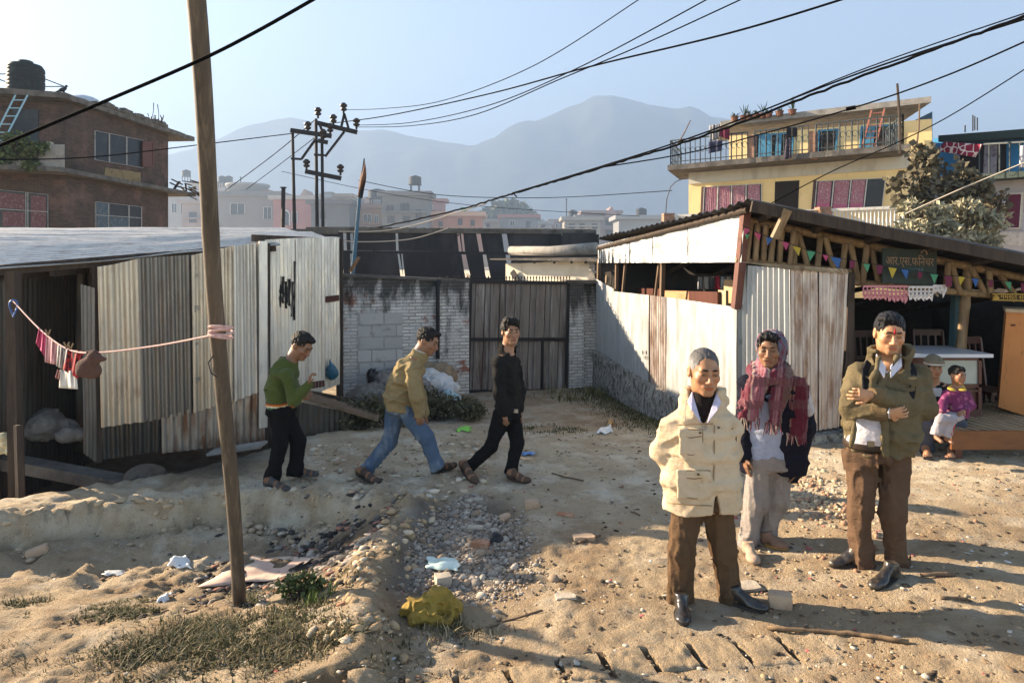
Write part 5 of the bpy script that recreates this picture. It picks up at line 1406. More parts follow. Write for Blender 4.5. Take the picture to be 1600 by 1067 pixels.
def far_town():
 TB = M('far_tank_black', (.02, .021, .022), rough=.7)
 far_house('pale grey low house half hidden by the brick house', 262, 296, 306, 64, (.45, .44, .44), [(268, 276, 318, 332, FWH), (282, 290, 318, 334, FWH)])
 far_house('pale pinkish house just left of the leaning wooden pole', 284, 342, 318, 58, (.46, .37, .34), [(296, 306, 332, 348, FBR), (322, 328, 326, 346, FWH)], storey=(340,))
 t, A = far_house('grey house with a curved parapet and a dark window, right of the leaning wooden pole', 340, 436, 305, 54, (.30, .285, .275), [(360, 382, 318, 335, FWH), (412, 424, 324, 342, FWH)], storey=(304,))
 m = MB(); c = A.pt(372, 303); c.z = A.pt(372, 303).z; m.lathe(c + Vector((0, 15, 0)), [(12, 0), (12, 5.6), (13, 5.9), (13, 7.2), (11.3, 7.2)], 20); m.build('round_parapet', M('far_grey_conc', (.27, .27, .27), rough=.9), t, True)
 far_house('pale two storey house far behind the curved parapet', 300, 352, 288, 80, (.48, .46, .45), [(312, 318, 296, 304, FBR), (330, 337, 296, 304, FBR)])
 t, A = far_house('pink house with a white arched window behind the utility poles', 427, 488, 312, 50, (.50, .235, .22), [(456, 464, 332, 348, FWH)], M('far_roof_grey', (.30, .28, .27), rough=.9))
 m = MB(); pts = [A.pt(439, 352, .7), A.pt(453, 352, .7)] + [A.pt(446 + 7 * math.cos(a), 336 - 8 * math.sin(a), .7) for a in np.linspace(0, math.pi, 9)]; m.prism(pts, A.n * -.5); w_ = m.build('arched_window', FWH, t)
 m = MB(); pts = [A.pt(441, 352, 1.1), A.pt(451, 352, 1.1)] + [A.pt(446 + 5 * math.cos(a), 336 - 6 * math.sin(a), 1.1) for a in np.linspace(0, math.pi, 9)]; m.prism(pts, A.n * -.3); m.build('pane', GLASSD, w_)
 m = MB(); q0, q1 = A.pt(440, 312), A.pt(470, 312); g0 = Vector((0, 23, 0))
 m.prism([q0 + g0, q1 + g0, q0.lerp(q1, .5) + g0 + Vector((0, 0, 8.2))], (0, 16, 0)); m.build('gable', M('far_roof_tan', (.32, .23, .18), rough=.9), t)
 far_house('dark grey flat roofed block right behind the utility poles', 486, 546, 319, 46, (.155, .150, .155), [(500, 508, 330, 342, FBR)])
 t, A = far_house('orange tan house with three white windows behind the flagpole', 540, 606, 326, 48, (.40, .235, .12), [(552, 559, 332, 344, FWH), (568, 580, 335, 346, FWH), (585, 591, 336, 350, FWH)], M('far_roof_brown', (.20, .12, .09), rough=.9), storey=(348,))
 tank('squat grey tank on a frame above the orange tan house', up(A.pt(581, 312), A.pt(581, 318).z) + Vector((0, 14, 0)), 4.9, 5.2, TB, 3.8)
 t, A = far_house('unfinished grey concrete house with a tank on a tall stand', 597, 668, 306, 44, (.20, .20, .20), [(604, 614, 322, 332, FBR), (626, 638, 318, 330, FBR), (650, 658, 328, 344, FBR), (606, 616, 338, 349, FBR), (630, 640, 338, 349, FBR)], storey=(330,))
 tank('black water tank on a tall stand above the grey concrete house', A.pt(644, 306) + Vector((0, 10, 1.7)), 3.1, 4.5, TB, 4.7)
 far_house('pink upper storey house behind the grey concrete house', 664, 694, 316, 56, (.48, .26, .23), [(672, 676, 322, 328, FWH)], storey=(330,))
 t, A = far_house('salmon house with a wide tan roof edge beyond the black shed', 670, 752, 338, 46, (.52, .24, .155), [(686, 691, 346, 354, FBR), (716, 722, 342, 352, FBR), (736, 741, 344, 353, FBR)], M('far_roof_salmon', (.42, .27, .20), rough=.9))
 m = MB(); slab(m, A, [(720, 331), (728, 331), (728, 324), (720, 324)], -14, 7); m.build('green_shutter', M('far_green', (.05, .22, .15), rough=.8), t)
 far_house('bluish grey low house in front of the round tree', 782, 840, 340, 62, (.28, .29, .31), [(797, 804, 345, 352, FWH), (822, 828, 346, 356, FBR)], M('far_roof_red', (.25, .12, .10), rough=.9))
 far_house('cream balconied house left of the grey block wall', 882, 938, 344, 56, (.50, .45, .38), [(890, 898, 350, 357, FBR), (906, 913, 350, 357, FBR), (926, 933, 350, 358, FBR)], storey=(342, 352))
 t, A = far_house('tall pinkish brown house with small gables above the tin fence', 912, 968, 334, 62, (.40, .30, .27), [(920, 928, 342, 350, FBR), (947, 956, 344, 352, FBR), (947, 956, 360, 368, FBR)], storey=(338, 356))
 m = MB(); q0, q1 = A.pt(943, 340), A.pt(966, 340); m.prism([q0 + A.n * 3, q1 + A.n * 3, q0.lerp(q1, .5) + A.n * 3 + Vector((0, 0, 7.5))], -A.n * 23); m.build('gable', M('far_roof_dusk', (.30, .20, .18), rough=.9), t)
 t, A = far_house('plain grey block building beyond the furniture shop roof', 967, 1042, 343, 46, (.36, .36, .36), [], M('far_parapet', (.24, .24, .245), rough=.9))
 more = (('ochre house peeping over the dark flat roofed block', 505, 548, 308, 62, (.42, .32, .22), [(512, 518, 312, 318, FBR), (530, 536, 312, 318, FBR)]), ('grey house behind the orange tan house', 560, 604, 316, 60, (.28, .28, .28), [(570, 576, 320, 325, FBR)]), ('brick red house left of the salmon house', 648, 676, 334, 52, (.34, .17, .13), [(654, 659, 340, 346, FWH)]), ('small cream house right of the salmon house', 750, 784, 347, 66, (.46, .42, .36), [(760, 765, 350, 355, FBR)]), ('low white house between the round tree and the balconied house', 838, 862, 350, 70, (.50, .49, .47), [(846, 851, 352, 356, FBR)]), ('low brown house left of the balconied house', 860, 886, 347, 74, (.30, .23, .19), [(868, 873, 350, 355, FWH)]), ('pale pink flat roofed house far behind the pink house', 404, 440, 316, 72, (.46, .33, .31), [(412, 417, 321, 327, FWH), (424, 429, 321, 327, FWH)]))
 for q in more: far_house(*q)
 pr = random.Random(6)
 for i, (x, y, d, lb) in enumerate(((512, 308, 61, 'left roof room on the ochre house'), (575, 316, 59, 'roof room on the grey house behind the orange tan one'), (610, 306, 43.8, 'roof room on the left of the unfinished grey house'), (735, 338, 45.8, 'roof room on the salmon house'), (905, 344, 55.8, 'roof room on the cream balconied house'), (415, 305, 53.8, 'roof room on the grey house with the curved parapet'))):
  A = Line((x - 8, d * KS + 4), (x + 8, d * KS + 4)); m = MB(); slab(m, A, [(x - 6, y + 1), (x + 6, y + 1), (x + 6, y - 7), (x - 6, y - 7)], 0, 6); slab(m, A, [(x - 7, y - 7), (x + 7, y - 7), (x + 7, y - 8.2), (x - 7, y - 8.2)], 1, 8)
  tag(m.build('roof_room', MATS['far_roof_tan'] if i % 2 else MATS['far_round'] if 'far_round' in MATS else MATS['far_grey_conc']), lb, 'roof room')
 for i, (px, py, d, lb) in enumerate(((291, 282, 76, 'single black water tank far left beside the brick house'), (347, 291, 78, 'left one of two black tanks above the curved parapet'), (357, 291, 78, 'right one of two black tanks above the curved parapet'), (895, 341, 60, 'small black tank on the cream balconied house'), (1002, 341, 50, 'small black tank on the grey block building'))):
  tank(lb, P(px, py + 2, d * KS), 3.5 if i < 3 else 3, 5.6, TB, 4.2 if i < 3 else .7)
 # chimney-like posts and aerials
 for lb, a, b, d, r in (('short street pole with a cap left of the utility poles', (442, 356), (443, 294), 30, .09), ('thin roof aerial beyond the black shed', (885, 345), (885, 312), 420, .35), ('thin roof mast beside the grey parapet house', (375, 300), (376, 278), 450, .35)):
  m = MB(); m.tube([P(*a, d), P(*b, d)], r, 7); m.tube([P(*b, d), P(b[0], b[1] - 1.5, d)], r * 1.6, 7); tag(m.build('street_pole' if d < 50 else 'aerial', IRON), lb, 'pole' if d < 50 else 'aerial')
far_town()
# ---------------------------------------------------------------- people
def cloth(name, col, c2=None, rough=.9, sc=160, bump=.35):
 c2 = c2 or tuple(x * .72 for x in col)
 return M(name, col, layers=((c2, 9, .42, .66, .7), (tuple(min(1, x * 1.18) for x in col), sc, .5, .7, .35)), rough=rough, spec=.08, bump=((sc * 2, bump), ((12, 12, 34), 1.0), (30, .8)), bdist=.012)

def legs(p, name, mat, waist, hips, knees, ankles, wr, hr, kr, ar, seed=0, amp=.010, cuff=.03, h=.0115, side=None):
 """trousers: waist (centre, half w, half d); per-leg joints; radii"""
 s = SDF(); side = side if side is not None else p.left
 wc, ww, wd = waist
 pc = (Vector(hips[0]) + Vector(hips[1])) / 2
 s.cone(wc, pc, (ww, wd), (ww * 1.06, wd * 1.1), side, .02)
 for i in (0, 1):
  hp, kn, an = Vector(hips[i]), Vector(knees[i]), Vector(ankles[i])
  s.cap(hp, kn, hr, kr, .05)
  d = (an - kn).normalized(); s.cap(kn, an - d * .02, kr, ar, .03)
  s.cone(an - d * .05, an + d * cuff, (ar * 1.0, ar * 1.02), (ar * 1.08, ar * 1.18), side, .02)
 ank = [Vector(a) for a in ankles]
 def dp(x, y, z):
  d = folds(amp * .7, 13, 13, 3.2, seed, amp * 1.1)(x, y, z)
  for a in ank:
   k = np.exp(-((x - a.x) ** 2 + (y - a.y) ** 2 + (z - a.z) ** 2) / .012)
   d = d - k * .008 * (ridge(x * 8 + z * 10, y * 8, z * 24, seed + 2) - .3)
  return d
 return s.build(name, mat, p.root, h, dp)

def limbs_under(p, hips, knees, ankles, r=(.055, .042, .032)):
 for i in (0, 1):
  p.b.cap(hips[i], knees[i], r[0], r[1], .03); p.b.cap(knees[i], ankles[i], r[1], r[2], .02)
def arms_under(p, nb, arms, r=(.036, .032, .024)):
 for sh, el, wr in arms:
  p.b.cap(Vector(nb) - Vector((0, 0, .045)), sh, .034, .032, .03); p.b.cap(sh, el, r[0], r[1], .02); p.b.cap(el, wr, r[1], r[2], .02)
def base_of(*g):
 v = sum((Vector(q) for q in g), Vector()) / len(g); v.z = min(q[2] for q in g); return v

# ---- the man in the beige parka
def man_beige():
 h1, t1 = G(1064, 948), G(1068, 979); h2, t2 = G(1132, 938), G(1200, 957)
 D = (h1.y + h2.y) / 2 + .02
 p = Person('grey haired man in a beige parka and brown trousers, hands behind his back', D, (-.06, -1, 0), base_of(h1, h2))
 j, w = p.j, p.w
 nb = j(1099, 634, .06)
 L = p.head(j(1100, 580, -.02), (.05, -1, -.10), (.02, 0, 1), 1.20, nb, eye=.0030, skin=(.33, .165, .085), hair='crop', hcol=(.035, .032, .032), grey=.9, stubble=.10)
 shA, shB = j(1050, 668, .05), j(1139, 668, .06)
 elA, elB = j(1036, 706, .10), j(1141, 706, .16); wrA, wrB = j(1052, 738, .26), j(1128, 738, .28)
 hips = [j(1074, 790, .04), j(1120, 790, .05)]; knees = [j(1064, 862, 0), j(1131, 858, .02)]
 ank = [j(1061, 938, .03), j(1138, 926, .03)]
 p.b.cone(j(1097, 790, .05), nb, (.13, .085), (.12, .075), p.left, .03)
 arms_under(p, nb, ((shA, elA, wrA), (shB, elB, wrB)), (.033, .030, .022)); limbs_under(p, hips, knees, ank)
 p.hand(wrA, (.7, .25, -.3), (0, -1, 0), 1, 1.0, .9); p.hand(wrB, (-.7, .2, -.3), (0, 1, 0), 1, 1.0, .7)
 p.body_done()
 cl = cloth('parka_cloth', (.55, .435, .30), (.44, .34, .22)); br = cloth('brown_wool', (.105, .064, .036))
 # parka
 s = SDF(); ce = lambda px, py: j(px, py, .05)
 secs = [(1096, 793, 60, .165), (1095, 748, 57, .158), (1096, 705, 55, .150), (1098, 672, 54, .132), (1098, 650, 43, .108), (1099, 632, 28, .088), (1099, 618, 22, .075)]
 for a, b in zip(secs[:-1], secs[1:]):
  s.cone(ce(a[0], a[1]), ce(b[0], b[1]), (w(a[2]), a[3]), (w(b[2]), b[3]), p.left, .05)
 for sh, el, wr in ((shA, elA, wrA), (shB, elB, wrB)):
  s.chain([sh, el, wr], [.072, .068, .055], .04)
 # stand collar and hood lump behind the neck
 s.cone(ce(1099, 636), ce(1099, 606), (w(31), .088), (w(34), .092), p.left, .02)
 s.cap(j(1070, 626, .10), j(1128, 626, .11), .040, .040, .03)
 s.cone(j(1099, 640, .0), j(1099, 596, -.01), (w(17), .080), (w(25), .088), p.left, .008, 's')        # neck opening
 s.cone(j(1103, 672, -.10), j(1100, 618, -.05), (w(3), .05), (w(20), .07), p.left, .008, 's')         # open V
 s.cone(j(1121, 806, -.12), j(1121, 764, -.13), (w(4.5), .14), (w(.6), .06), p.left, .004, 's')          # vent at the hem
 fr = Vector((-.06, -1, 0)).normalized(); lf = p.left
 def front(px, py, lift=0.0):
  # point on the parka's front skin
  yy = np.interp(py, [622, 640, 662, 705, 748, 793], [.078, .10, .130, .150, .158, .165]); ww = np.interp(py, [622, 640, 662, 705, 748, 793], [24, 44, 55, 55, 57, 60])
  cx = np.interp(py, [622, 662, 705, 748, 793], [1099, 1098, 1096, 1095, 1096])
  q = min(.98, abs(px - cx) / ww); dd = yy * (1 - q ** 2.3) ** (1 / 2.3)
  return j(px, py, .05 - dd - lift)
 def pad(px, py, hw, hh, t, k=.006):
  a = front(px, py); b = front(px + 6, py); t_ = (b - a).normalized(); up = (front(px, py - 6) - front(px, py + 6)).normalized(); n = t_.cross(up).normalized()
  s.rbox(a, (t_, up, n), (w(hw), w(hh), t), .004, k)
 pad(1080, 690, 17, 19, .005); pad(1080, 676, 19, 5.5, .009); pad(1139, 684, 12, 17, .005); pad(1140, 670, 13, 5, .009)
 pad(1084, 757, 24, 21, .006); pad(1085, 741, 25, 6, .010); pad(1144, 757, 8, 20, .006)
 for py in range(672, 765, 10): pad(1122 - (py - 672) * .0, py, 5.5, 6, .006)
 s.build('parka', cl, p.root, .0088, creases(.010, 12, 4))
 for px, py in ((1093, 653), (1123, 668), (1094, 676), (1143, 669), (1091, 741)):
  b = MB(); c = front(px, py, .016); b.tube([c, c + fr * .007], [.0085, .0065], 10); b.build('button', M('brass', (.10, .085, .06), rough=.4, metal=.8), p.root)
 b = MB(); b.tube([j(1072, 626, -.07), j(1070, 640, -.11), j(1070, 652, -.105)], .004, 6); b.tube([j(1070, 652, -.105), j(1070, 658, -.105)], .006, 6); b.build('drawstring', cloth('cord', (.6, .5, .36)), p.root)
 # patch, shirt, dark jumper
 sm = cloth('parka_seam', (.27, .185, .10))
 def seam(pts, r=.0034):
  q = []
  for (xa, ya), (xb, yb) in zip(pts[:-1], pts[1:]): q += [front(xa + (xb - xa) * i / 5, ya + (yb - ya) * i / 5, .0095) for i in range(5)]
  q.append(front(*pts[-1], .0095)); b = MB(); b.tube(q, r, 5); b.build('seam', sm, p.root, True)
 for x0, x1, y0, y1 in ((1062, 1098, 671, 711), (1060, 1109, 735, 779)):
  seam([(x0, y0), (x0 + 1, y1 - 4), ((x0 + x1) / 2, y1), (x1, y1 - 4), (x1, y0), (x0, y0)]); seam([(x0, y0 + 10), ((x0 + x1) / 2, y0 + 13), (x1, y0 + 10)])
 seam([(1128, 668), (1129, 698), (1140, 704), (1148, 698)]); seam([(1116, 664), (1116, 710), (1115, 764)]); seam([(1128, 674), (1128, 720), (1126, 766)]); seam([(1056, 664), (1080, 663), (1114, 662)]); seam([(1046, 786), (1080, 789), (1112, 790)])
 t = MB(); t.box(*(lambda c: ((c.x - .016, c.y - .004, c.z - .016), (c.x + .016, c.y + .002, c.z + .016)))(front(1147, 685, .012))); t.build('patch', M('leather_patch', (.09, .045, .03)), p.root)
 q = SDF(); q.cone(j(1100, 690, .04), j(1100, 622, .04), (w(30), .085), (w(17), .068), p.left, .02); q.cap(j(1100, 640, .02), j(1100, 616, .0), .066, .066, .02)
 q.build('jumper', cloth('dark_jumper', (.018, .014, .014)), p.root, .010)
 c = MB()
 for sx in (-1, 1):
  a0, a1, a2 = j(1100 + sx * 19, 612, -.03), j(1100 + sx * 20, 640, -.095), j(1100 + sx * 5, 660, -.115)
  b0 = j(1100 + sx * 26, 628, -.055)
  c.prism([a0, b0, a1, a2], Vector((0, -.010, 0)))
 c.build('shirt_collar', cloth('lilac_shirt', (.50, .48, .62)), p.root)
 legs(p, 'trousers', br, (j(1097, 770, .05), w(44), .125), hips, knees, ank, 0, .096, .078, .064, 11, .018, .085)
 p.shoe(h1, t1, M('black_leather', (.020, .017, .016), rough=.32, spec=.6, layers=(((.10, .085, .065), 14, .5, .72, .5),)), tall=.10)
 p.shoe(h2, t2, MATS['black_leather'], tall=.10)

# ---- the man with folded arms
def man_folded():
 h1, t1 = G(1352, 880), G(1296, 885); h2, t2 = G(1404, 898), G(1362, 922)
 D = (h1.y + h2.y) / 2 + .03
 p = Person('man in an olive jacket with folded arms and a red forehead mark', D, (-.22, -1, 0), base_of(h1, h2))
 j, w = p.j, p.w
 nb = j(1392, 572, .05)
 L = p.head(j(1390, 521, .0), (-.26, -1, -.16), (.05, 0, 1), 1.14, nb, eye=.0016, skin=(.40, .205, .105), hair='side', hcol=(.010, .010, .012), stubble=.55, tilak=True, neck_r=.062)
 shA, shB = j(1343, 585, .04), j(1434, 588, .06)
 elA, elB = j(1327, 640, -.03), j(1444, 636, .0)
 wrA, wrB = j(1386, 645, -.17), j(1362, 617, -.20)
 hips = [j(1346, 714, .05), j(1396, 714, .05)]; knees = [j(1343, 795, .05), j(1395, 798, -.01)]; ank = [j(1346, 862, .06), j(1402, 878, .01)]
 p.b.cone(j(1372, 700, .05), nb, (.14, .10), (.12, .075), p.left, .03)
 arms_under(p, nb, ((shA, elA, wrA), (shB, elB, wrB))); limbs_under(p, hips, knees, ank)
 p.hand(wrB, (-1, -.05, .06), (.0, 1, -.1), 1, 1.0, .9); p.hand(wrA, (1, -.1, .05), (0, 1, .2), -1, 1.0, .7)
 p.body_done()
 ol = cloth('olive_cloth', (.135, .108, .062), (.095, .073, .040)); rib = cloth('olive_rib', (.17, .115, .06)); br = cloth('brown_suiting', (.115, .070, .044))
 s = SDF(); ce = lambda px, py: j(px, py, .05)
 secs = [(1374, 706, 48, .160), (1376, 672, 53, .170), (1380, 630, 52, .165), (1386, 600, 52, .140), (1389, 580, 40, .11), (1391, 564, 24, .085)]
 for a, b in zip(secs[:-1], secs[1:]): s.cone(ce(a[0], a[1]), ce(b[0], b[1]), (w(a[2]), a[3]), (w(b[2]), b[3]), p.left, .04)
 s.cone(ce(1391, 572), j(1391, 542, .03), (w(27), .085), (w(34), .10), p.left, .02)
 s.cone(j(1389, 578, .02), j(1391, 536, .0), (w(18), .082), (w(29), .095), p.left, .008, 's')
 s.rbox(j(1359, 682, -.16), (p.left, (0, 0, 1), p.fwd), (w(21), w(38), .15), .01, .01, 's')
 for pts in (((1337, 642), (1335, 670), (1329, 698)), ((1381, 642), (1382, 675), (1384, 710)), ((1373, 560), (1368, 585), (1360, 610)), ((1401, 560), (1387, 585), (1367, 612))):
  s.chain([j(x, y, -.132 + .05 * max(0, (590 - y) / 30) + .045 * (x < 1338)) for x, y in pts], [.014] * 3, .012)
 for px, py, hw in ((1352, 598, 10), (1408, 600, 13)):
  for dy, hh, t in ((0, 15, .135), (-9, 4, .145)):
   s.rbox(j(px, py + dy, .04), (p.left, (0, 0, 1), p.fwd), (w(hw), w(hh), t), .006, .008)
 for sh, el, wr in ((shA, elA, wrA), (shB, elB, wrB)):
  d = (Vector(wr) - Vector(el)).normalized()
  s.cap(sh, el, .080, .068, .03); s.cap(el, Vector(wr) - d * .075, .064, .054, .02)
 s.build('jacket', ol, p.root, .0088, creases(.013, 13, 14))
 for el, wr in ((elA, wrA), (elB, wrB)):
  d = (Vector(wr) - Vector(el)).normalized(); up = Vector((0, 0, 1))
  c = SDF(); c.cone(Vector(wr) - d * .085, Vector(wr) + d * .008, (.058, .055), (.042, .044), d.cross(up), .01, pw=2.0)
  sd2 = d
  c.build('cuff', rib, p.root, .0055, lambda x, y, z, d=d: -.003 * np.sin(np.arctan2(z - wr.z, (x - wr.x) * d.y * -1 + (y - wr.y) * d.x) * 22))
 q = SDF()
 secs = [(1364, 699, 42, .138), (1370, 665, 43, .148), (1378, 620, 43, .130), (1388, 580, 33, .10)]
 for a, b in zip(secs[:-1], secs[1:]): q.cone(j(a[0], a[1], .05), j(b[0], b[1], .05), (w(a[2]), a[3]), (w(b[2]), b[3]), p.left, .03)
 def cut(q, a, b, side):
  a, b = j(*a, -.1), j(*b, -.1); n = (b - a).cross(Vector((0, 1, 0))) * side; q.plane(a, n)
 q2 = SDF(); q2.cone(j(1366, 694, .05), j(1372, 655, .05), (w(52), .208), (w(55), .222), p.left, .02); q2.cone(j(1372, 655, .05), j(1378, 636, .05), (w(55), .222), (w(55), .215), p.left, .02)
 cut(q2, (1337, 700), (1336, 640), -1); cut(q2, (1382, 700), (1380, 640), 1); q2.plane(j(1360, 670, -.02), (0, 1, 0))
 q2.build('shirt_front', cloth('white_shirt', (.66, .63, .68), (.56, .54, .62)), p.root, .008, folds(.004, 12, 12, 5, 3, .004))
 q2 = SDF(); q2.cone(j(1380, 612, .05), j(1386, 585, .05), (w(46), .168), (w(46), .148), p.left, .02); q2.cone(j(1386, 585, .05), j(1390, 556, .05), (w(46), .148), (w(34), .112), p.left, .02)
 cut(q2, (1361, 614), (1371, 556), -1); cut(q2, (1365, 614), (1401, 556), 1); q2.plane(j(1380, 600, -.01), (0, 1, 0))
 q2.build('shirt_front', MATS['white_shirt'], p.root, .006)
 q.build('shirt', cloth('white_shirt', (.66, .63, .68), (.56, .54, .62)), p.root, .011, folds(.006, 14, 14, 8, 3))
 c = MB()
 for sx in (-1, 1):
  c.prism([j(1388 + sx * 19, 553, -.05), j(1388 + sx * 20, 572, -.10), j(1386 + sx * 5, 590, -.125), j(1387 + sx * 4, 572, -.10)], Vector((0, -.010, 0)))
 c.build('shirt_collar', MATS['white_shirt'], p.root)
 b = SDF(); b.cone(j(1366, 699, .05), j(1366, 688, .05), (w(45), .148), (w(45), .148), p.left, .01); b.build('belt', M('belt', (.03, .018, .012), rough=.5), p.root, .009)
 b = MB(); c = j(1360, 693, -.105); b.box((c.x - .022, c.y - .012, c.z - .018), (c.x + .022, c.y, c.z + .018)); b.build('belt_buckle', M('buckle', (.20, .17, .12), rough=.4, metal=.8), p.root)
 for pts in (((1357, 566, .02), (1352, 578, -.06), (1352, 592, -.105), (1353, 612, -.125)), ((1420, 566, .03), (1427, 580, -.04), (1427, 596, -.10), (1423, 622, -.125))):
  b = MB(); q = [j(a, c_, d) for a, c_, d in pts]
  for a, e in zip(q[:-1], q[1:]): b.bar(a, e, w(9), .016, up=(0, -1, .3))
  b.build('backpack_strap', cloth('black_strap', (.016, .016, .019)), p.root)
 t = MB(); c = Vector(wrA) - Vector((.0, .0, .0)); d = (Vector(wrA) - Vector(elA)).normalized(); a1 = d.cross(Vector((0, 0, 1))).normalized(); a2 = d.cross(a1)
 ring = [c + d * .015 + a1 * .036 * math.cos(i * .524) + a2 * .034 * math.sin(i * .524) for i in range(13)]
 t.tube(ring, .0045, 6, False); t.build('bangle', M('bangle', (.6, .58, .55), rough=.3, metal=.6), p.root, True)
 legs(p, 'trousers', br, (j(1366, 697, .05), w(46), .145), hips, knees, ank, 0, .100, .076, .064, 31, .018, .085)
 bl = M('dusty_black_leather', (.022, .018, .016), rough=.36, spec=.5, layers=(((.22, .17, .11), 11, .46, .66, .6),))
 p.shoe(h1, t1, bl, tall=.10); p.shoe(h2, t2, bl, tall=.10)

# ---- the man wrapped in the checked shawl
def man_scarf():
 h1, t1 = G(1166, 862), G(1181, 884); h2, t2 = G(1188, 848), G(1230, 859)
 D = (h1.y + h2.y) / 2 + .04
 p = Person('man with a maroon checked shawl over his head, hands in dark jacket pockets', D, (-.30, -1, 0), base_of(h1, h2))
 j, w = p.j, p.w
 nb = j(1206, 590, .05)
 L = p.head(j(1202, 546, .0), (-.46, -1, -.03), (0, 0, 1), 1.12, nb, eye=.0028, skin=(.21, .105, .055), hair='short', hcol=(.010, .009, .009), stubble=.35, mouth=.004)
 shA, shB = j(1168, 600, .04), j(1246, 604, .06); elA, elB = j(1161, 662, .06), j(1257, 668, .06); wrA, wrB = j(1163, 712, .03), j(1243, 722, .0)
 hips = [j(1184, 728, .05), j(1218, 728, .06)]; knees = [j(1180, 785, .0), j(1213, 782, .03)]; ank = [j(1168, 846, .0), j(1194, 836, .06)]
 p.b.cone(j(1200, 720, .05), nb, (.12, .08), (.12, .075), p.left, .03)
 arms_under(p, nb, ((shA, elA, wrA), (shB, elB, wrB))); limbs_under(p, hips, knees, ank)
 p.hand(wrA, (.1, -.2, -1), (1, 0, 0), 1, 1, .4, h=.007); p.hand(wrB, (-.2, -.1, -1), (-1, 0, 0), 1, 1, .4, h=.007)
 p.body_done()
 nv = cloth('navy_jacket', (.014, .014, .024)); ls = cloth('blue_shirt', (.36, .40, .52)); gt = cloth('grey_trousers', (.27, .235, .21), (.21, .18, .165))
 s = SDF()
 secs = [(1207, 736, 50, .125), (1207, 690, 46, .13), (1206, 640, 44, .125), (1206, 606, 42, .10), (1206, 586, 25, .08)]
 for a, b in zip(secs[:-1], secs[1:]): s.cone(j(a[0], a[1], .07), j(b[0], b[1], .07), (w(a[2]), a[3]), (w(b[2]), b[3]), p.left, .04)
 s.cone(j(1200, 750, -.10), j(1200, 640, -.10), (w(31), .10), (w(24), .09), p.left, .01, 's')
 s.chain([shA, elA, wrA], [.066, .058, .054], .02); s.chain([shB, elB, wrB, j(1238, 745, .02)], [.070, .078, .075, .05], .03)
 s.build('jacket', nv, p.root, .0105, creases(.014, 12, 24))
 for sx, px, py in ((1, 1254, 634),):
  t = SDF(); t.cap(j(1251, 612, .03), j(1259, 640, .03), .062, .060, .02); t.cap(j(1244, 612, .06), j(1254, 650, .07), .066, .070, .01, 's')
  t.build('shoulder_panel', cloth('white_panel', (.62, .60, .62)), p.root, .009)
 q = SDF()
 for a, b in (((1200, 714, 35, .122), (1200, 670, 36, .118)), ((1200, 670, 36, .118), (1203, 610, 32, .10))): q.cone(j(a[0], a[1], .06), j(b[0], b[1], .06), (w(a[2]), a[3]), (w(b[2]), b[3]), p.left, .03)
 q.build('shirt', ls, p.root, .011, folds(.006, 10, 10, 6, 8))
 # shawl
 s = SDF(); hc, A = p.hc, p.hA; T = lambda x, y, z: hc + A @ (np.array((x, y, z)) * 1.12)
 s.ell(T(.012, -.030, .020), np.array((.098, .105, .112)) * 1.12, A, .02)
 s.cap(T(.02, -.06, -.03), T(.0, -.03, -.13), .098, .105, .04)
 s.ell(T(-.010, .105, .010), np.array((.078, .115, .118)) * 1.12, A, .015, 's')
 s.ell(T(-.01, .08, .105), np.array((.066, .085, .04)) * 1.12, A, .02, 's')
 for z, r, tk, ti in ((-.128, .098, .036, .10), (-.158, .108, .038, -.06)):
  ring = [T(r * math.cos(a), -.02 + r * 1.0 * math.sin(a), z + ti * r * math.cos(a) * .6 - .02 * math.sin(a)) for a in np.linspace(0, 2 * math.pi, 17)]
  s.chain(ring, [tk] * 17, .012)
 # shoulder wrap and the two hanging ends
 s.cap(j(1180, 604, .03), j(1238, 606, .05), .070, .074, .04)
 ds = Vector((0, 0, -1))
 for (x0, y0, x1, y1, hw, dd) in ((1186, 588, 1172, 657, 13, -.105), (1226, 588, 1207, 664, 11, -.125), (1243, 590, 1243, 680, 14, -.070), (1174, 596, 1164, 640, 9, -.05)):
  s.cone(j(x0, y0, dd + .03), j(x1, y1, dd), (w(hw * .9), .030), (w(hw), .022), p.left, .012)
 s.cone(j(1252, 606, .04), j(1250, 690, .0), (.035, .085), (.03, .085), p.left, .03)
 def plaid(v):
  u = (v - np.array(j(1206, 600, 0)))
  a = u @ np.array(p.left) / 1.0; z = u[:, 2]
  b = a - .12 * z
  c = np.tile(np.array((.135, .018, .036)), (len(v), 1))
  def st(q, lo, hi, col):
   m = (q > lo) & (q < hi); c[m] = c[m] * .25 + np.array(col) * .75
  st(b, -.14, -.05, (.38, .17, .20)); st(b, -.155, -.14, (.48, .36, .30)); st(b, -.05, -.035, (.46, .36, .28)); st(b, .02, .055, (.34, .19, .19)); st(b, .07, .13, (.13, .085, .06)); st(b, .132, .14, (.40, .30, .2)); st(b, .155, .163, (.40, .30, .2))
  for q in (-.085, -.105, .035): st(b, q - .004, q + .004, (.22, .03, .05))
  for q in (-.17, .0): st(z, q, q + .07, c.mean(0) * .9)
  hood = sst((v - hc) @ A[:, 2], -.10, -.06)[:, None]
  hs = np.where((np.sin(((v - hc) @ A[:, 1]) * 130) > .1)[:, None], np.array((.13, .13, .18)), np.array((.16, .04, .07)))
  c = c * (1 - hood) + hs * hood
  return c * .8 * (1 + .25 * fbm(v[:, 0] * 90, v[:, 1] * 90, v[:, 2] * 90, 2, 3)[:, None])
 s.build('shawl', M('plaid', .3, attr='Col', rough=.95, spec=.08, sheen=.3, bump=((420, .6), (40, .5)), bdist=.006), p.root, .0075, folds(.010, 24, 24, 5, 44, .012), plaid)
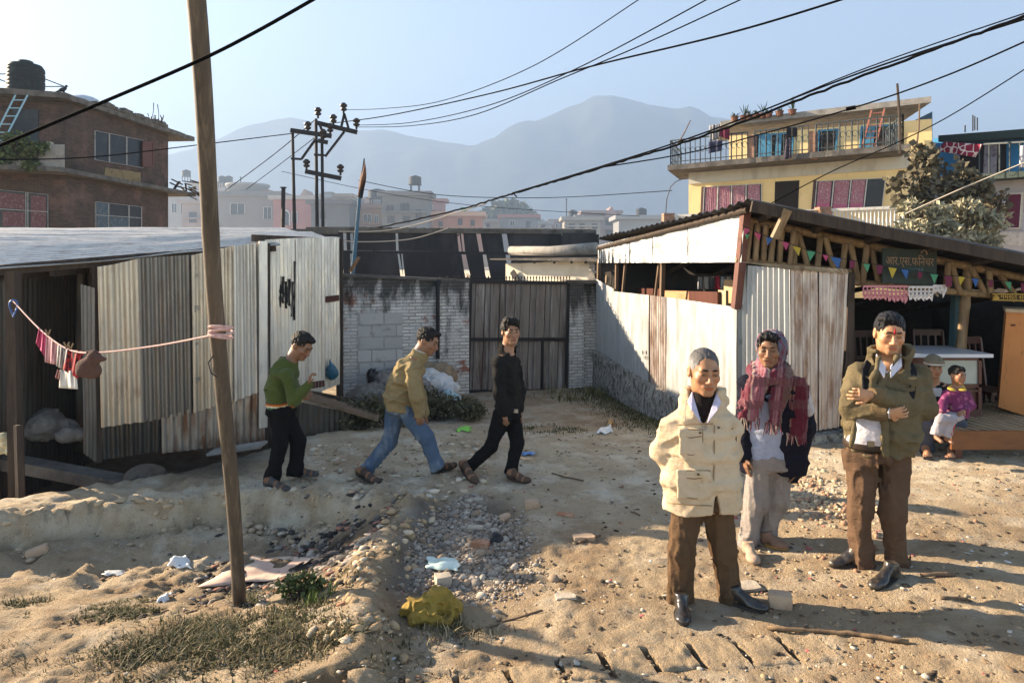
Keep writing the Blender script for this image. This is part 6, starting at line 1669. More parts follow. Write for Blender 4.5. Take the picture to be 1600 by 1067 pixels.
 for (x0, x1, y, dd) in ((1159, 1186, 657, -.11), (1196, 1219, 664, -.125), (1229, 1257, 680, -.075)):
  fr = MB()
  for i in range(13):
   px = x0 + (x1 - x0) * i / 12; a = j(px, y - 4, dd); fr.cc = R.choice([(.46, .36, .27), (.20, .03, .05), (.42, .22, .22), (.10, .05, .05)])
   fr.tube([a, a + Vector((R.uniform(-.01, .01), R.uniform(-.012, .005), -.035)), a + Vector((R.uniform(-.02, .02), R.uniform(-.015, .01), -R.uniform(.07, .10)))], [.0052, .0045, .0028], 5)
  fr.build('fringe', MATS['plaid'], p.root)
 legs(p, 'trousers', gt, (j(1201, 712, .06), w(36), .12), hips, knees, ank, 0, .088, .072, .062, 51, .018, .085)
 tn = M('tan_suede', (.34, .25, .18), rough=.95, layers=(((.30, .19, .12), 14, .45, .7, .6),))
 p.shoe(h1, t1, tn, (.16, .11, .07)); p.shoe(h2, t2, M('brown_suede', (.20, .12, .08), rough=.95), (.30, .17, .05))

# ---- three boys walking in file
def boy_green():
 h1, t1 = G(412, 758), G(452, 769); h2, t2 = G(457, 748, .03), G(497, 749, .03)
 D = (h1.y + h2.y) / 2
 p = Person('boy in a green jumper with a striped hem walking with bowed head and raised hand', D, (1, -.22, 0), base_of(h1, h2))
 j, w = p.j, p.w; nb = j(452, 570)
 p.head(j(471, 540), (1, -.42, -.62), (.45, -.1, 1), 1.10, nb, skin=(.20, .10, .055), hair='short', h=.0048, eye=.002)
 sA, sB = j(448, 586, -.15), j(452, 584, .15); eA, eB = j(459, 626, -.19), j(466, 620, .17); wA, wB = j(483, 601, -.19), j(468, 622, .13)
 hips = [j(436, 642, -.07), j(444, 642, .07)]; kn = [j(438, 694, -.10), j(466, 690, .06)]; an = [j(426, 744, -.08), j(462, 734, .06)]
 p.b.cone(j(440, 645), nb, (.12, .08), (.11, .07), p.left, .03); arms_under(p, nb, ((sA, eA, wA), (sB, eB, wB)), (.03, .027, .021)); limbs_under(p, hips, kn, an, (.05, .04, .03))
 p.hand(wA, (.15, -.1, 1), (1, .2, 0), -1, .95, 1.3, h=.0055); p.hand(wB, (.8, .2, .2), (-.2, 1, 0), 1, .95, .9, h=.0065); p.body_done(.013)
 s = SDF()
 secs = [(440, 634, .165, .112), (438, 606, .170, .118), (445, 580, .165, .105), (453, 562, .095, .085)]
 for a, b in zip(secs[:-1], secs[1:]): s.cone(j(a[0], a[1]), j(b[0], b[1]), a[2:], b[2:], p.left, .05)
 s.chain([sA, eA, wA], [.058, .050, .040], .03); s.chain([sB, eB, wB], [.058, .050, .040], .03)
 def gc(v):
  c = np.tile(np.array((.062, .080, .020)), (len(v), 1)); z = v[:, 2]; z0 = j(440, 634).z
  for lo, hi, col in ((-1, .012, (.03, .10, .05)), (.012, .024, (.62, .55, .40)), (.024, .036, (.50, .20, .03)), (.036, .045, (.35, .04, .02))): c[(z - z0 > lo) & (z - z0 < hi) & (v[:, 0] < j(470, 600).x)] = col
  return c * (1 + .2 * fbm(v[:, 0] * 120, v[:, 1] * 120, v[:, 2] * 120, 2, 5)[:, None])
 s.build('jumper', M('green_knit', .2, attr='Col', rough=.95, spec=.08, sheen=.1, bump=((300, .5), (30, .4)), bdist=.006), p.root, .010, creases(.010, 14, 6), gc)
 legs(p, 'trousers', cloth('black_denim', (.008, .008, .009)), (j(440, 632), .155, .112), hips, kn, an, 0, .085, .068, .064, 71, .012, .045, .012)
 b = MB(); c = j(458, 634, -.02); b.obox(c, (1, -.2, 0), (.2, 1, 0), (0, 0, 1), (.006, .025, .022)); b.build('belt_buckle', M('gold_buckle', (.45, .30, .09), rough=.35, metal=.9), p.root)
 for h, t in ((h1, t1), (h2, t2)): p.shoe(h, t, M('grey_sandal', .1, attr='Col', rough=.9), (.08, .075, .07), .045, .085, sandal=(.05, .047, .046), )

def boy_tan():
 h1, t1 = G(556, 744, .02), G(594, 757); h2, t2 = G(674, 741), G(713, 733, .03)
 D = (h1.y + h2.y) / 2
 p = Person('boy in a tan jacket and faded blue jeans striding with one hand in his pocket', D, (1, -.15, 0), base_of(h1, h2))
 j, w = p.j, p.w; nb = j(651, 557)
 p.head(j(668, 533), (1, -.30, -.38), (.3, 0, 1), 1.12, nb, skin=(.22, .11, .06), hair='short', h=.0048, eye=.002)
 sA, sB = j(643, 578, -.17), j(646, 576, .16); eA, eB = j(651, 620, -.22), j(655, 618, .18); wA, wB = j(655, 645, -.17), j(662, 645, .12)
 hips = [j(618, 640, .07), j(634, 642, -.07)]; kn = [j(608, 690, .06), j(665, 682, -.06)]; an = [j(573, 735, .05), j(683, 727, -.05)]
 p.b.cone(j(625, 640), nb, (.12, .08), (.11, .07), p.left, .03); arms_under(p, nb, ((sA, eA, wA), (sB, eB, wB)), (.03, .027, .021)); limbs_under(p, hips, kn, an, (.05, .04, .03))
 p.hand(wA, (.1, .15, -1), (0, 1, 0), -1, .95, .4, h=.0065); p.hand(wB, (.1, -.1, -1), (0, -1, 0), 1, .95, .4, h=.0065); p.body_done(.013)
 s = SDF()
 secs = [(624, 638, .180, .128), (626, 620, .188, .150), (632, 595, .185, .150), (643, 572, .175, .115), (651, 556, .085, .08)]
 for a, b in zip(secs[:-1], secs[1:]): s.cone(j(a[0], a[1]), j(b[0], b[1]), a[2:], b[2:], p.left, .05)
 s.chain([sA, eA, wA], [.072, .064, .046], .03); s.chain([sB, eB, wB], [.072, .064, .05], .03)
 s.cone(j(650, 565), j(657, 548), (.088, .088), (.086, .088), p.left, .02)
 s.build('jacket', cloth('tan_cloth', (.27, .205, .105), (.20, .15, .075)), p.root, .010, creases(.014, 14, 36))
 s = SDF(); s.cone(j(653, 560, -.01), j(658, 547, -.01), (.074, .074), (.075, .076), p.left, .01); s.build('shirt_collar', cloth('pale_collar', (.45, .40, .32)), p.root, .009)
 jn = M('blue_denim', (.065, .10, .16), rough=.9, spec=.15, layers=(((.22, .25, .28), (7, 7, 5), .48, .72, .8), ((.035, .055, .095), 13, .55, .75, .6)), bump=((340, .5), (26, .5)), bdist=.006)
 legs(p, 'jeans', jn, (j(625, 632), .158, .12), hips, kn, an, 0, .094, .076, .062, 91, .015, .03, .012)
 for h, t in ((h1, t1), (h2, t2)): p.shoe(h, t, M('brown_sandal', .1, attr='Col', rough=.9), (.03, .025, .022), .045, .08, sandal=(.05, .035, .028))

def boy_black():
 h1, t1 = G(719, 735, .05), G(745, 757); h2, t2 = G(792, 746), G(828, 755)
 D = (h1.y + h2.y) / 2
 p = Person('boy in a black buttoned jacket and black trousers striding while looking at the viewer', D, (.9, -.42, 0), base_of(h1, h2))
 j, w = p.j, p.w; nb = j(792, 553)
 p.head(j(798, 518, -.02), (.34, -1, -.02), (0, 0, 1), 1.10, nb, skin=(.27, .14, .08), hair='mop', h=.0046, stubble=.1, eye=.003)
 sA, sB = j(780, 566, -.13), j(804, 566, .13); eA, eB = j(780, 612, -.17), j(812, 612, .15); wA, wB = j(788, 642, -.15), j(812, 640, .05)
 hips = [j(785, 650, -.05), j(802, 650, .06)]; kn = [j(768, 697, -.02), j(808, 692, .0)]; an = [j(730, 732, .03), j(799, 738, .0)]
 p.b.cone(j(794, 650), nb, (.12, .08), (.11, .07), p.left, .03); arms_under(p, nb, ((sA, eA, wA), (sB, eB, wB)), (.03, .027, .021)); limbs_under(p, hips, kn, an, (.05, .04, .03))
 p.hand(wA, (.05, -.05, -1), (.6, .6, 0), -1, .98, .55, h=.0055); p.hand(wB, (.1, -.1, -1), (-.6, -.3, 0), -1, .95, .4, h=.0065); p.body_done(.013)
 s = SDF()
 secs = [(794, 640, .158, .112), (793, 610, .160, .115), (791, 582, .168, .108), (791, 566, .155, .09), (792, 550, .075, .075)]
 for a, b in zip(secs[:-1], secs[1:]): s.cone(j(a[0], a[1]), j(b[0], b[1]), a[2:], b[2:], p.left, .04)
 s.chain([sA, eA, wA], [.064, .055, .046], .03); s.chain([sB, eB, wB], [.062, .054, .046], .03)
 s.cone(j(791, 562), j(795, 539), (.080, .080), (.082, .085), p.left, .015); s.cone(j(796, 553, -.02), j(800, 534, -.04), (.060, .064), (.070, .075), p.left, .006, 's')
 s.build('jacket', cloth('black_cloth', (.016, .015, .0145), (.010, .0095, .0095)), p.root, .010, creases(.012, 14, 46))
 b = SDF(); b.cone(j(794, 646), j(794, 638), (.150, .110), (.150, .110), p.left, .01); b.build('belt', M('belt', (.03, .018, .012)), p.root, .009)
 b = MB(); c = j(806, 642, -.13); b.obox(c, (.9, -.4, 0), (.4, .9, 0), (0, 0, 1), (.022, .006, .018)); b.build('belt_buckle', M('steel_buckle', (.5, .5, .5), rough=.3, metal=.9), p.root)
 legs(p, 'trousers', cloth('black_twill', (.010, .010, .011)), (j(793, 642), .148, .11), hips, kn, an, 0, .086, .064, .054, 101, .012, .03, .012)
 for h, t in ((h1, t1), (h2, t2)): p.shoe(h, t, M('dark_sandal', .1, attr='Col', rough=.9), (.045, .03, .022), .047, .085, sandal=(.075, .045, .03))

# ---- seated man with the child on his knee
def man_seated():
 h1, t1 = G(1446, 709), G(1452, 721); h2, t2 = G(1486, 711), G(1484, 722)
 D = h1.y + .10
 p = Person('seated man in a striped bucket hat and dark coat with bare feet in sandals', D, (-.25, -1, 0), base_of(h1, h2))
 j, w = p.j, p.w; nb = j(1459, 600, .15)
 p.head(j(1460, 574, .10), (-.25, -1, -.05), (0, 0, 1), .92, nb, skin=(.30, .15, .08), hair='short', h=.0050, stubble=.2, eye=.002)
 sA, sB = j(1440, 614, .15), j(1480, 614, .16); eA, eB = j(1436, 648, .12), j(1496, 642, .12); wA, wB = j(1448, 655, -.06), j(1502, 655, -.03)
 hips = [j(1450, 668, .30), j(1482, 668, .30)]; kn = [j(1448, 660, -.06), j(1497, 662, -.06)]; an = [j(1447, 704, .0), j(1491, 706, .0)]
 p.b.cone(j(1464, 668, .28), nb, (.13, .09), (.11, .07), p.left, .03); arms_under(p, nb, ((sA, eA, wA), (sB, eB, wB)), (.03, .027, .021)); limbs_under(p, hips, kn, an, (.05, .04, .03))
 p.hand(wB, (-.55, -.5, -.35), (0, .3, -1), -1, .95, .5, h=.0055); p.hand(wA, (.3, -.6, -.3), (0, 0, -1), 1, .95, .4, h=.0065)
 for h, t, a in ((h1, t1, an[0]), (h2, t2, an[1])):
  h = Vector(h); t = Vector(t); u = (t - h); u.z = 0; u = u.normalized(); sd_ = u.cross(Vector((0, 0, 1)))
  p.b.cap(h + Vector((0, 0, .045)), h + u * .16 + Vector((0, 0, .034)), .036, .034, .02); p.b.cap(a, h + Vector((0, 0, .06)), .033, .036, .02)
  for i in range(5): p.b.cap(h + u * .15 + sd_ * (.030 - i * .015) + Vector((0, 0, .030)), h + u * (.215 - .010 * abs(i - 1)) + sd_ * (.036 - i * .018) + Vector((0, 0, .026)), .0125, .010 - .0006 * i, .004)
  p.b.fine.append((np.array(h) - .14, np.array(t) + .14, .0075))
 p.body_done(.013)
 for h, t in ((h1, t1), (h2, t2)):
  u = (Vector(t) - Vector(h)); u.z = 0; u.normalize(); m = MB(); m.bar(Vector(h) - u * .05 + Vector((0, 0, .009)), Vector(h) + u * .24 + Vector((0, 0, .009)), .088, .016); m.build('sandal', M('flipflop', (.03, .025, .03)), p.root)
 dk = cloth('dark_coat', (.014, .012, .014))
 s = SDF()
 secs = [(1464, 668, .20, .16, .26), (1462, 640, .18, .14, .22), (1460, 614, .18, .11, .17), (1459, 600, .08, .08, .15)]
 for a, b in zip(secs[:-1], secs[1:]): s.cone(j(a[0], a[1], a[4]), j(b[0], b[1], b[4]), a[2:4], b[2:4], p.left, .04)
 s.chain([sA, eA, wA], [.068, .06, .048], .03); s.chain([sB, eB, wB], [.068, .06, .048], .03)
 s.cone(j(1457, 672, .15), j(1456, 600, .05), (w(2), .14), (w(6), .10), p.left, .008, 's')
 s.build('coat', dk, p.root, .012, creases(.013, 13, 61))
 q = SDF(); q.cone(j(1462, 660, .22), j(1459, 603, .13), (.12, .10), (.075, .075), p.left, .03); q.build('shirt', cloth('grey_shirt', (.42, .42, .44)), p.root, .012)
 legs(p, 'trousers', cloth('slate_trousers', (.085, .09, .115)), (j(1466, 664, .30), .16, .13), hips, kn, an, 0, .085, .075, .068, 121, .010, .03, .014)
 # bucket hat
 s = SDF(); hc, A = p.hc, p.hA; T = lambda x, y, z: hc + A @ np.array((x, y, z))
 s.ell(T(0, -.012, .066), (.088, .100, .070), A, .02); s.cone(T(0, -.005, .026), T(0, -.008, .080), (.102, .112), (.086, .098), A[:, 0], .012)
 s.cone(T(0, -.005, .0), T(0, -.005, .045), (.098, .108), (.072, .082), A[:, 0], .006, 's')
 def hcol(v):
  z = (v - hc) @ A[:, 2]; c = np.tile(np.array((.16, .13, .085)), (len(v), 1)); c[(z < .052)] = (.50, .43, .36); c[(z > .030) & (z < .040)] = (.25, .20, .16); return c
 s.build('bucket_hat', M('hat', .3, attr='Col', rough=.95, bump=((200, .5),)), p.root, .008, folds(.004, 14, 14, 14, 5), hcol)

def child():
 D = G(1470, 715).y - .06
 ft = P(1466, 688, D - .02)
 p = Person('small child in a purple patterned coat with a yellow collar sitting on a lap', D, (.25, -1, 0), P(1492, 668, D))
 j, w = p.j, p.w; nb = j(1495, 604, .05)
 p.head(j(1496, 586, .02), (.30, -1, -.05), (0, 0, 1), .76, nb, skin=(.27, .13, .07), hair='short', h=.0042, stubble=0, child=True, neck_r=.05)
 sA, sB = j(1480, 616, .05), j(1510, 616, .05); eA, eB = j(1473, 632, .0), j(1517, 634, .02); wA, wB = j(1471, 646, -.08), j(1506, 642, -.06)
 hips = [j(1488, 648, .06), j(1500, 648, .06)]; kn = [j(1470, 654, -.12), j(1486, 656, -.13)]; an = [j(1462, 676, -.10), j(1478, 678, -.11)]
 p.b.cone(j(1494, 650, .06), nb, (.08, .06), (.07, .05), p.left, .03); arms_under(p, nb, ((sA, eA, wA), (sB, eB, wB)), (.024, .021, .017)); limbs_under(p, hips, kn, an, (.035, .03, .024))
 p.hand(wA, (.05, -.2, -1), (.6, .5, 0), -1, .62, .5, h=.004); p.hand(wB, (-.8, -.3, -.3), (0, .4, -1), 1, .62, .5, h=.004)
 for a in an: p.b.cap(a, Vector(a) + Vector((0, -.02, -.04)), .022, .022, .01); p.b.cap(Vector(a) + Vector((0, -.01, -.045)), Vector(a) + Vector((0, -.09, -.065)), .022, .018, .01)
 p.body_done(.011)
 s = SDF()
 secs = [(1494, 652, .125, .095), (1494, 636, .115, .09), (1494, 616, .115, .075), (1495, 605, .055, .055)]
 for a, b in zip(secs[:-1], secs[1:]): s.cone(j(a[0], a[1], .05), j(b[0], b[1], .05), a[2:], b[2:], p.left, .03)
 s.chain([sA, eA, Vector(wA) * .8 + Vector(eA) * .2], [.045, .042, .036], .02); s.chain([sB, eB, Vector(wB) * .8 + Vector(eB) * .2], [.045, .042, .036], .02)
 def cc(v):
  n = noise3(v[:, 0] * 38, v[:, 1] * 38, v[:, 2] * 38, 8); c = np.tile(np.array((.13, .018, .075)), (len(v), 1)); c[n > .5] = (.28, .08, .16); c[n < -.55] = (.22, .10, .11); return c
 s.build('coat', M('purple_print', .2, attr='Col', rough=.85, bump=((120, .4),)), p.root, .0085, folds(.006, 14, 14, 14, 7), cc)
 s = SDF()
 for sx in (-1, 1): s.ell(j(1495 + sx * 8, 608, -.015), (.040, .045, .012), frame((sx * .2, -1, -.2), (0, -.8, 1)), .01)
 s.cap(j(1487, 606, .06), j(1503, 606, .06), .03, .03, .02)
 s.build('coat_collar', cloth('yellow_collar', (.52, .36, .07)), p.root, .006)
 tr = cloth('white_trousers', (.36, .33, .35))
 legs(p, 'trousers', tr, (j(1494, 646, .06), .10, .08), hips, kn, an, 0, .048, .042, .040, 131, .006, .02, .010)
 m = MB(); a = Vector(kn[1]); b = Vector(an[1]); m.tube([a + Vector((.03, -.040, .01)), (a + b) / 2 + Vector((.025, -.044, 0)), b + Vector((.02, -.046, 0))], .006, 6); m.build('trouser_stripe', M('red_stripe', (.35, .03, .04)), p.root)

for fn in (man_beige, man_folded, man_scarf, boy_green, boy_tan, boy_black, man_seated, child): fn()
N91 = Lookup(lambda x, y: fbm(x * 1.1, y * 1.1, 0, 3, 91), -6.5, 8, 2.4, 14, .05)
N71 = Lookup(lambda x, y: fbm(x * 2.6, y * 2.6, 0, 3, 71), -6.5, 8, 2.4, 14, .03)
# ---------------------------------------------------------------- drain slabs along the near edge
def slabs():
 ends = [SLOTS[0][0] - (SLOTS[1][0] - SLOTS[0][0]) * 1.0] + [c for c, _ in SLOTS] + [SLOTS[-1][0] + (SLOTS[-1][0] - SLOTS[-2][0]) * .8]
 names = ['left end drain slab, cut off by the lower frame edge', 'dusty drain slab, second from the left', 'dusty drain slab, third from the left, crossed by the pole shadow', 'dusty drain slab, fourth from the left', 'dusty drain slab, fifth from the left', 'dusty drain slab in front of the parka man, sixth from the left', 'dusty drain slab, fourth from the right end', 'drain slab with a thin black wire across it', 'drain slab with a sharp sunlit edge, second from the right', 'last drain slab on the right beside the split bamboo']
 for i in range(len(ends) - 1):
  a, b = ends[i], ends[i + 1]; u = (b - a).normalized(); g = .019 + .003 * (i % 3)
  hl = .125 + .02 * (i % 2) + (.03 if i > 6 else 0)
  n = 18; k = 18; vs = []
  p0, p1 = a + u * (g if i else 0), b - u * (g if i < len(ends) - 2 else 0)
  def top(x, y): return 0
  for j in range(n + 1):
   for q in range(k + 1):
    v_ = -hl + 2 * hl * q / k; p = p0.lerp(p1, j / n) + SV * v_
    edge = min(j, n - j) == 0 or min(q, k - q) == 0
    o = .010 * N91(p.x * 9, p.y * 3)
    p = p + (u * o + SV * o if edge else Vector((0, 0, 0)))
    vs.append(Vector((p.x, p.y, top(p.x, p.y) + .006 * N71(p.x * 7, p.y * 2) - (.002 if edge else 0))))
  vv = np.array([tuple(v) for v in vs]); zz = ground_fine(vv[:, 0], vv[:, 1]) + .006
  for a_, v in enumerate(vs):
   q_ = a_ % (k + 1); v.z = zz[a_] - (.016 if q_ in (0, k) else .004 if q_ in (1, k - 1) else 0)
  N = len(vs); fs = []
  for j in range(n):
   for q in range(k): w_ = j * (k + 1) + q; fs.append((w_, w_ + 1, w_ + k + 2, w_ + k + 1))
  rim = [j * (k + 1) for j in range(n + 1)] + [n * (k + 1) + q for q in range(1, k + 1)] + [j * (k + 1) + k for j in range(n - 1, -1, -1)] + [q for q in range(k - 1, 0, -1)]
  base = len(vs)
  for r_ in rim: vs.append(vs[r_] - Vector((0, 0, .09)))
  m = len(rim)
  for j in range(m): fs.append((rim[j], rim[(j + 1) % m], base + (j + 1) % m, base + j))
  fs.append(tuple(base + j for j in range(m)))
  va = np.array([tuple(v) for v in vs], np.float32); c = dustcol(va) * 1.02
  o = obj('drain_slab', va, fs, DIRT, None, False, c); smooth_angle(o, 40)
  tag(o, names[i], 'slab', 'drain cover slabs at the front')
slabs()

# ---------------------------------------------------------------- poles, wires
def poles():
 PM = M('pole_wood', (.09, .066, .044), layers=(((.045, .034, .025), (10, 10, 1.2), .42, .68), ((.20, .15, .095), (30, 30, 3), .52, .72, .6), ((.05, .038, .03), (8, 8, 8), .62, .76, .6)), rough=.75, bump=(((60, 60, 4), .5),), bdist=.004)
 a = G(375, 944); top = P(300, -60, 4.05)
 t = thing('wooden_pole', 'tall leaning wooden pole in the left foreground with a rope tied round it', 'pole', a)
 pts = []; rs = []
 for k in range(41):
  u = k / 40; p = a.lerp(top, u) + Vector((.012 * math.sin(u * 9), 0, 0)); p.z -= .1 * (1 - u); pts.append(p)
  r = .043 + .013 * u
  if abs((u * 7.0) % 1.0 - .35) < .05: r *= 1.05
  rs.append(r)
 m = MB(); m.tube(pts, rs, 16); m.build('pole', PM, t, True)
 c = P(345, 520, 4.2); m = MB()
 for z in (-.02, 0, .02, .035):
  m.tube([c + Vector((.068 * math.cos(q), .068 * math.sin(q), z + .012 * math.sin(q * 1.0 + z * 90))) for q in np.linspace(0, 6.4, 16)], .008, 6)
 m.build('rope_binding', M('pink_rope', (.50, .33, .30), layers=(((.36, .22, .2), 60, .5, .65),), rough=.95), t)
 m = MB(); q = P(334, 555, 4.15); m.tube([q, q + Vector((-.02, -.03, -.04)), q + Vector((0, -.04, -.10)), q + Vector((.03, -.02, -.13))], .004, 5); m.build('wire_loop', IRON, t)
 # electricity structure: two tall posts close together, one shorter post, arms, braces, insulators
 D = 20.0; H = lambda x, y, dd=0: P(x, y, D + dd)
 t = thing('utility_pole', 'dark steel electricity pole frame with cross arms and cup insulators', 'utility pole', H(497, 480))
 for q0, q1, r in (((463, 480), (457, 203), .050), ((497, 480), (493.5, 186), .052), ((506, 480), (503, 212), .048)):
  m = MB(); m.tube([H(*q0), H(*q1)], [r * 1.1, r * .9], 10); m.build('post', IRON, t)
 for q0, q1, w_ in (((454, 204), (518, 213), .13), ((494, 192), (558, 207), .13), ((477, 268), (533, 279), .13), ((497, 220), (512, 223), .12)):
  m = MB(); m.bar(H(*q0, -.12), H(*q1, -.12), .06, w_); m.build('cross_arm', IRON, t)
 for q0, q1 in (((455, 248), (471, 249)), ((471, 249), (493, 218)), ((508, 245), (538, 206)), ((499, 194), (508, 216)), ((533, 200), (538, 178)), ((538, 178), (545, 202)), ((491, 242), (507, 243))):
  m = MB(); m.bar(H(*q0, -.1), H(*q1, -.1), .06, .06); m.build('brace', IRON, t)
 for x, y in ((481, 203), (516, 207), (505, 215), (521, 192), (537, 174), (557, 198), (497, 181), (479, 262), (532, 270)):
  m = MB(); c = H(x, y, -.12); m.lathe(c, [(.03, -.08), (.03, .0), (.085, .02), (.10, .07), (.06, .09), (.06, .11), (.10, .13), (.11, .18), (.07, .21), (.05, .24)], 10); m.build('insulator', M('insulator', (.03, .022, .02), rough=.3), t, True)
 # blue flag staff
 t = thing('flagpole', 'thin blue metal staff with a furled rusty brown flag behind the brick wall', 'flagpole', P(551, 425, 14.5))
 m = MB(); m.tube([P(551, 432, 14.5), P(562, 307, 14.5), P(569, 248, 14.5)], [.045, .035, .018], 8); m.build('staff', M('staff_blue', (.035, .10, .16), layers=(((.10, .12, .12), (9, 9, 2), .5, .7),), rough=.6), t)
 vs = []; fs = []; n = 10
 for i in range(n + 1):
  v = i / n; x = 569.5 - 8 * v; y = 252 + 56 * v; wd = 11.0 * math.sin(min(1, v * 1.5) * 1.9) * (1 - .35 * v) + .8
  for s_ in range(7): u = s_ / 6; vs.append(P(x + wd * (u - .35), y + 3 * u * v, 14.45 + .12 * math.sin(u * 7 + v * 4)))
 for i in range(n):
  for s_ in range(6): a_ = i * 7 + s_; fs.append((a_, a_ + 7, a_ + 8, a_ + 1))
 obj('flag', vs, fs, M('flag_cloth', (.11, .055, .035), layers=(((.20, .10, .05), 6, .5, .7),), rough=.9), t, True)
 m = MB(); m.bar(P(547, 424, 13.6), P(561, 402, 13.5), .06, .04); tag(m.build('broken_plank', WOOD), 'short broken plank leaning on the coping beside the blue staff', 'plank')

def wire(label, pts, r=.012, mat=None, n=22, wob=.0, cat='cable', name='power_cable'):
 P_ = [P(*q) for q in pts]; out = []
 k = len(P_)
 for i in range(k - 1):
  p0, p1, p2, p3 = P_[max(0, i - 1)], P_[i], P_[i + 1], P_[min(k - 1, i + 2)]
  for j in range(n + (i == k - 2)):
   t = j / n
   q = .5 * ((2 * p1) + (p2 - p0) * t + (2 * p0 - 5 * p1 + 4 * p2 - p3) * t * t + (3 * p1 - p0 - 3 * p2 + p3) * t ** 3)
   if wob: q = q + Vector((0, R.uniform(-wob, wob), R.uniform(-wob, wob)))
   out.append(q)
 m = MB(); m.tube(out, r, 5); return tag(m.build(name, mat or M('cable_black', (.004, .004, .0045), rough=.95, spec=.03), None, True), label, cat)

def wires():
 wire('thick black cable slanting across the upper left in front of the leaning wooden pole', [(-30, 240, 3.9), (120, 177, 3.9), (300, 100, 3.85), (400, 50, 3.8), (520, -18, 3.8)], .0105)
 wire('thin cable running from the brick house to the electricity poles', [(-20, 250, 12), (140, 246, 14), (300, 228, 17), (456, 209, 20)], .014)
 wire('cable dropping steeply from the top of the electricity poles toward the upper right, topmost', [(537, 172, 20), (600, 170, 17), (690, 158, 14), (830, 105, 11), (1010, -8, 9)], .008)
 wire('heavy cable from the electricity poles crossing the sky to the top right', [(500, 195, 20), (600, 182, 17), (760, 148, 13), (920, 105, 10), (1140, 52, 8), (1340, -8, 7)], .013)
 wire('sagging cable from the pole arm curving up past the mountain dip', [(557, 196, 20), (640, 192, 16), (760, 166, 13), (900, 108, 10), (1115, -6, 8)], .009)
 wire('lower sagging cable from the pole arm running beside its neighbour', [(557, 199, 20), (640, 197, 16), (740, 180, 13), (880, 122, 10), (1000, 72, 9), (1170, -6, 8)], .009)
 wire('faint guy wire falling left from the electricity poles', [(494, 186, 20), (430, 240, 22), (352, 298, 25)], .014)
 wire('second faint guy wire falling left from the electricity poles', [(505, 205, 20), (440, 255, 23), (385, 296, 26)], .012)
 wire('thick twisted cable bundle rising from the black shed to the right edge, lowest strand', [(560, 362, 18), (700, 332, 15), (800, 303, 13), (940, 262, 11.5), (1100, 212, 10), (1350, 118, 8.5), (1640, 12, 7)], .018, wob=.01)
 wire('second strand of the thick cable bundle at the right', [(800, 302, 13), (940, 260, 11.5), (1100, 208, 10), (1350, 112, 8.5), (1640, 18, 7)], .012)
 wire('thin upper strand of the cable bundle at the right', [(1000, 242, 11), (1150, 190, 9.8), (1350, 108, 8.5), (1640, 8, 7.2)], .008)
 wire('cable with a joint passing over the yellow house roof to the right edge', [(945, 261, 12), (1045, 245, 12), (1130, 226, 11.5), (1330, 170, 10), (1480, 118, 9), (1640, 48, 8)], .012)
 m = MB(); m.tube([P(1322, 171, 10.0), P(1337, 168, 9.95)], .03, 7); tag(m.build('cable_joint', M('cable_black', .012)), 'dark cable joint hanging on the line over the yellow house', 'joint')
 wire('cable climbing from the shop roof past the yellow house to the right edge', [(1205, 318, 12), (1300, 268, 12), (1400, 224, 11.5), (1490, 178, 11), (1640, 84, 10)], .010)
 wire('pale cable crossing the shrub at the right', [(1415, 334, 11), (1500, 296, 10), (1640, 238, 9)], .010, M('cable_pale', (.30, .27, .23), rough=.8))
 wire('thin level line across the sky below the mountain', [(560, 282, 34), (690, 305, 34), (860, 309, 34), (1050, 298, 30)], .018)
 wire('faint far line above the far town', [(440, 268, 40), (600, 302, 40), (760, 323, 40), (1000, 338, 40)], .016)
 pc = M('cable_dusty', (.26, .24, .22), rough=.8)
 wire('dusty service wire dipping over the black shed roof', [(380, 366, 15), (450, 360, 15), (520, 362, 15.5), (620, 358, 15.5), (760, 318, 14)], .012, pc)
 wire('sagging dusty wire hanging in front of the black shed', [(500, 371, 15), (560, 378, 15.2), (640, 374, 15.2), (700, 357, 15)], .012, pc)
 wire('frayed end of wire hanging from the thick cable', [(806, 300, 12.9), (804, 304, 12.8), (808, 308, 12.8)], .012)
poles(); wires()

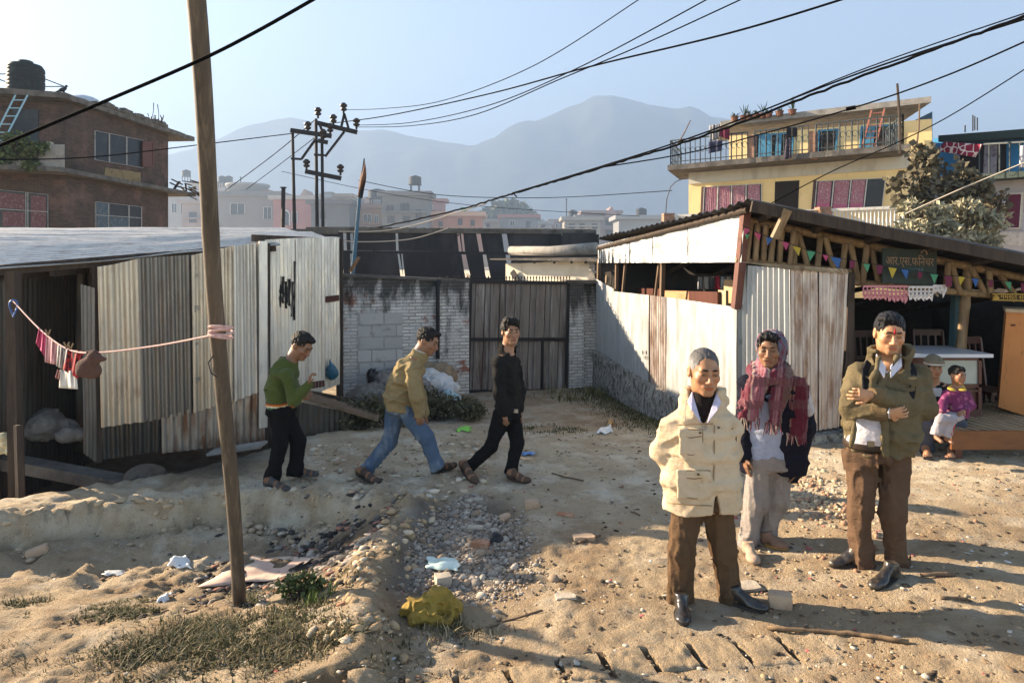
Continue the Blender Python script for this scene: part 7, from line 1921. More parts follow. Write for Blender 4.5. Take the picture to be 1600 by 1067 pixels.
# ---------------------------------------------------------------- washing line
def washing():
 rp = MATS['pink_rope']
 wire('pale pink rope stretched from the dark post to the leaning pole', [(20, 470, 6.6), (62, 514, 6.0), (105, 545, 5.5), (150, 551, 5.1), (240, 541, 4.7), (336, 523, 4.22)], .0065, rp, name='washing_line', cat='rope')
 dep = lambda px: float(np.interp(px, [20, 62, 105, 150, 240], [6.6, 6.0, 5.5, 5.1, 4.7])) + .005
 def cl(nm, lb, tl, tr, bl, br, mt, wav=.012):
  L = Line((tl[0], dep(tl[0])), (tr[0], dep(tr[0]))) if abs(tr[0] - tl[0]) > 1 else Line((tl[0], dep(tl[0])), (tl[0] + 3, dep(tl[0] + 3)))
  hang(nm, lb, L, [bl, br, tr, tl], mt, .0, 12, 6, 'laundry', wav)
 c = lambda n, col, c2=None: M(n, col, layers=((c2 or tuple(q * .65 for q in col), (18, 18, 4), .5, .68, .8),), rough=.9)
 cl('shirt', 'bright magenta pink shirt, first on the washing line', (61, 512), (72, 522), (56, 536), (70, 558), c('magenta', (.48, .07, .17)))
 cl('shorts', 'pale pink shorts hanging next to the magenta shirt', (72, 522), (90, 536), (70, 566), (88, 570), c('pale_pink', (.62, .33, .34)))
 cl('vest', 'grey white striped vest on the washing line', (90, 536), (106, 546), (88, 572), (100, 579), M('grey_stripe', (.45, .42, .40), layers=(((.08, .07, .08), (55, 55, .6), .52, .58, .9),), rough=.9))
 cl('shirt', 'red and black striped shirt on the washing line', (105, 545), (131, 549), (98, 577), (122, 592), M('red_black', (.38, .025, .03), layers=(((.015, .012, .015), (26, 26, 1), .52, .57, 1),), rough=.9))
 cl('shorts', 'white shorts hanging lowest under the red and black shirt', (94, 578), (119, 580), (92, 606), (122, 608), c('off_white', (.60, .56, .50)))
 cl('sock', 'small pink sock at the left of the white shorts', (90, 577), (96, 579), (86, 590), (94, 594), c('dusty_pink', (.48, .26, .25)))
 s = SDF(); C = P(143, 572, 5.05); wv = lambda px: px / F * 5.05
 s.ell(C + Vector((-.02, 0, -.02)), (wv(21), .035, wv(15)), frame((0, -1, 0), (.35, 0, 1)), .03); s.cap(P(128, 580, 5.05), P(146, 556, 5.05), wv(8), wv(8), .03); s.cap(P(148, 560, 5.05), P(164, 561, 5.05), wv(7), wv(3), .04); s.cap(P(138, 551, 5.05), P(148, 549, 5.05), wv(3), wv(3), .01)
 v, f = s.mesh(.006, folds(.004, 20, 20, 20, 3)); tag(obj('cap', v, f, M('brown_felt', (.085, .045, .035), layers=(((.15, .085, .06), 60, .5, .7, .6),), rough=.95, bump=((200, .4),)), None, True), 'brown cloth cap tied at the low end of the washing line', 'cap')
 pegs = ['wooden peg over the pale pink shorts', 'wooden peg between the striped vest and the red shirt', 'second wooden peg beside the red shirt']
 for lb, px, py in zip(pegs, (75, 104, 110), (520, 540, 542)):
  t = thing('clothes_peg', lb, 'peg', P(px, py, dep(px) - .02), 'pegs on the washing line')
  for sx in (-1, 1): m = MB(); a = P(px, py + 4, dep(px) - .015); m.bar(a, a + Vector((sx * .022, 0, .05)), .008, .010); m.build('peg_leg', BAMBOO, t)
 m = MB(); a = P(21, 482, 6.55); m.tube([a + Vector((.045 * math.cos(q) * .7, .02 * math.sin(q * 2), .08 * math.sin(q))) for q in np.linspace(0, 6.28, 20)], .009, 6, False); tag(m.build('plastic_loop', M('blue_plastic', (.05, .10, .26), rough=.5), None, True), 'coil of blue plastic cord hanging on the dark post', 'cord')
 # blue bag on the pale shed
 s = SDF(); C = SR.pt(519, 582, .10); s.ell(C, (.09, .07, .12), None, .03); s.cap(C + Vector((-.02, 0, .05)), C + Vector((-.03, 0, .20)), .04, .012, .03); v, f = s.mesh(.012, folds(.014, 14, 14, 14, 2)); tag(obj('plastic_bag', v, f, M('teal_bag', (.03, .10, .15), rough=.35), None, True), 'dark teal plastic bag hanging on the pale tin shed corner', 'bag')
washing()

# ---------------------------------------------------------------- loose things on the ground
BRK = [M('brick_loose', (.34, .16, .09), layers=(((.45, .33, .23), 9, .46, .66, .8),), rough=.95, bump=((40, .6),), bdist=.006), M('brick_dusty', (.42, .30, .20), layers=(((.28, .15, .09), 9, .52, .7, .7),), rough=.95, bump=((40, .6),), bdist=.006), M('stone_pale', (.42, .36, .28), layers=(((.28, .22, .16), 9, .5, .7, .7),), rough=.95, bump=((30, .7),), bdist=.01)]
def loose_brick(label, px, py, L, W, H, yaw, mt, cat='brick', seed=0, nm='brick', tilt=0):
 g = G(px, py); rr = random.Random(seed); m = MB()
 ax = Vector((math.cos(yaw), math.sin(yaw), math.sin(tilt))).normalized(); ay = Vector((-math.sin(yaw), math.cos(yaw), 0)); az = ax.cross(ay)
 n = 3; V = {}; vs = []; fs = []
 bm_ = []
 c = g + az * (H * .38)
 for i in range(n + 1):
  for j in range(n + 1):
   for k in range(n + 1):
    if 0 < i < n and 0 < j < n and 0 < k < n: continue
    q = [(i / n - .5), (j / n - .5), (k / n - .5)]
    corner = sum(1 for z in (i, j, k) if z in (0, n))
    s_ = 1 - (.07 if corner == 3 else .03 if corner == 2 else 0) - rr.uniform(0, .05) * (corner >= 2)
    V[(i, j, k)] = len(vs); vs.append(c + ax * q[0] * L * s_ + ay * q[1] * W * s_ + az * q[2] * H * s_ + Vector((rr.uniform(-1, 1), rr.uniform(-1, 1), rr.uniform(-1, 1))) * .004)
 for d in range(3):
  for e in (0, n):
   for a in range(n):
    for b in range(n):
     def key(a_, b_):
      k = [0, 0, 0]; k[d] = e; k[(d + 1) % 3] = a_; k[(d + 2) % 3] = b_; return V[tuple(k)]
     f = [key(a, b), key(a + 1, b), key(a + 1, b + 1), key(a, b + 1)]
     fs.append(f if e else f[::-1])
 o = obj(nm, vs, fs, mt); smooth_angle(o, 30); return tag(o, label, cat)
def sheet_trash(label, px, py, pts, mat, nm, cat, lift=.02, amp=.02, seed=0, n=14):
 """a crumpled sheet lying on the ground: pts are pixel corners (4)"""
 vs = []; fs = []; es = []
 (bl, br, tr, tl) = pts
 for s_ in (0, .004):
  for i in range(n + 1):
   for j in range(n + 1):
    u, v = i / n, j / n
    x = (bl[0] * (1 - u) + br[0] * u) * (1 - v) + (tl[0] * (1 - u) + tr[0] * u) * v; y = (bl[1] * (1 - u) + br[1] * u) * (1 - v) + (tl[1] * (1 - u) + tr[1] * u) * v
    e = min(u, 1 - u, v, 1 - v); x += 2.0 * math.sin(v * 9 + seed) * (e < .01); y += 1.2 * math.sin(u * 11 + seed) * (e < .01)
    g = G(x, y); es.append(e); vs.append(g - Vector((0, 0, s_)))
 N = (n + 1) ** 2; xy = np.array([(v.x, v.y) for v in vs]); nz_ = np.maximum(0, fbm(xy[:, 0] * 9 + seed, xy[:, 1] * 9, seed, 3, seed) + .4)
 for q, v_, e_ in zip(vs, nz_, es): q.z += lift + amp * v_ * (.3 + min(1, e_ * 6))
 for i in range(n):
  for j in range(n): a = i * (n + 1) + j; fs.append((a, a + n + 1, a + n + 2, a + 1)); fs.append((N + a, N + a + 1, N + a + n + 2, N + a + n + 1))
 rim = [i * (n + 1) for i in range(n + 1)] + [n * (n + 1) + j for j in range(1, n + 1)] + [i * (n + 1) + n for i in range(n - 1, -1, -1)] + [j for j in range(n - 1, 0, -1)]
 for i in range(len(rim)): a, b = rim[i], rim[(i + 1) % len(rim)]; fs.append((a, N + a, N + b, b))
 return tag(obj(nm, vs, fs, mat, None, True), label, cat)
def litter():
 loose_brick('chipped reddish brick on the grey gravel', 751, 856, .13, .085, .06, -.25, BRK[0], seed=1)
 loose_brick('pinkish brick end standing alone right of the gravel', 831, 793, .12, .10, .07, .05, BRK[1], seed=2)
 loose_brick('dusty broken brick beside the dark plastic on the gravel', 789, 812, .10, .06, .05, .9, BRK[1], seed=3)
 loose_brick('flat tan tile piece on the upper gravel', 743, 826, .13, .07, .025, -.05, BRK[2], 'tile', 4, 'tile_piece')
 loose_brick('cut pale stone block by the right shoe of the parka man', 1219, 946, .14, .095, .09, -.35, BRK[1], 'stone', 5, 'stone_block')
 loose_brick('sand coloured brick half buried beside the twigs', 912, 843, .17, .09, .04, .1, BRK[1], seed=6)
 loose_brick('thin reddish brick sliver on the lane', 883, 806, .14, .05, .025, -.4, BRK[0], seed=7)
 loose_brick('flat square stone slab lying between the shoes of the parka man and the stone block', 1166, 918, .18, .12, .025, .1, BRK[2], 'stone', 8, 'stone_slab')
 loose_brick('flat broken tile lying in the sunlit dust', 884, 934, .13, .07, .02, .05, BRK[2], 'tile', 9, 'tile_piece')
 loose_brick('dark brick half on its side in the left hollow', 60, 866, .16, .09, .07, .4, BRK[1], seed=10, tilt=.3)
 loose_brick('rough mortar lump at the foot of the gravel', 692, 913, .11, .09, .08, .3, BRK[2], 'stone', 11, 'mortar_lump')
 # yellow sack
 s = SDF(); C = G(678, 962); q = lambda x, y, z: C + Vector((x, y, z))
 s.ell(q(.0, .0, .045), (.145, .11, .048), frame((0, -1, 0), (.25, 0, 1)), .03); s.cap(q(-.16, -.02, .05), q(.03, .02, .105), .04, .045, .05); s.cap(q(.03, .02, .10), q(.13, .0, .05), .055, .04, .04); s.cap(q(-.10, -.10, .03), q(.08, -.10, .02), .03, .035, .03); s.ell(q(.07, -.08, .075), (.045, .05, .05), None, .03, 's')
 v, f = s.mesh(.006, folds(.010, 12, 12, 12, 5, .024)); tag(obj('sack', v, f, M('mustard_cloth', (.25, .165, .028), layers=(((.14, .085, .012), 8, .48, .66, .7), ((.34, .25, .08), 26, .55, .72, .5)), rough=.85, bump=((120, .4),)), None, True), 'crumpled mustard yellow sack lying below the gravel', 'sack')
 sheet_trash('pale mint plastic bag lying on the gravel', 693, 886, [(666, 893), (716, 896), (718, 880), (668, 874)], M('mint_plastic', (.50, .62, .56), layers=(((.66, .74, .70), 12, .5, .65),), rough=.3), 'plastic_bag', 'bag', .02, .05, 3)
 sheet_trash('flattened pinkish sack sheet behind the leaning pole', 420, 890, [(310, 922), (440, 908), (498, 874), (390, 872)], M('pink_sheet', (.52, .36, .28), layers=(((.60, .48, .36), 4, .45, .62), ((.36, .22, .17), 9, .55, .7, .7)), rough=.9), 'sack_sheet', 'sheet', .02, .02, 5)
 sheet_trash('white torn paper in the left grass', 258, 940, [(243, 946), (262, 944), (268, 930), (254, 934)], M('paper_white', (.66, .66, .64), rough=.8), 'paper', 'paper', .02, .05, 7)
 sheet_trash('crumpled white plastic on the left grass near the pole', 290, 880, [(262, 890), (300, 892), (292, 872), (268, 876)], MATS['paper_white'], 'plastic_wrap', 'plastic', .02, .06, 9)
 sheet_trash('flat grey white wrapper left of the crumpled white plastic', 178, 899, [(160, 902), (192, 902), (194, 895), (168, 896)], M('wrapper_grey', (.50, .50, .48), rough=.5), 'wrapper', 'wrapper', .02, .02, 11)
 sheet_trash('lime green plastic scrap at the edge of the weeds', 724, 672, [(712, 675), (737, 674), (733, 668), (716, 670)], M('lime_plastic', (.22, .55, .08), rough=.5), 'plastic_scrap', 'plastic', .01, .04, 13)
 sheet_trash('white plastic bag on the lane before the stone footing', 946, 674, [(932, 679), (958, 678), (956, 670), (938, 670)], MATS['paper_white'], 'plastic_bag', 'bag', .01, .07, 15)
 sheet_trash('blue plastic strip on the lane by the black clad boy', 826, 709, [(815, 712), (836, 711), (834, 707), (817, 708)], M('blue_strip', (.10, .22, .45), rough=.5), 'plastic_strip', 'plastic', .01, .02, 17)
 sheet_trash('black plastic crumpled at the right rim of the gravel', 778, 843, [(762, 852), (786, 848), (790, 836), (770, 838)], M('black_plastic', (.014, .014, .016), rough=.35), 'plastic_bag', 'bag', .01, .06, 19)
 sheet_trash('yellow and red food wrapper before the stone footing', 954, 662, [(949, 667), (957, 667), (958, 659), (950, 660)], M('wrapper_gold', (.45, .30, .10), layers=(((.40, .06, .05), 24, .52, .6),), rough=.4), 'wrapper', 'wrapper', .01, .09, 21)
 # split bamboo and thin sticks
 sticks = [('split dark bamboo pole lying by the drain slabs', [(1200, 984), (1262, 989), (1325, 993), (1420, 1006)], .013), ('thin dry stick slanting over the sunlit dust left of the parka man', [(712, 998), (790, 972), (848, 955)], .007), ('grey twig beside the half buried brick', [(905, 850), (938, 838)], .010), ('long crooked twig on the lane', [(862, 741), (890, 748), (912, 752)], .008), ('broken dark stick pair in the shadow right of the olive jacket man', [(1440, 903), (1492, 900)], .013), ('thin straight stick in the shadow at lower right', [(1468, 936), (1512, 938)], .009), ('curved pale straw before the gravel', [(985, 800), (1000, 806)], .006)]
 for lb, pts, r in sticks:
  m = MB(); q = [G(x, y, r) for x, y in pts]; o = []
  for a, b in zip(q[:-1], q[1:]): o += [a.lerp(b, k / 4) + Vector((0, R.uniform(-.01, .01), R.uniform(0, .006))) for k in range(4)]
  o.append(q[-1]); m.tube(o, r, 7); tag(m.build('stick' if r != .013 or 'split' not in lb else 'bamboo_pole', WOOD if 'split' not in lb else M('bamboo_old', (.20, .13, .07), layers=(((.08, .05, .03), (14, 14, 3), .45, .65),), rough=.8), None, True), lb, 'stick')
 # ditch: boards, rock, pale cauliflower heap, sack mound, plank ramp
 def board(lb, a, b, w_, th, mt, nm='plank'):
  m = MB(); m.bar(a, b, w_, th); tag(m.build(nm, mt), lb, 'plank')
 board('long dark grey concrete beam lying in the dark ditch below the tin shed', P(-40, 712, 7.4), P(196, 756, 7.05), .20, .12, DCONC, 'concrete_beam')
 m = MB(); m.rock(P(226, 742, 7.15), .36, random.Random(4), .8); o = m.build('boulder', M('boulder_dark', (.10, .08, .062), layers=(((.05, .04, .033), 6, .5, .66),), rough=.95, bump=((14, 1.0),), bdist=.04), None, True); sub = o.modifiers.new('s', 'SUBSURF'); sub.levels = 2; sub.render_levels = 2; tag(o, 'rounded dark boulder in the ditch at the shed corner', 'boulder')
 s = SDF(); rr = random.Random(2)
 for i in range(9): s.ell(P(2 + rr.uniform(-10, 16), 690 + rr.uniform(-16, 16), 6.95 + rr.uniform(-.1, .1)), (.05, .05, .045), None, .02)
 v, f = s.mesh(.012, folds(.010, 30, 30, 30, 3)); tag(obj('cauliflower', v, f, M('cream_curd', (.50, .45, .30), layers=(((.20, .22, .08), 9, .55, .7),), rough=.9), None, True), 'cream cauliflower heads lying at the foot of the dark post', 'vegetable')
 s = SDF()
 for x, y, d, r in ((60, 668, 7.9, .26), (95, 672, 8.0, .2), (75, 655, 8.1, .22), (110, 678, 7.8, .16)): s.ell(P(x, y, d), (r, r * .7, r * .6), None, .06)
 v, f = s.mesh(.025, folds(.05, 6, 6, 6, 3)); tag(obj('rubble_sack', v, f, M('grey_sacking', (.20, .18, .16), layers=(((.33, .31, .29), 6, .5, .68),), rough=.95), None, True), 'heap of grey sacking in the dark bay of the tin shed', 'sack')
 board('wide weathered plank sloping down beside the pale tin shed', P(430, 604, 9.0), P(592, 652, 9.2), .34, .04, WOOD)
 board('narrow dark plank lying on the sloping plank', P(450, 606, 9.25), P(560, 628, 9.9), .14, .05, DWOOD)
 t = thing('low_tin_wall', 'low dark tin wall holding up the sloping plank', 'wall', P(500, 690, 8.6)); Lw = Line((466, 8.7), (580, 9.3)); tin('tin_panel', Lw, [(468, 708), (560, 690), (562, 648), (468, 628)], T_DARK, t, 0, seed=90)
 board('grey slate board in the dirt under the rusty shed sheets', P(330, 706, 7.9), P(412, 694, 7.9), .25, .03, CONC)
 # refuse at the brick wall
 def lump(lb, nm, cat, ells, mt, h=.02, f_=.03):
  s = SDF()
  for px, py, d, r in ells: s.ell(P(px, py, d), r, None, .05)
  v, f = s.mesh(h, folds(f_, 9, 9, 9, 3)); tag(obj(nm, v, f, mt, None, True), lb, cat)
 lump('white refuse sack slumped at the brick wall', 'sack', 'sack', [(682, 598, 11.3, (.28, .2, .16)), (700, 606, 11.2, (.2, .15, .12)), (672, 588, 11.4, (.16, .15, .14))], M('white_sack', (.55, .53, .52), layers=(((.32, .30, .28), 6, .5, .68),), rough=.8))
 lump('brown cardboard and cloth heap on the white refuse sack', 'cardboard', 'cardboard', [(690, 580, 11.5, (.2, .12, .16)), (702, 588, 11.5, (.14, .12, .15)), (668, 575, 11.6, (.12, .1, .10))], M('cardboard', (.26, .19, .12), layers=(((.12, .09, .07), 7, .5, .66),), rough=.9))
 lump('pale blue refuse bag in the weeds', 'plastic_bag', 'bag', [(702, 622, 10.9, (.17, .12, .12)), (690, 626, 10.8, (.12, .1, .09))], M('pale_blue_bag', (.30, .42, .46), layers=(((.48, .54, .56), 9, .5, .66),), rough=.4))
 lump('grey earth and rubble heap against the block infill', 'rubble_heap', 'rubble', [(612, 600, 11.3, (.4, .3, .22)), (628, 588, 11.4, (.28, .2, .2)), (580, 618, 11.0, (.4, .3, .2)), (645, 612, 11.0, (.4, .3, .2))], M('rubble_grey', (.19, .17, .15), layers=(((.30, .28, .26), 9, .48, .66), ((.08, .07, .06), 14, .55, .7)), rough=1, bump=((14, 1.0),), bdist=.05), .035, .08)
 s = SDF()
 for px, py in ((582, 590), (588, 600)): s.ell(P(px, py, 11.2), (.10, .07, .14), None, .04)
 v, f = s.mesh(.02, folds(.05, 12, 12, 12, 9)); tag(obj('plastic_bag', v, f, MATS['black_plastic'], None, True), 'torn black bag on top of the grey rubble heap', 'bag')
litter()

# ---------------------------------------------------------------- countless small stuff
def scatter(name, n, fn, mat, label=None):
 m_v = []; m_f = []; c = []; o = 0
 t = (1 + 5 ** .5) / 2
 V = np.array([(-1, t, 0), (1, t, 0), (-1, -t, 0), (1, -t, 0), (0, -1, t), (0, 1, t), (0, -1, -t), (0, 1, -t), (t, 0, -1), (t, 0, 1), (-t, 0, -1), (-t, 0, 1)]) / 1.9
 Fc = np.array([(0, 11, 5), (0, 5, 1), (0, 1, 7), (0, 7, 10), (0, 10, 11), (1, 5, 9), (5, 11, 4), (11, 10, 2), (10, 7, 6), (7, 1, 8), (3, 9, 4), (3, 4, 2), (3, 2, 6), (3, 6, 8), (3, 8, 9), (4, 9, 5), (2, 4, 11), (6, 2, 10), (8, 6, 7), (9, 8, 1)])
 for i in range(n):
  r = fn()
  if r is None: continue
  x, y, s, col, fl = r
  k = V * NR.uniform(.72, 1.2, (12, 1)) * s * np.array((NR.uniform(.8, 1.5), NR.uniform(.6, 1), fl * NR.uniform(.6, 1)))
  a = NR.uniform(0, 6.28); ca, sa = math.cos(a), math.sin(a); q = k.copy(); q[:, 0] = k[:, 0] * ca - k[:, 1] * sa; q[:, 1] = k[:, 0] * sa + k[:, 1] * ca
  z = (GZF(x, y)) + s * fl * .22
  m_v.append(q + np.array((x, y, z))); m_f.append(Fc + o); o += 12; c.append(np.tile(np.array(col) * NR.uniform(.75, 1.2), (12, 1)))
 ob = obj(name, np.vstack(m_v), np.vstack(m_f), mat, None, False, np.vstack(c))
 return tag(ob, label, None, None, 'stuff')
STN = M('stones', .4, attr='Col', rough=.95, spec=.15, bump=((60, .5),), bdist=.006)
def stuff():
 g = NR
 def gravel():
  x, y = g.normal(-.38, .34), g.uniform(4.25, 6.25)
  cx = np.interp(y, [3.9, 4.5, 5.5, 6.2], [-.72, -.80, -.76, -.70])
  if x < cx or x > .5 or N71(x, y * .7) < -.25 + .5 * g.rand() * sst(abs(x + .35), .1, .5) or g.rand() < sst(x, -.05, .40) * .9 or g.rand() < 1 - sst(y, 4.2, 4.7): return None
  s = .007 + .014 * g.rand() ** 2.5 + (.03 * g.rand() if g.rand() < .04 else 0); return x, y, s, [(.30, .26, .215), (.22, .19, .155), (.38, .335, .275), (.28, .21, .15)][g.randint(4)], .8
 scatter('gravel', 9500, gravel, STN)
 def clod():
  y = 3.3 + 6.2 * g.rand() ** 1.5; x = g.uniform(-.80, .85) * y
  if x < -2.2 and y > 6.2: return None
  if N91(x, y) < .02 + .12 * g.rand(): return None
  s = .005 + .013 * g.rand() ** 3 + (.02 * g.rand() if g.rand() < .03 else 0); return x, y, s, [(.38, .27, .16), (.40, .30, .19), (.28, .20, .13), (.36, .29, .20), (.30, .16, .10)][g.randint(5)], .7
 scatter('clods', 7500, clod, STN)
 def ash():
  x, y = g.normal(-1.55, .42), g.normal(5.40, .36)
  if x > -.98: return None
  s = .008 + .045 * g.rand() ** 3; return x, y, s, [(.035, .032, .03), (.05, .045, .04), (.10, .09, .085), (.22, .19, .16), (.30, .26, .22), (.26, .13, .09)][min(5, int(g.rand() ** 1.6 * 6))], .45
 scatter('burnt_refuse', 3000, ash, STN)
 def berm():
  y = g.uniform(3.6, 6.3); cx = np.interp(y, [3.4, 3.9, 4.5, 5.0, 5.5, 6.1], [-.84, -.88, -.98, -.96, -.90, -.86]); x = cx + g.normal(.0, .16)
  s = .008 + .040 * g.rand() ** 4.0; return x, y, s, [(.42, .30, .18), (.38, .27, .16), (.44, .36, .26), (.33, .24, .14)][g.randint(4)], .7
 scatter('berm_stones', 520, berm, STN)
 def pile():
  x, y = g.normal(2.55, .28), g.normal(5.95, .35); s = .010 + .022 * g.rand() ** 2; return x, y, s, [(.50, .40, .27), (.42, .33, .22), (.34, .20, .13)][g.randint(3)], .8
 scatter('stone_chips', 620, pile, STN)
 def bank():
  
  y = g.uniform(6.1, 8.2); x = g.uniform(-2.4, -.2); s = .008 + .05 * g.rand() ** 5; return x, y, s, [(.46, .38, .27), (.40, .33, .23), (.50, .43, .33), (.36, .25, .17)][g.randint(4)], .55
 scatter('lane_stones', 650, bank, STN)
 # bank face lumps
 def lump():
  x = g.uniform(-4.6, -1.5); y = float(np.interp(x, [-9, -4.4, -3.66, -2.41, -1.7], [5.3, 5.75, 6.0, 6.38, 6.25])) + g.normal(-.10, .12); s = .012 + .05 * g.rand() ** 4; return x, y, s, (.36, .28, .19), .6
 scatter('bank_lumps', 330, lump, STN)
 # leaf and straw flecks
 def fleck():
  y = 3.4 + 6.5 * g.rand() ** 1.4; x = g.uniform(-.7, .82) * y
  if x < -2.2 and y > 6.2: return None
  s = .008 + .018 * g.rand() ** 2; return x, y, s, [(.10, .07, .045), (.16, .11, .07), (.05, .04, .03), (.45, .40, .33), (.30, .22, .13), (.13, .09, .06), (.5, .48, .45) if g.rand() < .25 else (.09, .065, .045), (.35, .10, .10) if g.rand() < .3 else (.2, .15, .1)][g.randint(8)], .25
 scatter('leaf_litter', 4600, fleck, STN)

def blades(name, n, fn, hmin, hmax, wid, cols, lean=.5, label=None, kind='stuff', segs=3):
 g = NR; vs = np.zeros((n * (2 * segs + 1), 3), np.float32); cs = np.zeros_like(vs); fs = []; o = 0; tri = []
 for i in range(n):
  r = fn()
  if r is None: continue
  x, y, z = r; h = g.uniform(hmin, hmax); a = g.uniform(0, 6.28); d = np.array((math.cos(a), math.sin(a), 0)); l = np.array((-d[1], d[0], 0)); k = lean * g.rand(); c = np.array(cols[g.randint(len(cols))]) * g.uniform(.7, 1.25)
  b = o
  for s_ in range(segs):
   t = s_ / segs; p = np.array((x, y, z)) + d * k * h * t * t + np.array((0, 0, h * t * (1 - .25 * k * t)))
   vs[o] = p - l * wid * (1 - t * .5); vs[o + 1] = p + l * wid * (1 - t * .5); cs[o] = cs[o + 1] = c; o += 2
  vs[o] = np.array((x, y, z)) + d * k * h + np.array((0, 0, h * (1 - .25 * k))); cs[o] = c; o += 1
  for s_ in range(segs - 1): q = b + 2 * s_; fs.append((q, q + 1, q + 3, q + 2))
  q = b + 2 * (segs - 1); tri.append((q, q + 1, q + 2))
 ob = obj(name, [tuple(v) for v in vs[:o]], fs + tri, M('grass_blades', .1, attr='Col', rough=.8, spec=.2), None, False, cs[:o])
 return tag(ob, label, None, None, kind)
def grass():
 g = NR
 GR = [(.075, .085, .025), (.11, .105, .035), (.05, .065, .02), (.19, .155, .07), (.26, .21, .12)]; DRY = [(.24, .19, .10), (.32, .26, .16), (.15, .115, .06), (.09, .08, .035), (.06, .06, .025)]
 def patch(cx, cy, sx, sy, th, zlift=0):
  def f():
   x, y = g.normal(cx, sx), g.normal(cy, sy)
   if N71(x, y) < th * g.rand() - .02: return None
   return x, y, (GZF(x, y)) - .01
  return f
 c = G(210, 905); blades('grass', 8000, patch(-2.35, 4.72, .75, .14, .3), .015, .05, .0032, GR, 1.5)
 blades('grass', 2600, patch(-3.2, 4.75, .5, .12, .2), .015, .045, .0032, GR, 1.5)
 blades('grass', 1700, patch(-1.95, 4.95, .22, .10, .1), .02, .065, .0035, GR, 1.4)
 blades('dry_grass', 5200, patch(-1.72, 4.12, .26, .15, -.5), .02, .10, .003, DRY + GR[:2], 1.6)
 blades('dry_grass', 4800, patch(-1.45, 3.85, .30, .16, .2), .02, .08, .003, DRY, 1.7)
 blades('dry_grass', 1800, patch(-2.35, 4.05, .45, .12, .2), .015, .06, .003, DRY, 1.7)
 blades('grass', 700, patch(-1.42, 4.32, .10, .06, .1), .05, .13, .006, [(.09, .13, .03), (.13, .16, .045)], .6)
 blades('dry_grass', 1100, patch(-.42, 4.15, .22, .10, .1), .02, .09, .004, DRY, 1.2)
 blades('grass', 6000, lambda: (lambda u, w_: (lambda p: (p.x, p.y, (GZF(p.x, p.y)) - .01))(FA.lerp(FB, u) + FL.n * w_))(g.rand(), .10 + abs(g.normal(.0, .30))), .02, .075, .005, GR[:3] + DRY[2:], 1.5)
 SC_ = [(.045, .042, .02), (.07, .06, .03), (.11, .085, .045), (.16, .125, .07), (.055, .065, .022)]
 blades('scrub', 6500, patch(-1.70, 4.08, .26, .15, -.7), .015, .06, .0065, SC_, 1.9, segs=2)
 blades('scrub', 3500, patch(-1.25, 3.85, .26, .13, -.5), .012, .05, .006, SC_, 1.9, segs=2)
 blades('scrub', 3500, patch(-2.45, 4.62, .55, .10, .1), .012, .045, .006, SC_, 1.9, segs=2)
 blades('grass', 900, patch(.5, 9.2, .3, .18, .2), .02, .06, .006, GR, .9)
 blades('grass', 500, patch(1.15, 11.9, .35, .25, .1), .05, .2, .009, GR, .9)
stuff(); grass()

def leafy(name, label, cat, base, blobs, nleaf, size, mat, stems=True, group=None, seed=0, narrow=.45, droop=.3, stemmat=None, nst=14):
 """a shrub: stems as one part, leaves spread through overlapping clumps as the other"""
 rr = np.random.RandomState(seed); t = thing(name, label, cat, base, group)
 vs = []; fs = []; cs = []; b = np.array(base)
 for i in range(nleaf):
  c, r = blobs[rr.randint(len(blobs))]; d = rr.normal(0, 1, 3); d /= np.linalg.norm(d); p = np.array(c) + d * np.array(r) * rr.rand() ** .42
  a = rr.normal(0, 1, 3); a[2] -= droop; a /= np.linalg.norm(a); n = np.cross(a, rr.normal(0, 1, 3)); n /= np.linalg.norm(n) + 1e-6; s = size * rr.uniform(.6, 1.3)
  w_ = np.cross(a, n) * 0 + n * s * narrow; up_ = np.cross(a, n) * s * .12
  o = len(vs); vs += [p, p + a * s * .5 + w_ + up_, p + a * s, p + a * s * .5 - w_ + up_]; fs.append((o, o + 1, o + 2)); fs.append((o, o + 2, o + 3))
  k = rr.uniform(.65, 1.3); cs += [[k, k, k]] * 4
 nt_ = mat
 obj('foliage', np.array(vs, np.float32), np.array(fs, np.int32), nt_, t, False, np.array(cs) * np.array(LEAFC[mat.name]))
 if stems:
  m = MB()
  for i in range(nst):
   c, r = blobs[i % len(blobs)]; e = Vector(c) + Vector(rr.normal(0, .35, 3) * np.array(r)); a = Vector(b) + Vector((rr.normal(0, .05), rr.normal(0, .05), -.02)); mid = a.lerp(e, .5) + Vector(rr.normal(0, .12, 3) * np.array(r)); th = max(.006, .05 * size / .1 * .5)
   m.tube([a, mid, e], [th, th * .7, th * .3], 5)
  m.build('stems', stemmat or DWOOD, t)
 return t
LEAFC = {}
def leafmat(nm, col, rough=.7):
 m = M(nm, col, attr='Col', rough=rough, spec=.25); LEAFC[nm] = col; return m
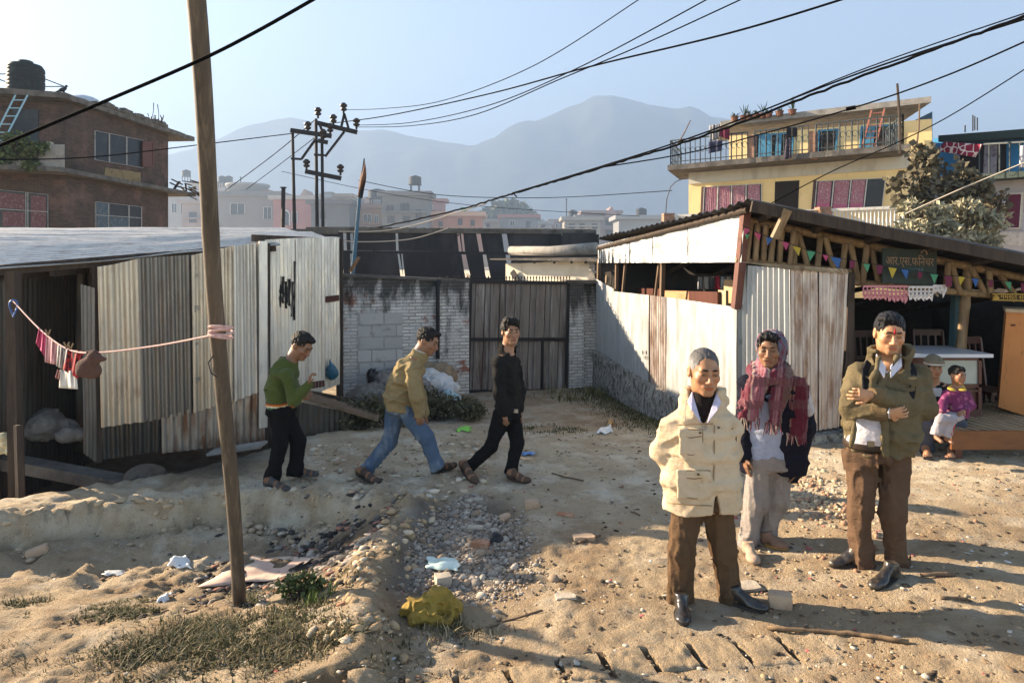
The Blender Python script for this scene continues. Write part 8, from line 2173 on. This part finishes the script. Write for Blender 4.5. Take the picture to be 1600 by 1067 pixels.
def plants():
 WD = leafmat('weed_leaf', (.085, .078, .042)); DL = leafmat('dusty_leaf', (.095, .080, .048)); PL_ = leafmat('pale_leaf', (.26, .24, .16)); TR = leafmat('far_leaf', (.07, .085, .045)); GL = leafmat('green_leaf', (.065, .085, .03))
 for i, (px, py, d, sx, sz, lb) in enumerate(((560, 660, 9.3, .45, .35, 'dark weed clump under the sloping plank'), (608, 655, 9.6, .45, .38, 'dark weeds beside the rubble heap'), (680, 645, 10.3, .5, .35, 'dense dark weeds below the white refuse sack'), (732, 650, 10.2, .35, .28, 'weeds with pale specks at the left foot of the gate'), (650, 640, 10.6, .4, .4, 'tall weeds behind the walking tan jacket boy'))):
  g = P(px, py, d); g.z = (GZF(g.x, g.y)); bl = [(g + Vector((R.uniform(-.5, .5) * sx, R.uniform(-.2, .2), sz * R.uniform(.2, .9))), (sx * .5, .22, sz * .36)) for _ in range(9)]
  leafy('weed_bush', lb, 'weeds', g, bl, 1100, .05, WD, seed=i, group='weed clumps along the brick wall', nst=24)
 g = G(470, 935); leafy('weed', 'small bright green weed right of the leaning pole', 'weed', g, [(g + Vector((x, y, .09)), (.07, .06, .08)) for x, y in ((-.08, 0), (.02, .03), (.09, .0))], 420, .035, leafmat('bright_leaf', (.085, .10, .032)), seed=9)
 # vine with big dusty leaves and the paler shrub, between the houses
 g = P(1430, 430, 17.5); bl = [(P(x, y, 17.3 + R.uniform(-.6, .6)), (s, .7, s)) for x, y, s in ((1450, 236, .35), (1462, 262, .5), (1450, 268, .5), (1500, 295, .65), (1455, 300, .6), (1525, 290, .45), (1430, 255, .3), (1412, 268, .22), (1540, 300, .45), (1470, 330, .6), (1440, 345, .4), (1405, 318, .25), (1425, 310, .25), (1530, 340, .6))]
 bl = [(c + Vector((R.uniform(-.25, .25), 0, R.uniform(-.25, .25))), tuple(q * R.uniform(.55, .95) for q in r)) for c, r in bl] + [(P(R.uniform(1400, 1560), R.uniform(270, 360), 17), (.22, .3, .2)) for _ in range(16)]
 leafy('vine', 'tall vine with broad dusty brown leaves between the yellow and blue houses', 'vine', g, bl, 3400, .18, DL, seed=21, narrow=.42, droop=.6)
 g = P(1500, 430, 15.5); bl = [(P(x, y, 15.3 + R.uniform(-.5, .5)), (s, .6, s * .8)) for x, y, s in ((1470, 355, .5), (1505, 345, .55), (1535, 355, .5), (1490, 370, .5), (1450, 365, .4), (1525, 375, .5), (1510, 330, .35), (1470, 338, .35), (1415, 358, .35), (1545, 345, .3))]
 leafy('shrub', 'pale ashy green shrub behind the shop roof', 'shrub', g, [(c, tuple(q * R.uniform(.6, 1.0) for q in r)) for c, r in bl] + [(P(R.uniform(1410, 1565), R.uniform(318, 380), 15), (.2, .3, .16)) for _ in range(12)], 4200, .17, PL_, seed=22, narrow=.2, droop=.2)
 # far round tree
 g = P(795, 372, 600); rr = random.Random(5); t = leafy('tree', 'large round dusty green tree in the far haze', 'tree', up(g, -8), [(P(790 + 38 * math.cos(a) * r, 345 - 20 * abs(math.sin(a)) * r + 6, 600 + rr.uniform(-14, 14)), (10.7, 10.7, 8.3)) for a, r in [(rr.uniform(0, 6.28), rr.random() ** .5) for _ in range(26)]] + [(P(x, y, 600), (10, 10, 7.7)) for x, y in ((775, 345), (790, 332), (802, 326), (815, 334), (828, 346), (768, 352))], 5200, 5.4, TR, seed=23, narrow=.5, nst=9)
 # plants on the brick house ledge
 for i, (px, py, lb, s) in enumerate(((55, 240, 'bushy plants hanging over the brick house ledge parapet', .5), (18, 228, 'second dark plant on the brick house ledge, near the ladder foot', .35))):
  g = LB.pt(px, py + 8, 1.15); leafy('ledge_plant', lb, 'plant', g, [(g + Vector((R.uniform(-1.0, 1.0) * s * 1.6, -.1, R.uniform(-.35, .45))), (s * .6, .3, s * .5)) for _ in range(6)], 1100, .13, GL, seed=30 + i)
 for i, (px, lb) in enumerate(((237, 'tall thin dry weed on the brick house roof edge'), (252, 'low dry weed tuft on the brick house roof corner'))):
  g = LA.pt(px, 190, .3); g.z = 8.28; m = MB(); rr = random.Random(i)
  for k in range(9): a = g + Vector((rr.uniform(-.3, .3), rr.uniform(-.3, .3), 0)); h = (1.1 if i == 0 and k < 2 else .35); b = a + Vector((rr.uniform(-.2, .2), 0, h * rr.uniform(.6, 1))); m.tube([a, a.lerp(b, .5) + Vector((.04, 0, 0)), b], [.014, .012, .02], 5)
  tag(m.build('roof_weed', DWOOD), lb, 'weed')
plants()

# ---------------------------------------------------------------- what stands in and on the furniture shop
def devanagari(text, base, right, upv, size, mat, parent, nrm, name='sign_lettering'):
 """raised letters: flat letter outlines given real thickness"""
 cu = bpy.data.curves.new('letters', 'FONT'); cu.body = text; cu.size = 1.0; cu.extrude = .02; cu.resolution_u = 4
 o = bpy.data.objects.new('letters', cu); COL.objects.link(o); bpy.context.view_layer.update()
 me = bpy.data.meshes.new_from_object(o.evaluated_get(bpy.context.evaluated_depsgraph_get()))
 vs = [v.co.copy() for v in me.vertices]; fs = [tuple(p.vertices) for p in me.polygons]; bpy.data.objects.remove(o)
 if not vs: return None
 x0 = min(v.x for v in vs); x1 = max(v.x for v in vs); s = size / (x1 - x0); zz = size * .013
 return obj(name, [base + right * ((v.x - x0) * s) + upv * (v.y * s * 1.4) + nrm * (v.z * s * .6 + .004) for v in vs], fs, mat, parent)
def shop_things():
 # sign over the front
 L = SF; t = thing('shop_sign', 'dark green shop sign board with faded tan Devanagari lettering', 'sign', L.pt(1421, 446, .22))
 m = MB(); slab(m, L, [(1379, 442), (1463, 447), (1464, 391), (1380, 388)], .22, .03); m.build('board', M('sign_green', (.030, .040, .034), layers=(((.055, .055, .045), 5, .5, .7), ((.02, .02, .02), 12, .55, .7, .6)), rough=.8), t)
 tan = M('sign_tan', (.26, .17, .10), layers=(((.16, .10, .06), 14, .5, .7),), rough=.8)
 a = L.pt(1384, 413, .225); b = L.pt(1459, 416, .225); rt = (b - a).normalized(); upv = Vector((0, 0, 1))
 devanagari('\u0906\u0930.\u090f\u0938.\u092b\u093f\u0928\u091a\u0930', a, rt, upv, (b - a).length, tan, t, L.n)
 m = MB(); q = L.pt(1444, 395.5, .235); m.tube([q + rt * (.030 * math.cos(x)) + upv * (.032 * math.sin(x)) for x in np.linspace(3.3, -.6, 8)], .008, 5); m.build('sign_lettering', tan, t)
 m = MB(); rr = random.Random(2)
 for i in range(9): x = 1404 + i * 4.4; slab(m, L, [(x, 424), (x + 3, 424.2), (x + 3, 419.6), (x, 419.4)], .226, .004) if i % 3 else slab(m, L, [(x + 1, 424), (x + 2.2, 424.2), (x + 2.2, 418.6), (x + 1, 418.6)], .226, .004)
 m.build('small_lettering', M('sign_blue', (.05, .10, .11), rough=.8), t)
 t = thing('shop_banner', 'narrow dark banner with gold lettering at the right edge of the shop', 'banner', L.pt(1580, 472, .1))
 m = MB(); slab(m, L, [(1550, 470), (1660, 474), (1660, 458), (1549, 458)], .1, .02); m.build('board', M('banner_brown', (.075, .045, .015), rough=.7), t)
 gd = M('banner_gold', (.50, .30, .06), rough=.6)
 m = MB()
 for x0, y0, x1, y1 in ((1551, 459.5, 1660, 460.2), (1551, 468.6, 1660, 471.6)): m.bar(L.pt(x0, y0, .115), L.pt(x1, y1, .115), .01, .012)
 m.lathe(L.pt(1556, 465, .115), [(.03, -.02), (.035, .0), (.012, .03)], 10); m.build('gold_trim', gd, t)
 a = L.pt(1563, 467.6, .105); devanagari('\u0928\u092e\u0938\u094d\u0924\u0947 \u0938\u094d\u0935\u093e\u0917\u0924', a, rt, upv, .42, gd, t, L.n, 'banner_lettering')
 # bunting
 t = thing('bunting', 'string of small coloured paper flags strung along the shop truss', 'bunting', L.pt(1380, 430, .3))
 fl = [(1168, 357, 8, 'pk'), (1168, 366, 6, 'gn'), (1184, 364, 9, 'pk'), (1203, 371, 9, 'bl'), (1228, 378, 10, 'pk'), (1245, 385, 11, 'ye'), (1268, 392, 12, 'gn'), (1290, 398, 8, 'pk'), (1306, 402, 14, 'bl'), (1332, 407, 9, 'mr'), (1354, 412, 9, 'gn'), (1375, 414, 9, 'mr'), (1395, 418, 11, 'ye'), (1414, 421, 10, 'bl'), (1438, 424, 7, 'mr'), (1460, 428, 10, 'gn'), (1482, 431, 11, 'mr'), (1503, 432, 9, 'ye'), (1524, 435, 9, 'bl'), (1575, 440, 9, 'gn'), (1600, 442, 9, 'mr'), (1548, 438, 7, 'mr')]
 cm = {k: M('paper_' + k, c, rough=.7) for k, c in dict(pk=(.36, .06, .15), gn=(.06, .24, .14), bl=(.03, .10, .30), ye=(.38, .30, .04), mr=(.12, .015, .045)).items()}
 m = MB(); q = [L.pt(1160, 352, .3)] + [L.pt(f_[0], f_[1], .3) for f_ in fl if f_[0] not in (1168,)] ; q = sorted(q, key=lambda v: v.x); m.tube(q, .004, 4); m.build('string', IRON, t)
 for i, (px, py, w_, c) in enumerate(fl):
  m = MB(); hgt = w_ * (1.55 if px < 1400 and px > 1340 or px > 1385 else 1.35); k = (i * 37 % 11 - 5) / 5
  if c == 'mr': pts = [L.pt(px - w_ * .5, py, .3), L.pt(px + w_ * .5, py + 1, .3), L.pt(px + w_ * .42 + k, py + hgt, .28), L.pt(px - w_ * .42 + k, py + hgt, .31)]
  else: pts = [L.pt(px - w_ * .6, py, .3), L.pt(px + w_ * .6, py + 1, .3), L.pt(px + k * 4, py + hgt, .27)]
  m.prism(pts, Vector((0, .004, 0))); m.build('flag', cm[c], t)
 # cut paper hangings
 for lb, nm, x0, x1, y0, y1, mt, tails in (('pink cut paper frieze hanging under the truss, left piece', 'paper_frieze', 1349, 1386, 446, 468, M('paper_pink', (.50, .20, .22), rough=.8), 0), ('pink cut paper frieze with a pointed tail, next to the white one', 'paper_frieze', 1387, 1419, 446, 471, M('paper_pink', .5), 1), ('white cut paper frieze hanging under the truss', 'paper_frieze', 1420, 1458, 447, 469, M('paper_frieze_white', (.56, .52, .50), rough=.8), 0), ('crumpled white paper ribbon at the right end of the friezes', 'paper_ribbon', 1458, 1479, 445, 458, M('paper_frieze_white', .5), 2)):
  m = MB(); n = max(3, int((x1 - x0) / 6))
  slab(m, L, [(x0, y0 + 3), (x1, y0 + 3.6), (x1, y0), (x0, y0)], .26, .004)
  for i in range(n):
   a = x0 + (x1 - x0) * (i + .5) / n; w_ = (x1 - x0) / n
   c = L.pt(a, (y0 + y1) / 2, .26); r = w_ * .46 / F * 7.7
   m.tube([c + rt * r * math.cos(q_) + upv * (r * 1.3 * math.sin(q_) + .01 * math.cos(2 * q_)) for q_ in np.linspace(0, 6.28, 9)], .011, 4, False)
   m.prism([L.pt(a - w_ * .5, y1 - 7, .258), L.pt(a + w_ * .5, y1 - 6.5, .258), L.pt(a + w_ * .30, y1 - 1 + (i % 2) * 3, .255), L.pt(a - w_ * .30, y1 - (i % 2) * 2 + (4 * tails if i == n - 1 else 0), .255)], Vector((0, .004, 0)))
   m.bar(L.pt(a - w_ * .5, y0 + 2, .26), L.pt(a - w_ * .5, y1 - 6, .26), .012, .012)
  tag(m.build(nm, mt), lb, 'paper decoration')
 # counter with a glass front
 RW = M('red_wood', (.085, .024, .014), layers=(((.05, .015, .010), (9, 9, 1.4), .45, .68, .7), ((.16, .055, .03), (20, 20, 2), .58, .74, .5)), rough=.4, spec=.4, bump=(((40, 40, 3), .2),), bdist=.003)
 zf = .15; Lc = Line((1425, 7.55), (1545, 7.55)); c0 = Lc.pt(1425, 640).x; c1 = Lc.pt(1534, 640).x; yc = 7.55; zt_ = Lc.pt(1500, 552).z
 t = thing('shop_counter', 'dark red wooden counter with a white top and a frosted glass panel', 'counter', ((c0 + c1) / 2, yc + .3, zf))
 m = MB(); m.box((c0, yc, zf), (c1, yc + .62, zt_ - .04)); m.build('cabinet', RW, t)
 m = MB(); m.box((c0 - .08, yc - .07, zt_ - .038), (c1 + .08, yc + .70, zt_)); m.build('counter_top', M('laminate_white', (.55, .54, .55), layers=(((.38, .36, .36), 6, .5, .7, .5),), rough=.3), t)
 m = MB(); slab(m, Lc, [(1455, 600), (1529, 600), (1529, 563), (1455, 563)], .012, .01); m.build('glass_panel', M('frosted_glass', (.36, .38, .33), layers=(((.26, .28, .24), 2, .45, .65),), rough=.25, spec=.6), t)
 m = MB()
 for p4 in ([(1450, 605), (1534, 605), (1534, 600), (1450, 600)], [(1450, 563), (1534, 563), (1534, 557), (1450, 557)], [(1529, 640), (1534, 640), (1534, 557), (1529, 557)], [(1450, 612), (1530, 612), (1530, 609), (1450, 609)]): slab(m, Lc, p4, .03, .03)
 m.build('front_frame', RW, t)
 # slatted bed
 t = thing('slatted_bed', 'wooden bed base with bare slats and a polished front rail, behind the child', 'bed', (5.4, 7.3, .15))
 y0, y1 = 6.92, 8.3; x0, x1 = P(1484, 680, 6.92).x, 6.4; z = P(1550, 672, 6.92).z
 m = MB(); m.box((x0, y0 - .03, z - .19), (x1, y0, z)); m.build('front_rail', M('varnish_orange', (.17, .065, .022), layers=(((.09, .03, .012), (3, 9, 9), .45, .68, .7),), rough=.35, spec=.4), t)
 m = MB(); m.box((x0, y1, z - .19), (x1, y1 + .03, z)); m.build('back_rail', RW, t)
 m = MB(); m.box((x0, y0, z - .1), (x0 + .04, y1, z - .005)); m.build('end_rail', RW, t)
 SLT = M('slat_wood', (.42, .30, .18), layers=(((.30, .20, .11), (12, 3, 12), .46, .66, .7),), rough=.7)
 n = 17
 for i in range(n):
  xa = x0 + .06 + (x1 - x0 - .1) * i / n; m = MB(); m.hexa([(xa, y0 + .005, z - .022), (xa + .062, y0 + .005, z - .022), (xa - .30 + .062, y1 - .01, z - .022), (xa - .30, y1 - .01, z - .022), (xa, y0 + .005, z - .002), (xa + .062, y0 + .005, z - .002), (xa - .30 + .062, y1 - .01, z - .002), (xa - .30, y1 - .01, z - .002)]); m.build('slat', SLT, t)
 for x_ in (x0 + .1, x1 - .1):
  for y_ in (y0 + .05, y1 - .05): m = MB(); m.bar((x_, y_, .08), (x_, y_, z - .1), .07); m.build('leg', RW, t)
 # orange plywood cupboard
 Lk = Line((1560, 7.7), (1640, 7.45)); t = thing('cupboard', 'orange plywood cupboard cut off by the right edge, standing on the slatted bed', 'cupboard', Lk.pt(1590, 640))
 m = MB(); slab(m, Lk, [(1560, 636), (1640, 662), (1650, 490), (1573, 486)], 0, .5); m.build('carcass', M('orange_ply', (.50, .20, .06), layers=(((.36, .13, .035), (3, 3, 1), .46, .66, .7), ((.20, .08, .03), (26, 26, 9), .60, .72, .7)), rough=.6, bump=(((30, 30, 6), .3),), bdist=.004), t)
 m = MB(); slab(m, Lk, [(1571, 488), (1652, 492), (1652, 486), (1571, 482.5)], .03, .55); m.build('cupboard_top', SLT, t)
 m = MB(); c = Lk.pt(1583, 508, .006); m.lathe(c, [(.02, -.01), (.02, .01)], 8); m.build('knot', RW, t)
 # hanging garments at the back, with daylight behind
 LH = Line((1500, 11.6), (1640, 11.6)); cols = [(.45, .22, .20), (.55, .05, .10), (.50, .06, .10), (.55, .20, .22), (.16, .15, .15), (.22, .22, .22), (.50, .34, .26)]
 lbs = ['salmon garment, leftmost on the rear clothes rail', 'bright red garment second on the rear clothes rail', 'crimson garment third on the rear clothes rail', 'rose garment fourth on the rear clothes rail', 'charcoal garment fifth on the rear clothes rail', 'grey garment sixth on the rear clothes rail', 'peach garment at the right of the rear clothes rail']
 for i, c in enumerate(cols): x = 1534.5 + i * 4; hang('garment', lbs[i], LH, [(x, 491), (x + 3.7, 491), (x + 3.6, 472), (x + .4, 472)], M('garment_%d' % i, c, rough=.9), 0, 6, 3, 'clothes', .02, 'clothes on the rear rail')
 m = MB(); m.tube([LH.pt(1490, 471.5), LH.pt(1660, 471.5)], .02, 6); tag(m.build('clothes_rail', IRON), 'dark rail across the back of the shop holding the garments', 'rail')
 m = MB(); rr = random.Random(3)
 for i in range(40): q = P(1511 + rr.uniform(0, 48), 503 - rr.random() * 9 * (.3 + i / 60), 11.9); m.rock(q, rr.uniform(.03, .09), rr)
 m.box((P(1508, 510, 11.9).x, 11.6, .9), (P(1562, 510, 11.9).x, 12.15, P(0, 504, 11.9).z)); tag(m.build('stock_shelf', M('shelf_stock', (.36, .33, .25), layers=(((.12, .11, .08), 9, .5, .62),), rough=.8)), 'low shelf heaped with small pale goods at the back of the shop', 'shelf')
 # chair backs inside and chairs behind the bed
 for k, (cx, cy, yaw, lb) in enumerate(((3.75 * 1.35, 9.4, .2, 'dark wooden chair inside the shop behind the folded arms man'), (4.6 * 1.3, 9.6, -.1, 'second dark wooden chair inside the shop, further right'), (6.0, 8.6, .3, 'red brown chair behind the slatted bed'))):
  t = thing('chair', lb, 'chair', (cx, cy, .08), 'wooden chairs inside the shop'); ca, sa = math.cos(yaw), math.sin(yaw); W_ = lambda x, y, z: Vector((cx + x * ca - y * sa, cy + x * sa + y * ca, .08 + z))
  m = MB(); m.obox(W_(0, 0, .45), (ca, sa, 0), (-sa, ca, 0), (0, 0, 1), (.22, .22, .02)); m.build('seat', RW, t)
  for x in (-.2, .2):
   m = MB(); m.bar(W_(x, -.2, 0), W_(x, -.2, .45), .045); m.build('leg', RW, t)
   m = MB(); m.tube([W_(x, .2, 0), W_(x, .2, .5), W_(x, .27, 1.08)], .025, 6); m.build('leg', RW, t)
  m = MB(); m.bar(W_(-.2, .27, 1.05), W_(.2, .27, 1.05), .03, .09); m.bar(W_(-.2, .23, .72), W_(.2, .23, .72), .03, .05)
  for x in (-.1, 0, .1): m.bar(W_(x, .24, .72), W_(x, .27, 1.05), .025)
  m.build('backrest', RW, t)
 # over the tin fence: boards, boxes, sticks, clothes rail
 OB = M('raw_board', (.40, .22, .10), layers=(((.26, .13, .06), (3, 3, 9), .46, .66, .7),), rough=.6)
 for lb, (x0, y0, x1, y1), o, th, mt in (('dark brown headboard stacked inside the fence, right one', (1076, 486, 1121, 456), -.3, .05, RW), ('brown panel stacked inside the fence, middle', (1037, 476, 1076, 455), -.45, .05, OB), ('low reddish board inside the fence, left', (958, 462, 1036, 451), -.5, .05, RW), ('tan cardboard box inside the fence near the corner post', (1131, 480, 1147, 438), -.7, .35, M('box_tan', (.48, .31, .16), rough=.8)), ('pale planks stood on end left of the cardboard box', (1122, 486, 1134, 454), -.35, .04, SLT)):
  m = MB(); slab(m, FL, [(x0, y1 + 60), (x1, y1 + 66), (x1, y0 - 32 if False else y1), (x0, y1 - 1)], o, th); tag(m.build('board' if 'box' not in lb else 'cardboard_box', mt), lb, 'board' if 'box' not in lb else 'box')
 LR = Line((1085, 10.3), (1150, 9.6)); cl_ = [(.40, .40, .41), (.50, .49, .47), (.14, .14, .15), (.45, .05, .09), (.30, .33, .36), (.55, .52, .48)]
 nm = ['grey shirt', 'cream shirt', 'black shirt', 'crimson shirt', 'slate shirt', 'white shirt']
 for i in range(6): x = 1090 + i * 9; hang('hanging_shirt', '%s on the rail seen over the tin fence' % nm[i], LR, [(x, 452), (x + 8, 452), (x + 7.5, 432), (x + .5, 432)], M('rail_cloth_%d' % i, cl_[i], rough=.9), 0, 6, 3, 'clothes', .03, 'shirts on the rail behind the fence')
 for i, (x, x2, y) in enumerate(((946, 948, 440), (953, 955, 441))):
  m = MB(); m.tube([FL.pt(x, 470, -.1), FL.pt(x2, y - 10, -.1)], .02, 6); tag(m.build('stick', SLT), ('left' if i == 0 else 'right') + ' of two thin pale sticks standing behind the far end of the tin fence', 'stick')
shop_things()
# ---------------------------------------------------------------- haze: one box round everything, its near side turned along the left edge of the view
def haze():
 u = Vector((-.62, .785, 0)).normalized(); v = Vector((u.y, -u.x, 0))
 m = MB(); c = []
 for z in (-30, 850):
  for a, b in ((-60, -34), (-60, 5200), (5200, 5200), (5200, -34)):
   q = u * a + v * b; c.append((q.x, q.y, z))
 m.hexa(c)
 o = m.build('haze', None); tag(o, kind='stuff')
 h = bpy.data.materials.new('haze'); h.use_nodes = True; nt = h.node_tree; nt.nodes.clear()
 out = nt.nodes.new('ShaderNodeOutputMaterial'); pv = nt.nodes.new('ShaderNodeVolumePrincipled')
 pv.inputs['Color'].default_value = (.335, .45, .63, 1); pv.inputs['Density'].default_value = HAZE; pv.inputs['Anisotropy'].default_value = .15
 nt.links.new(pv.outputs[0], out.inputs['Volume']); o.data.materials.append(h)
HAZE = .00055
haze()
bpy.context.view_layer.update()
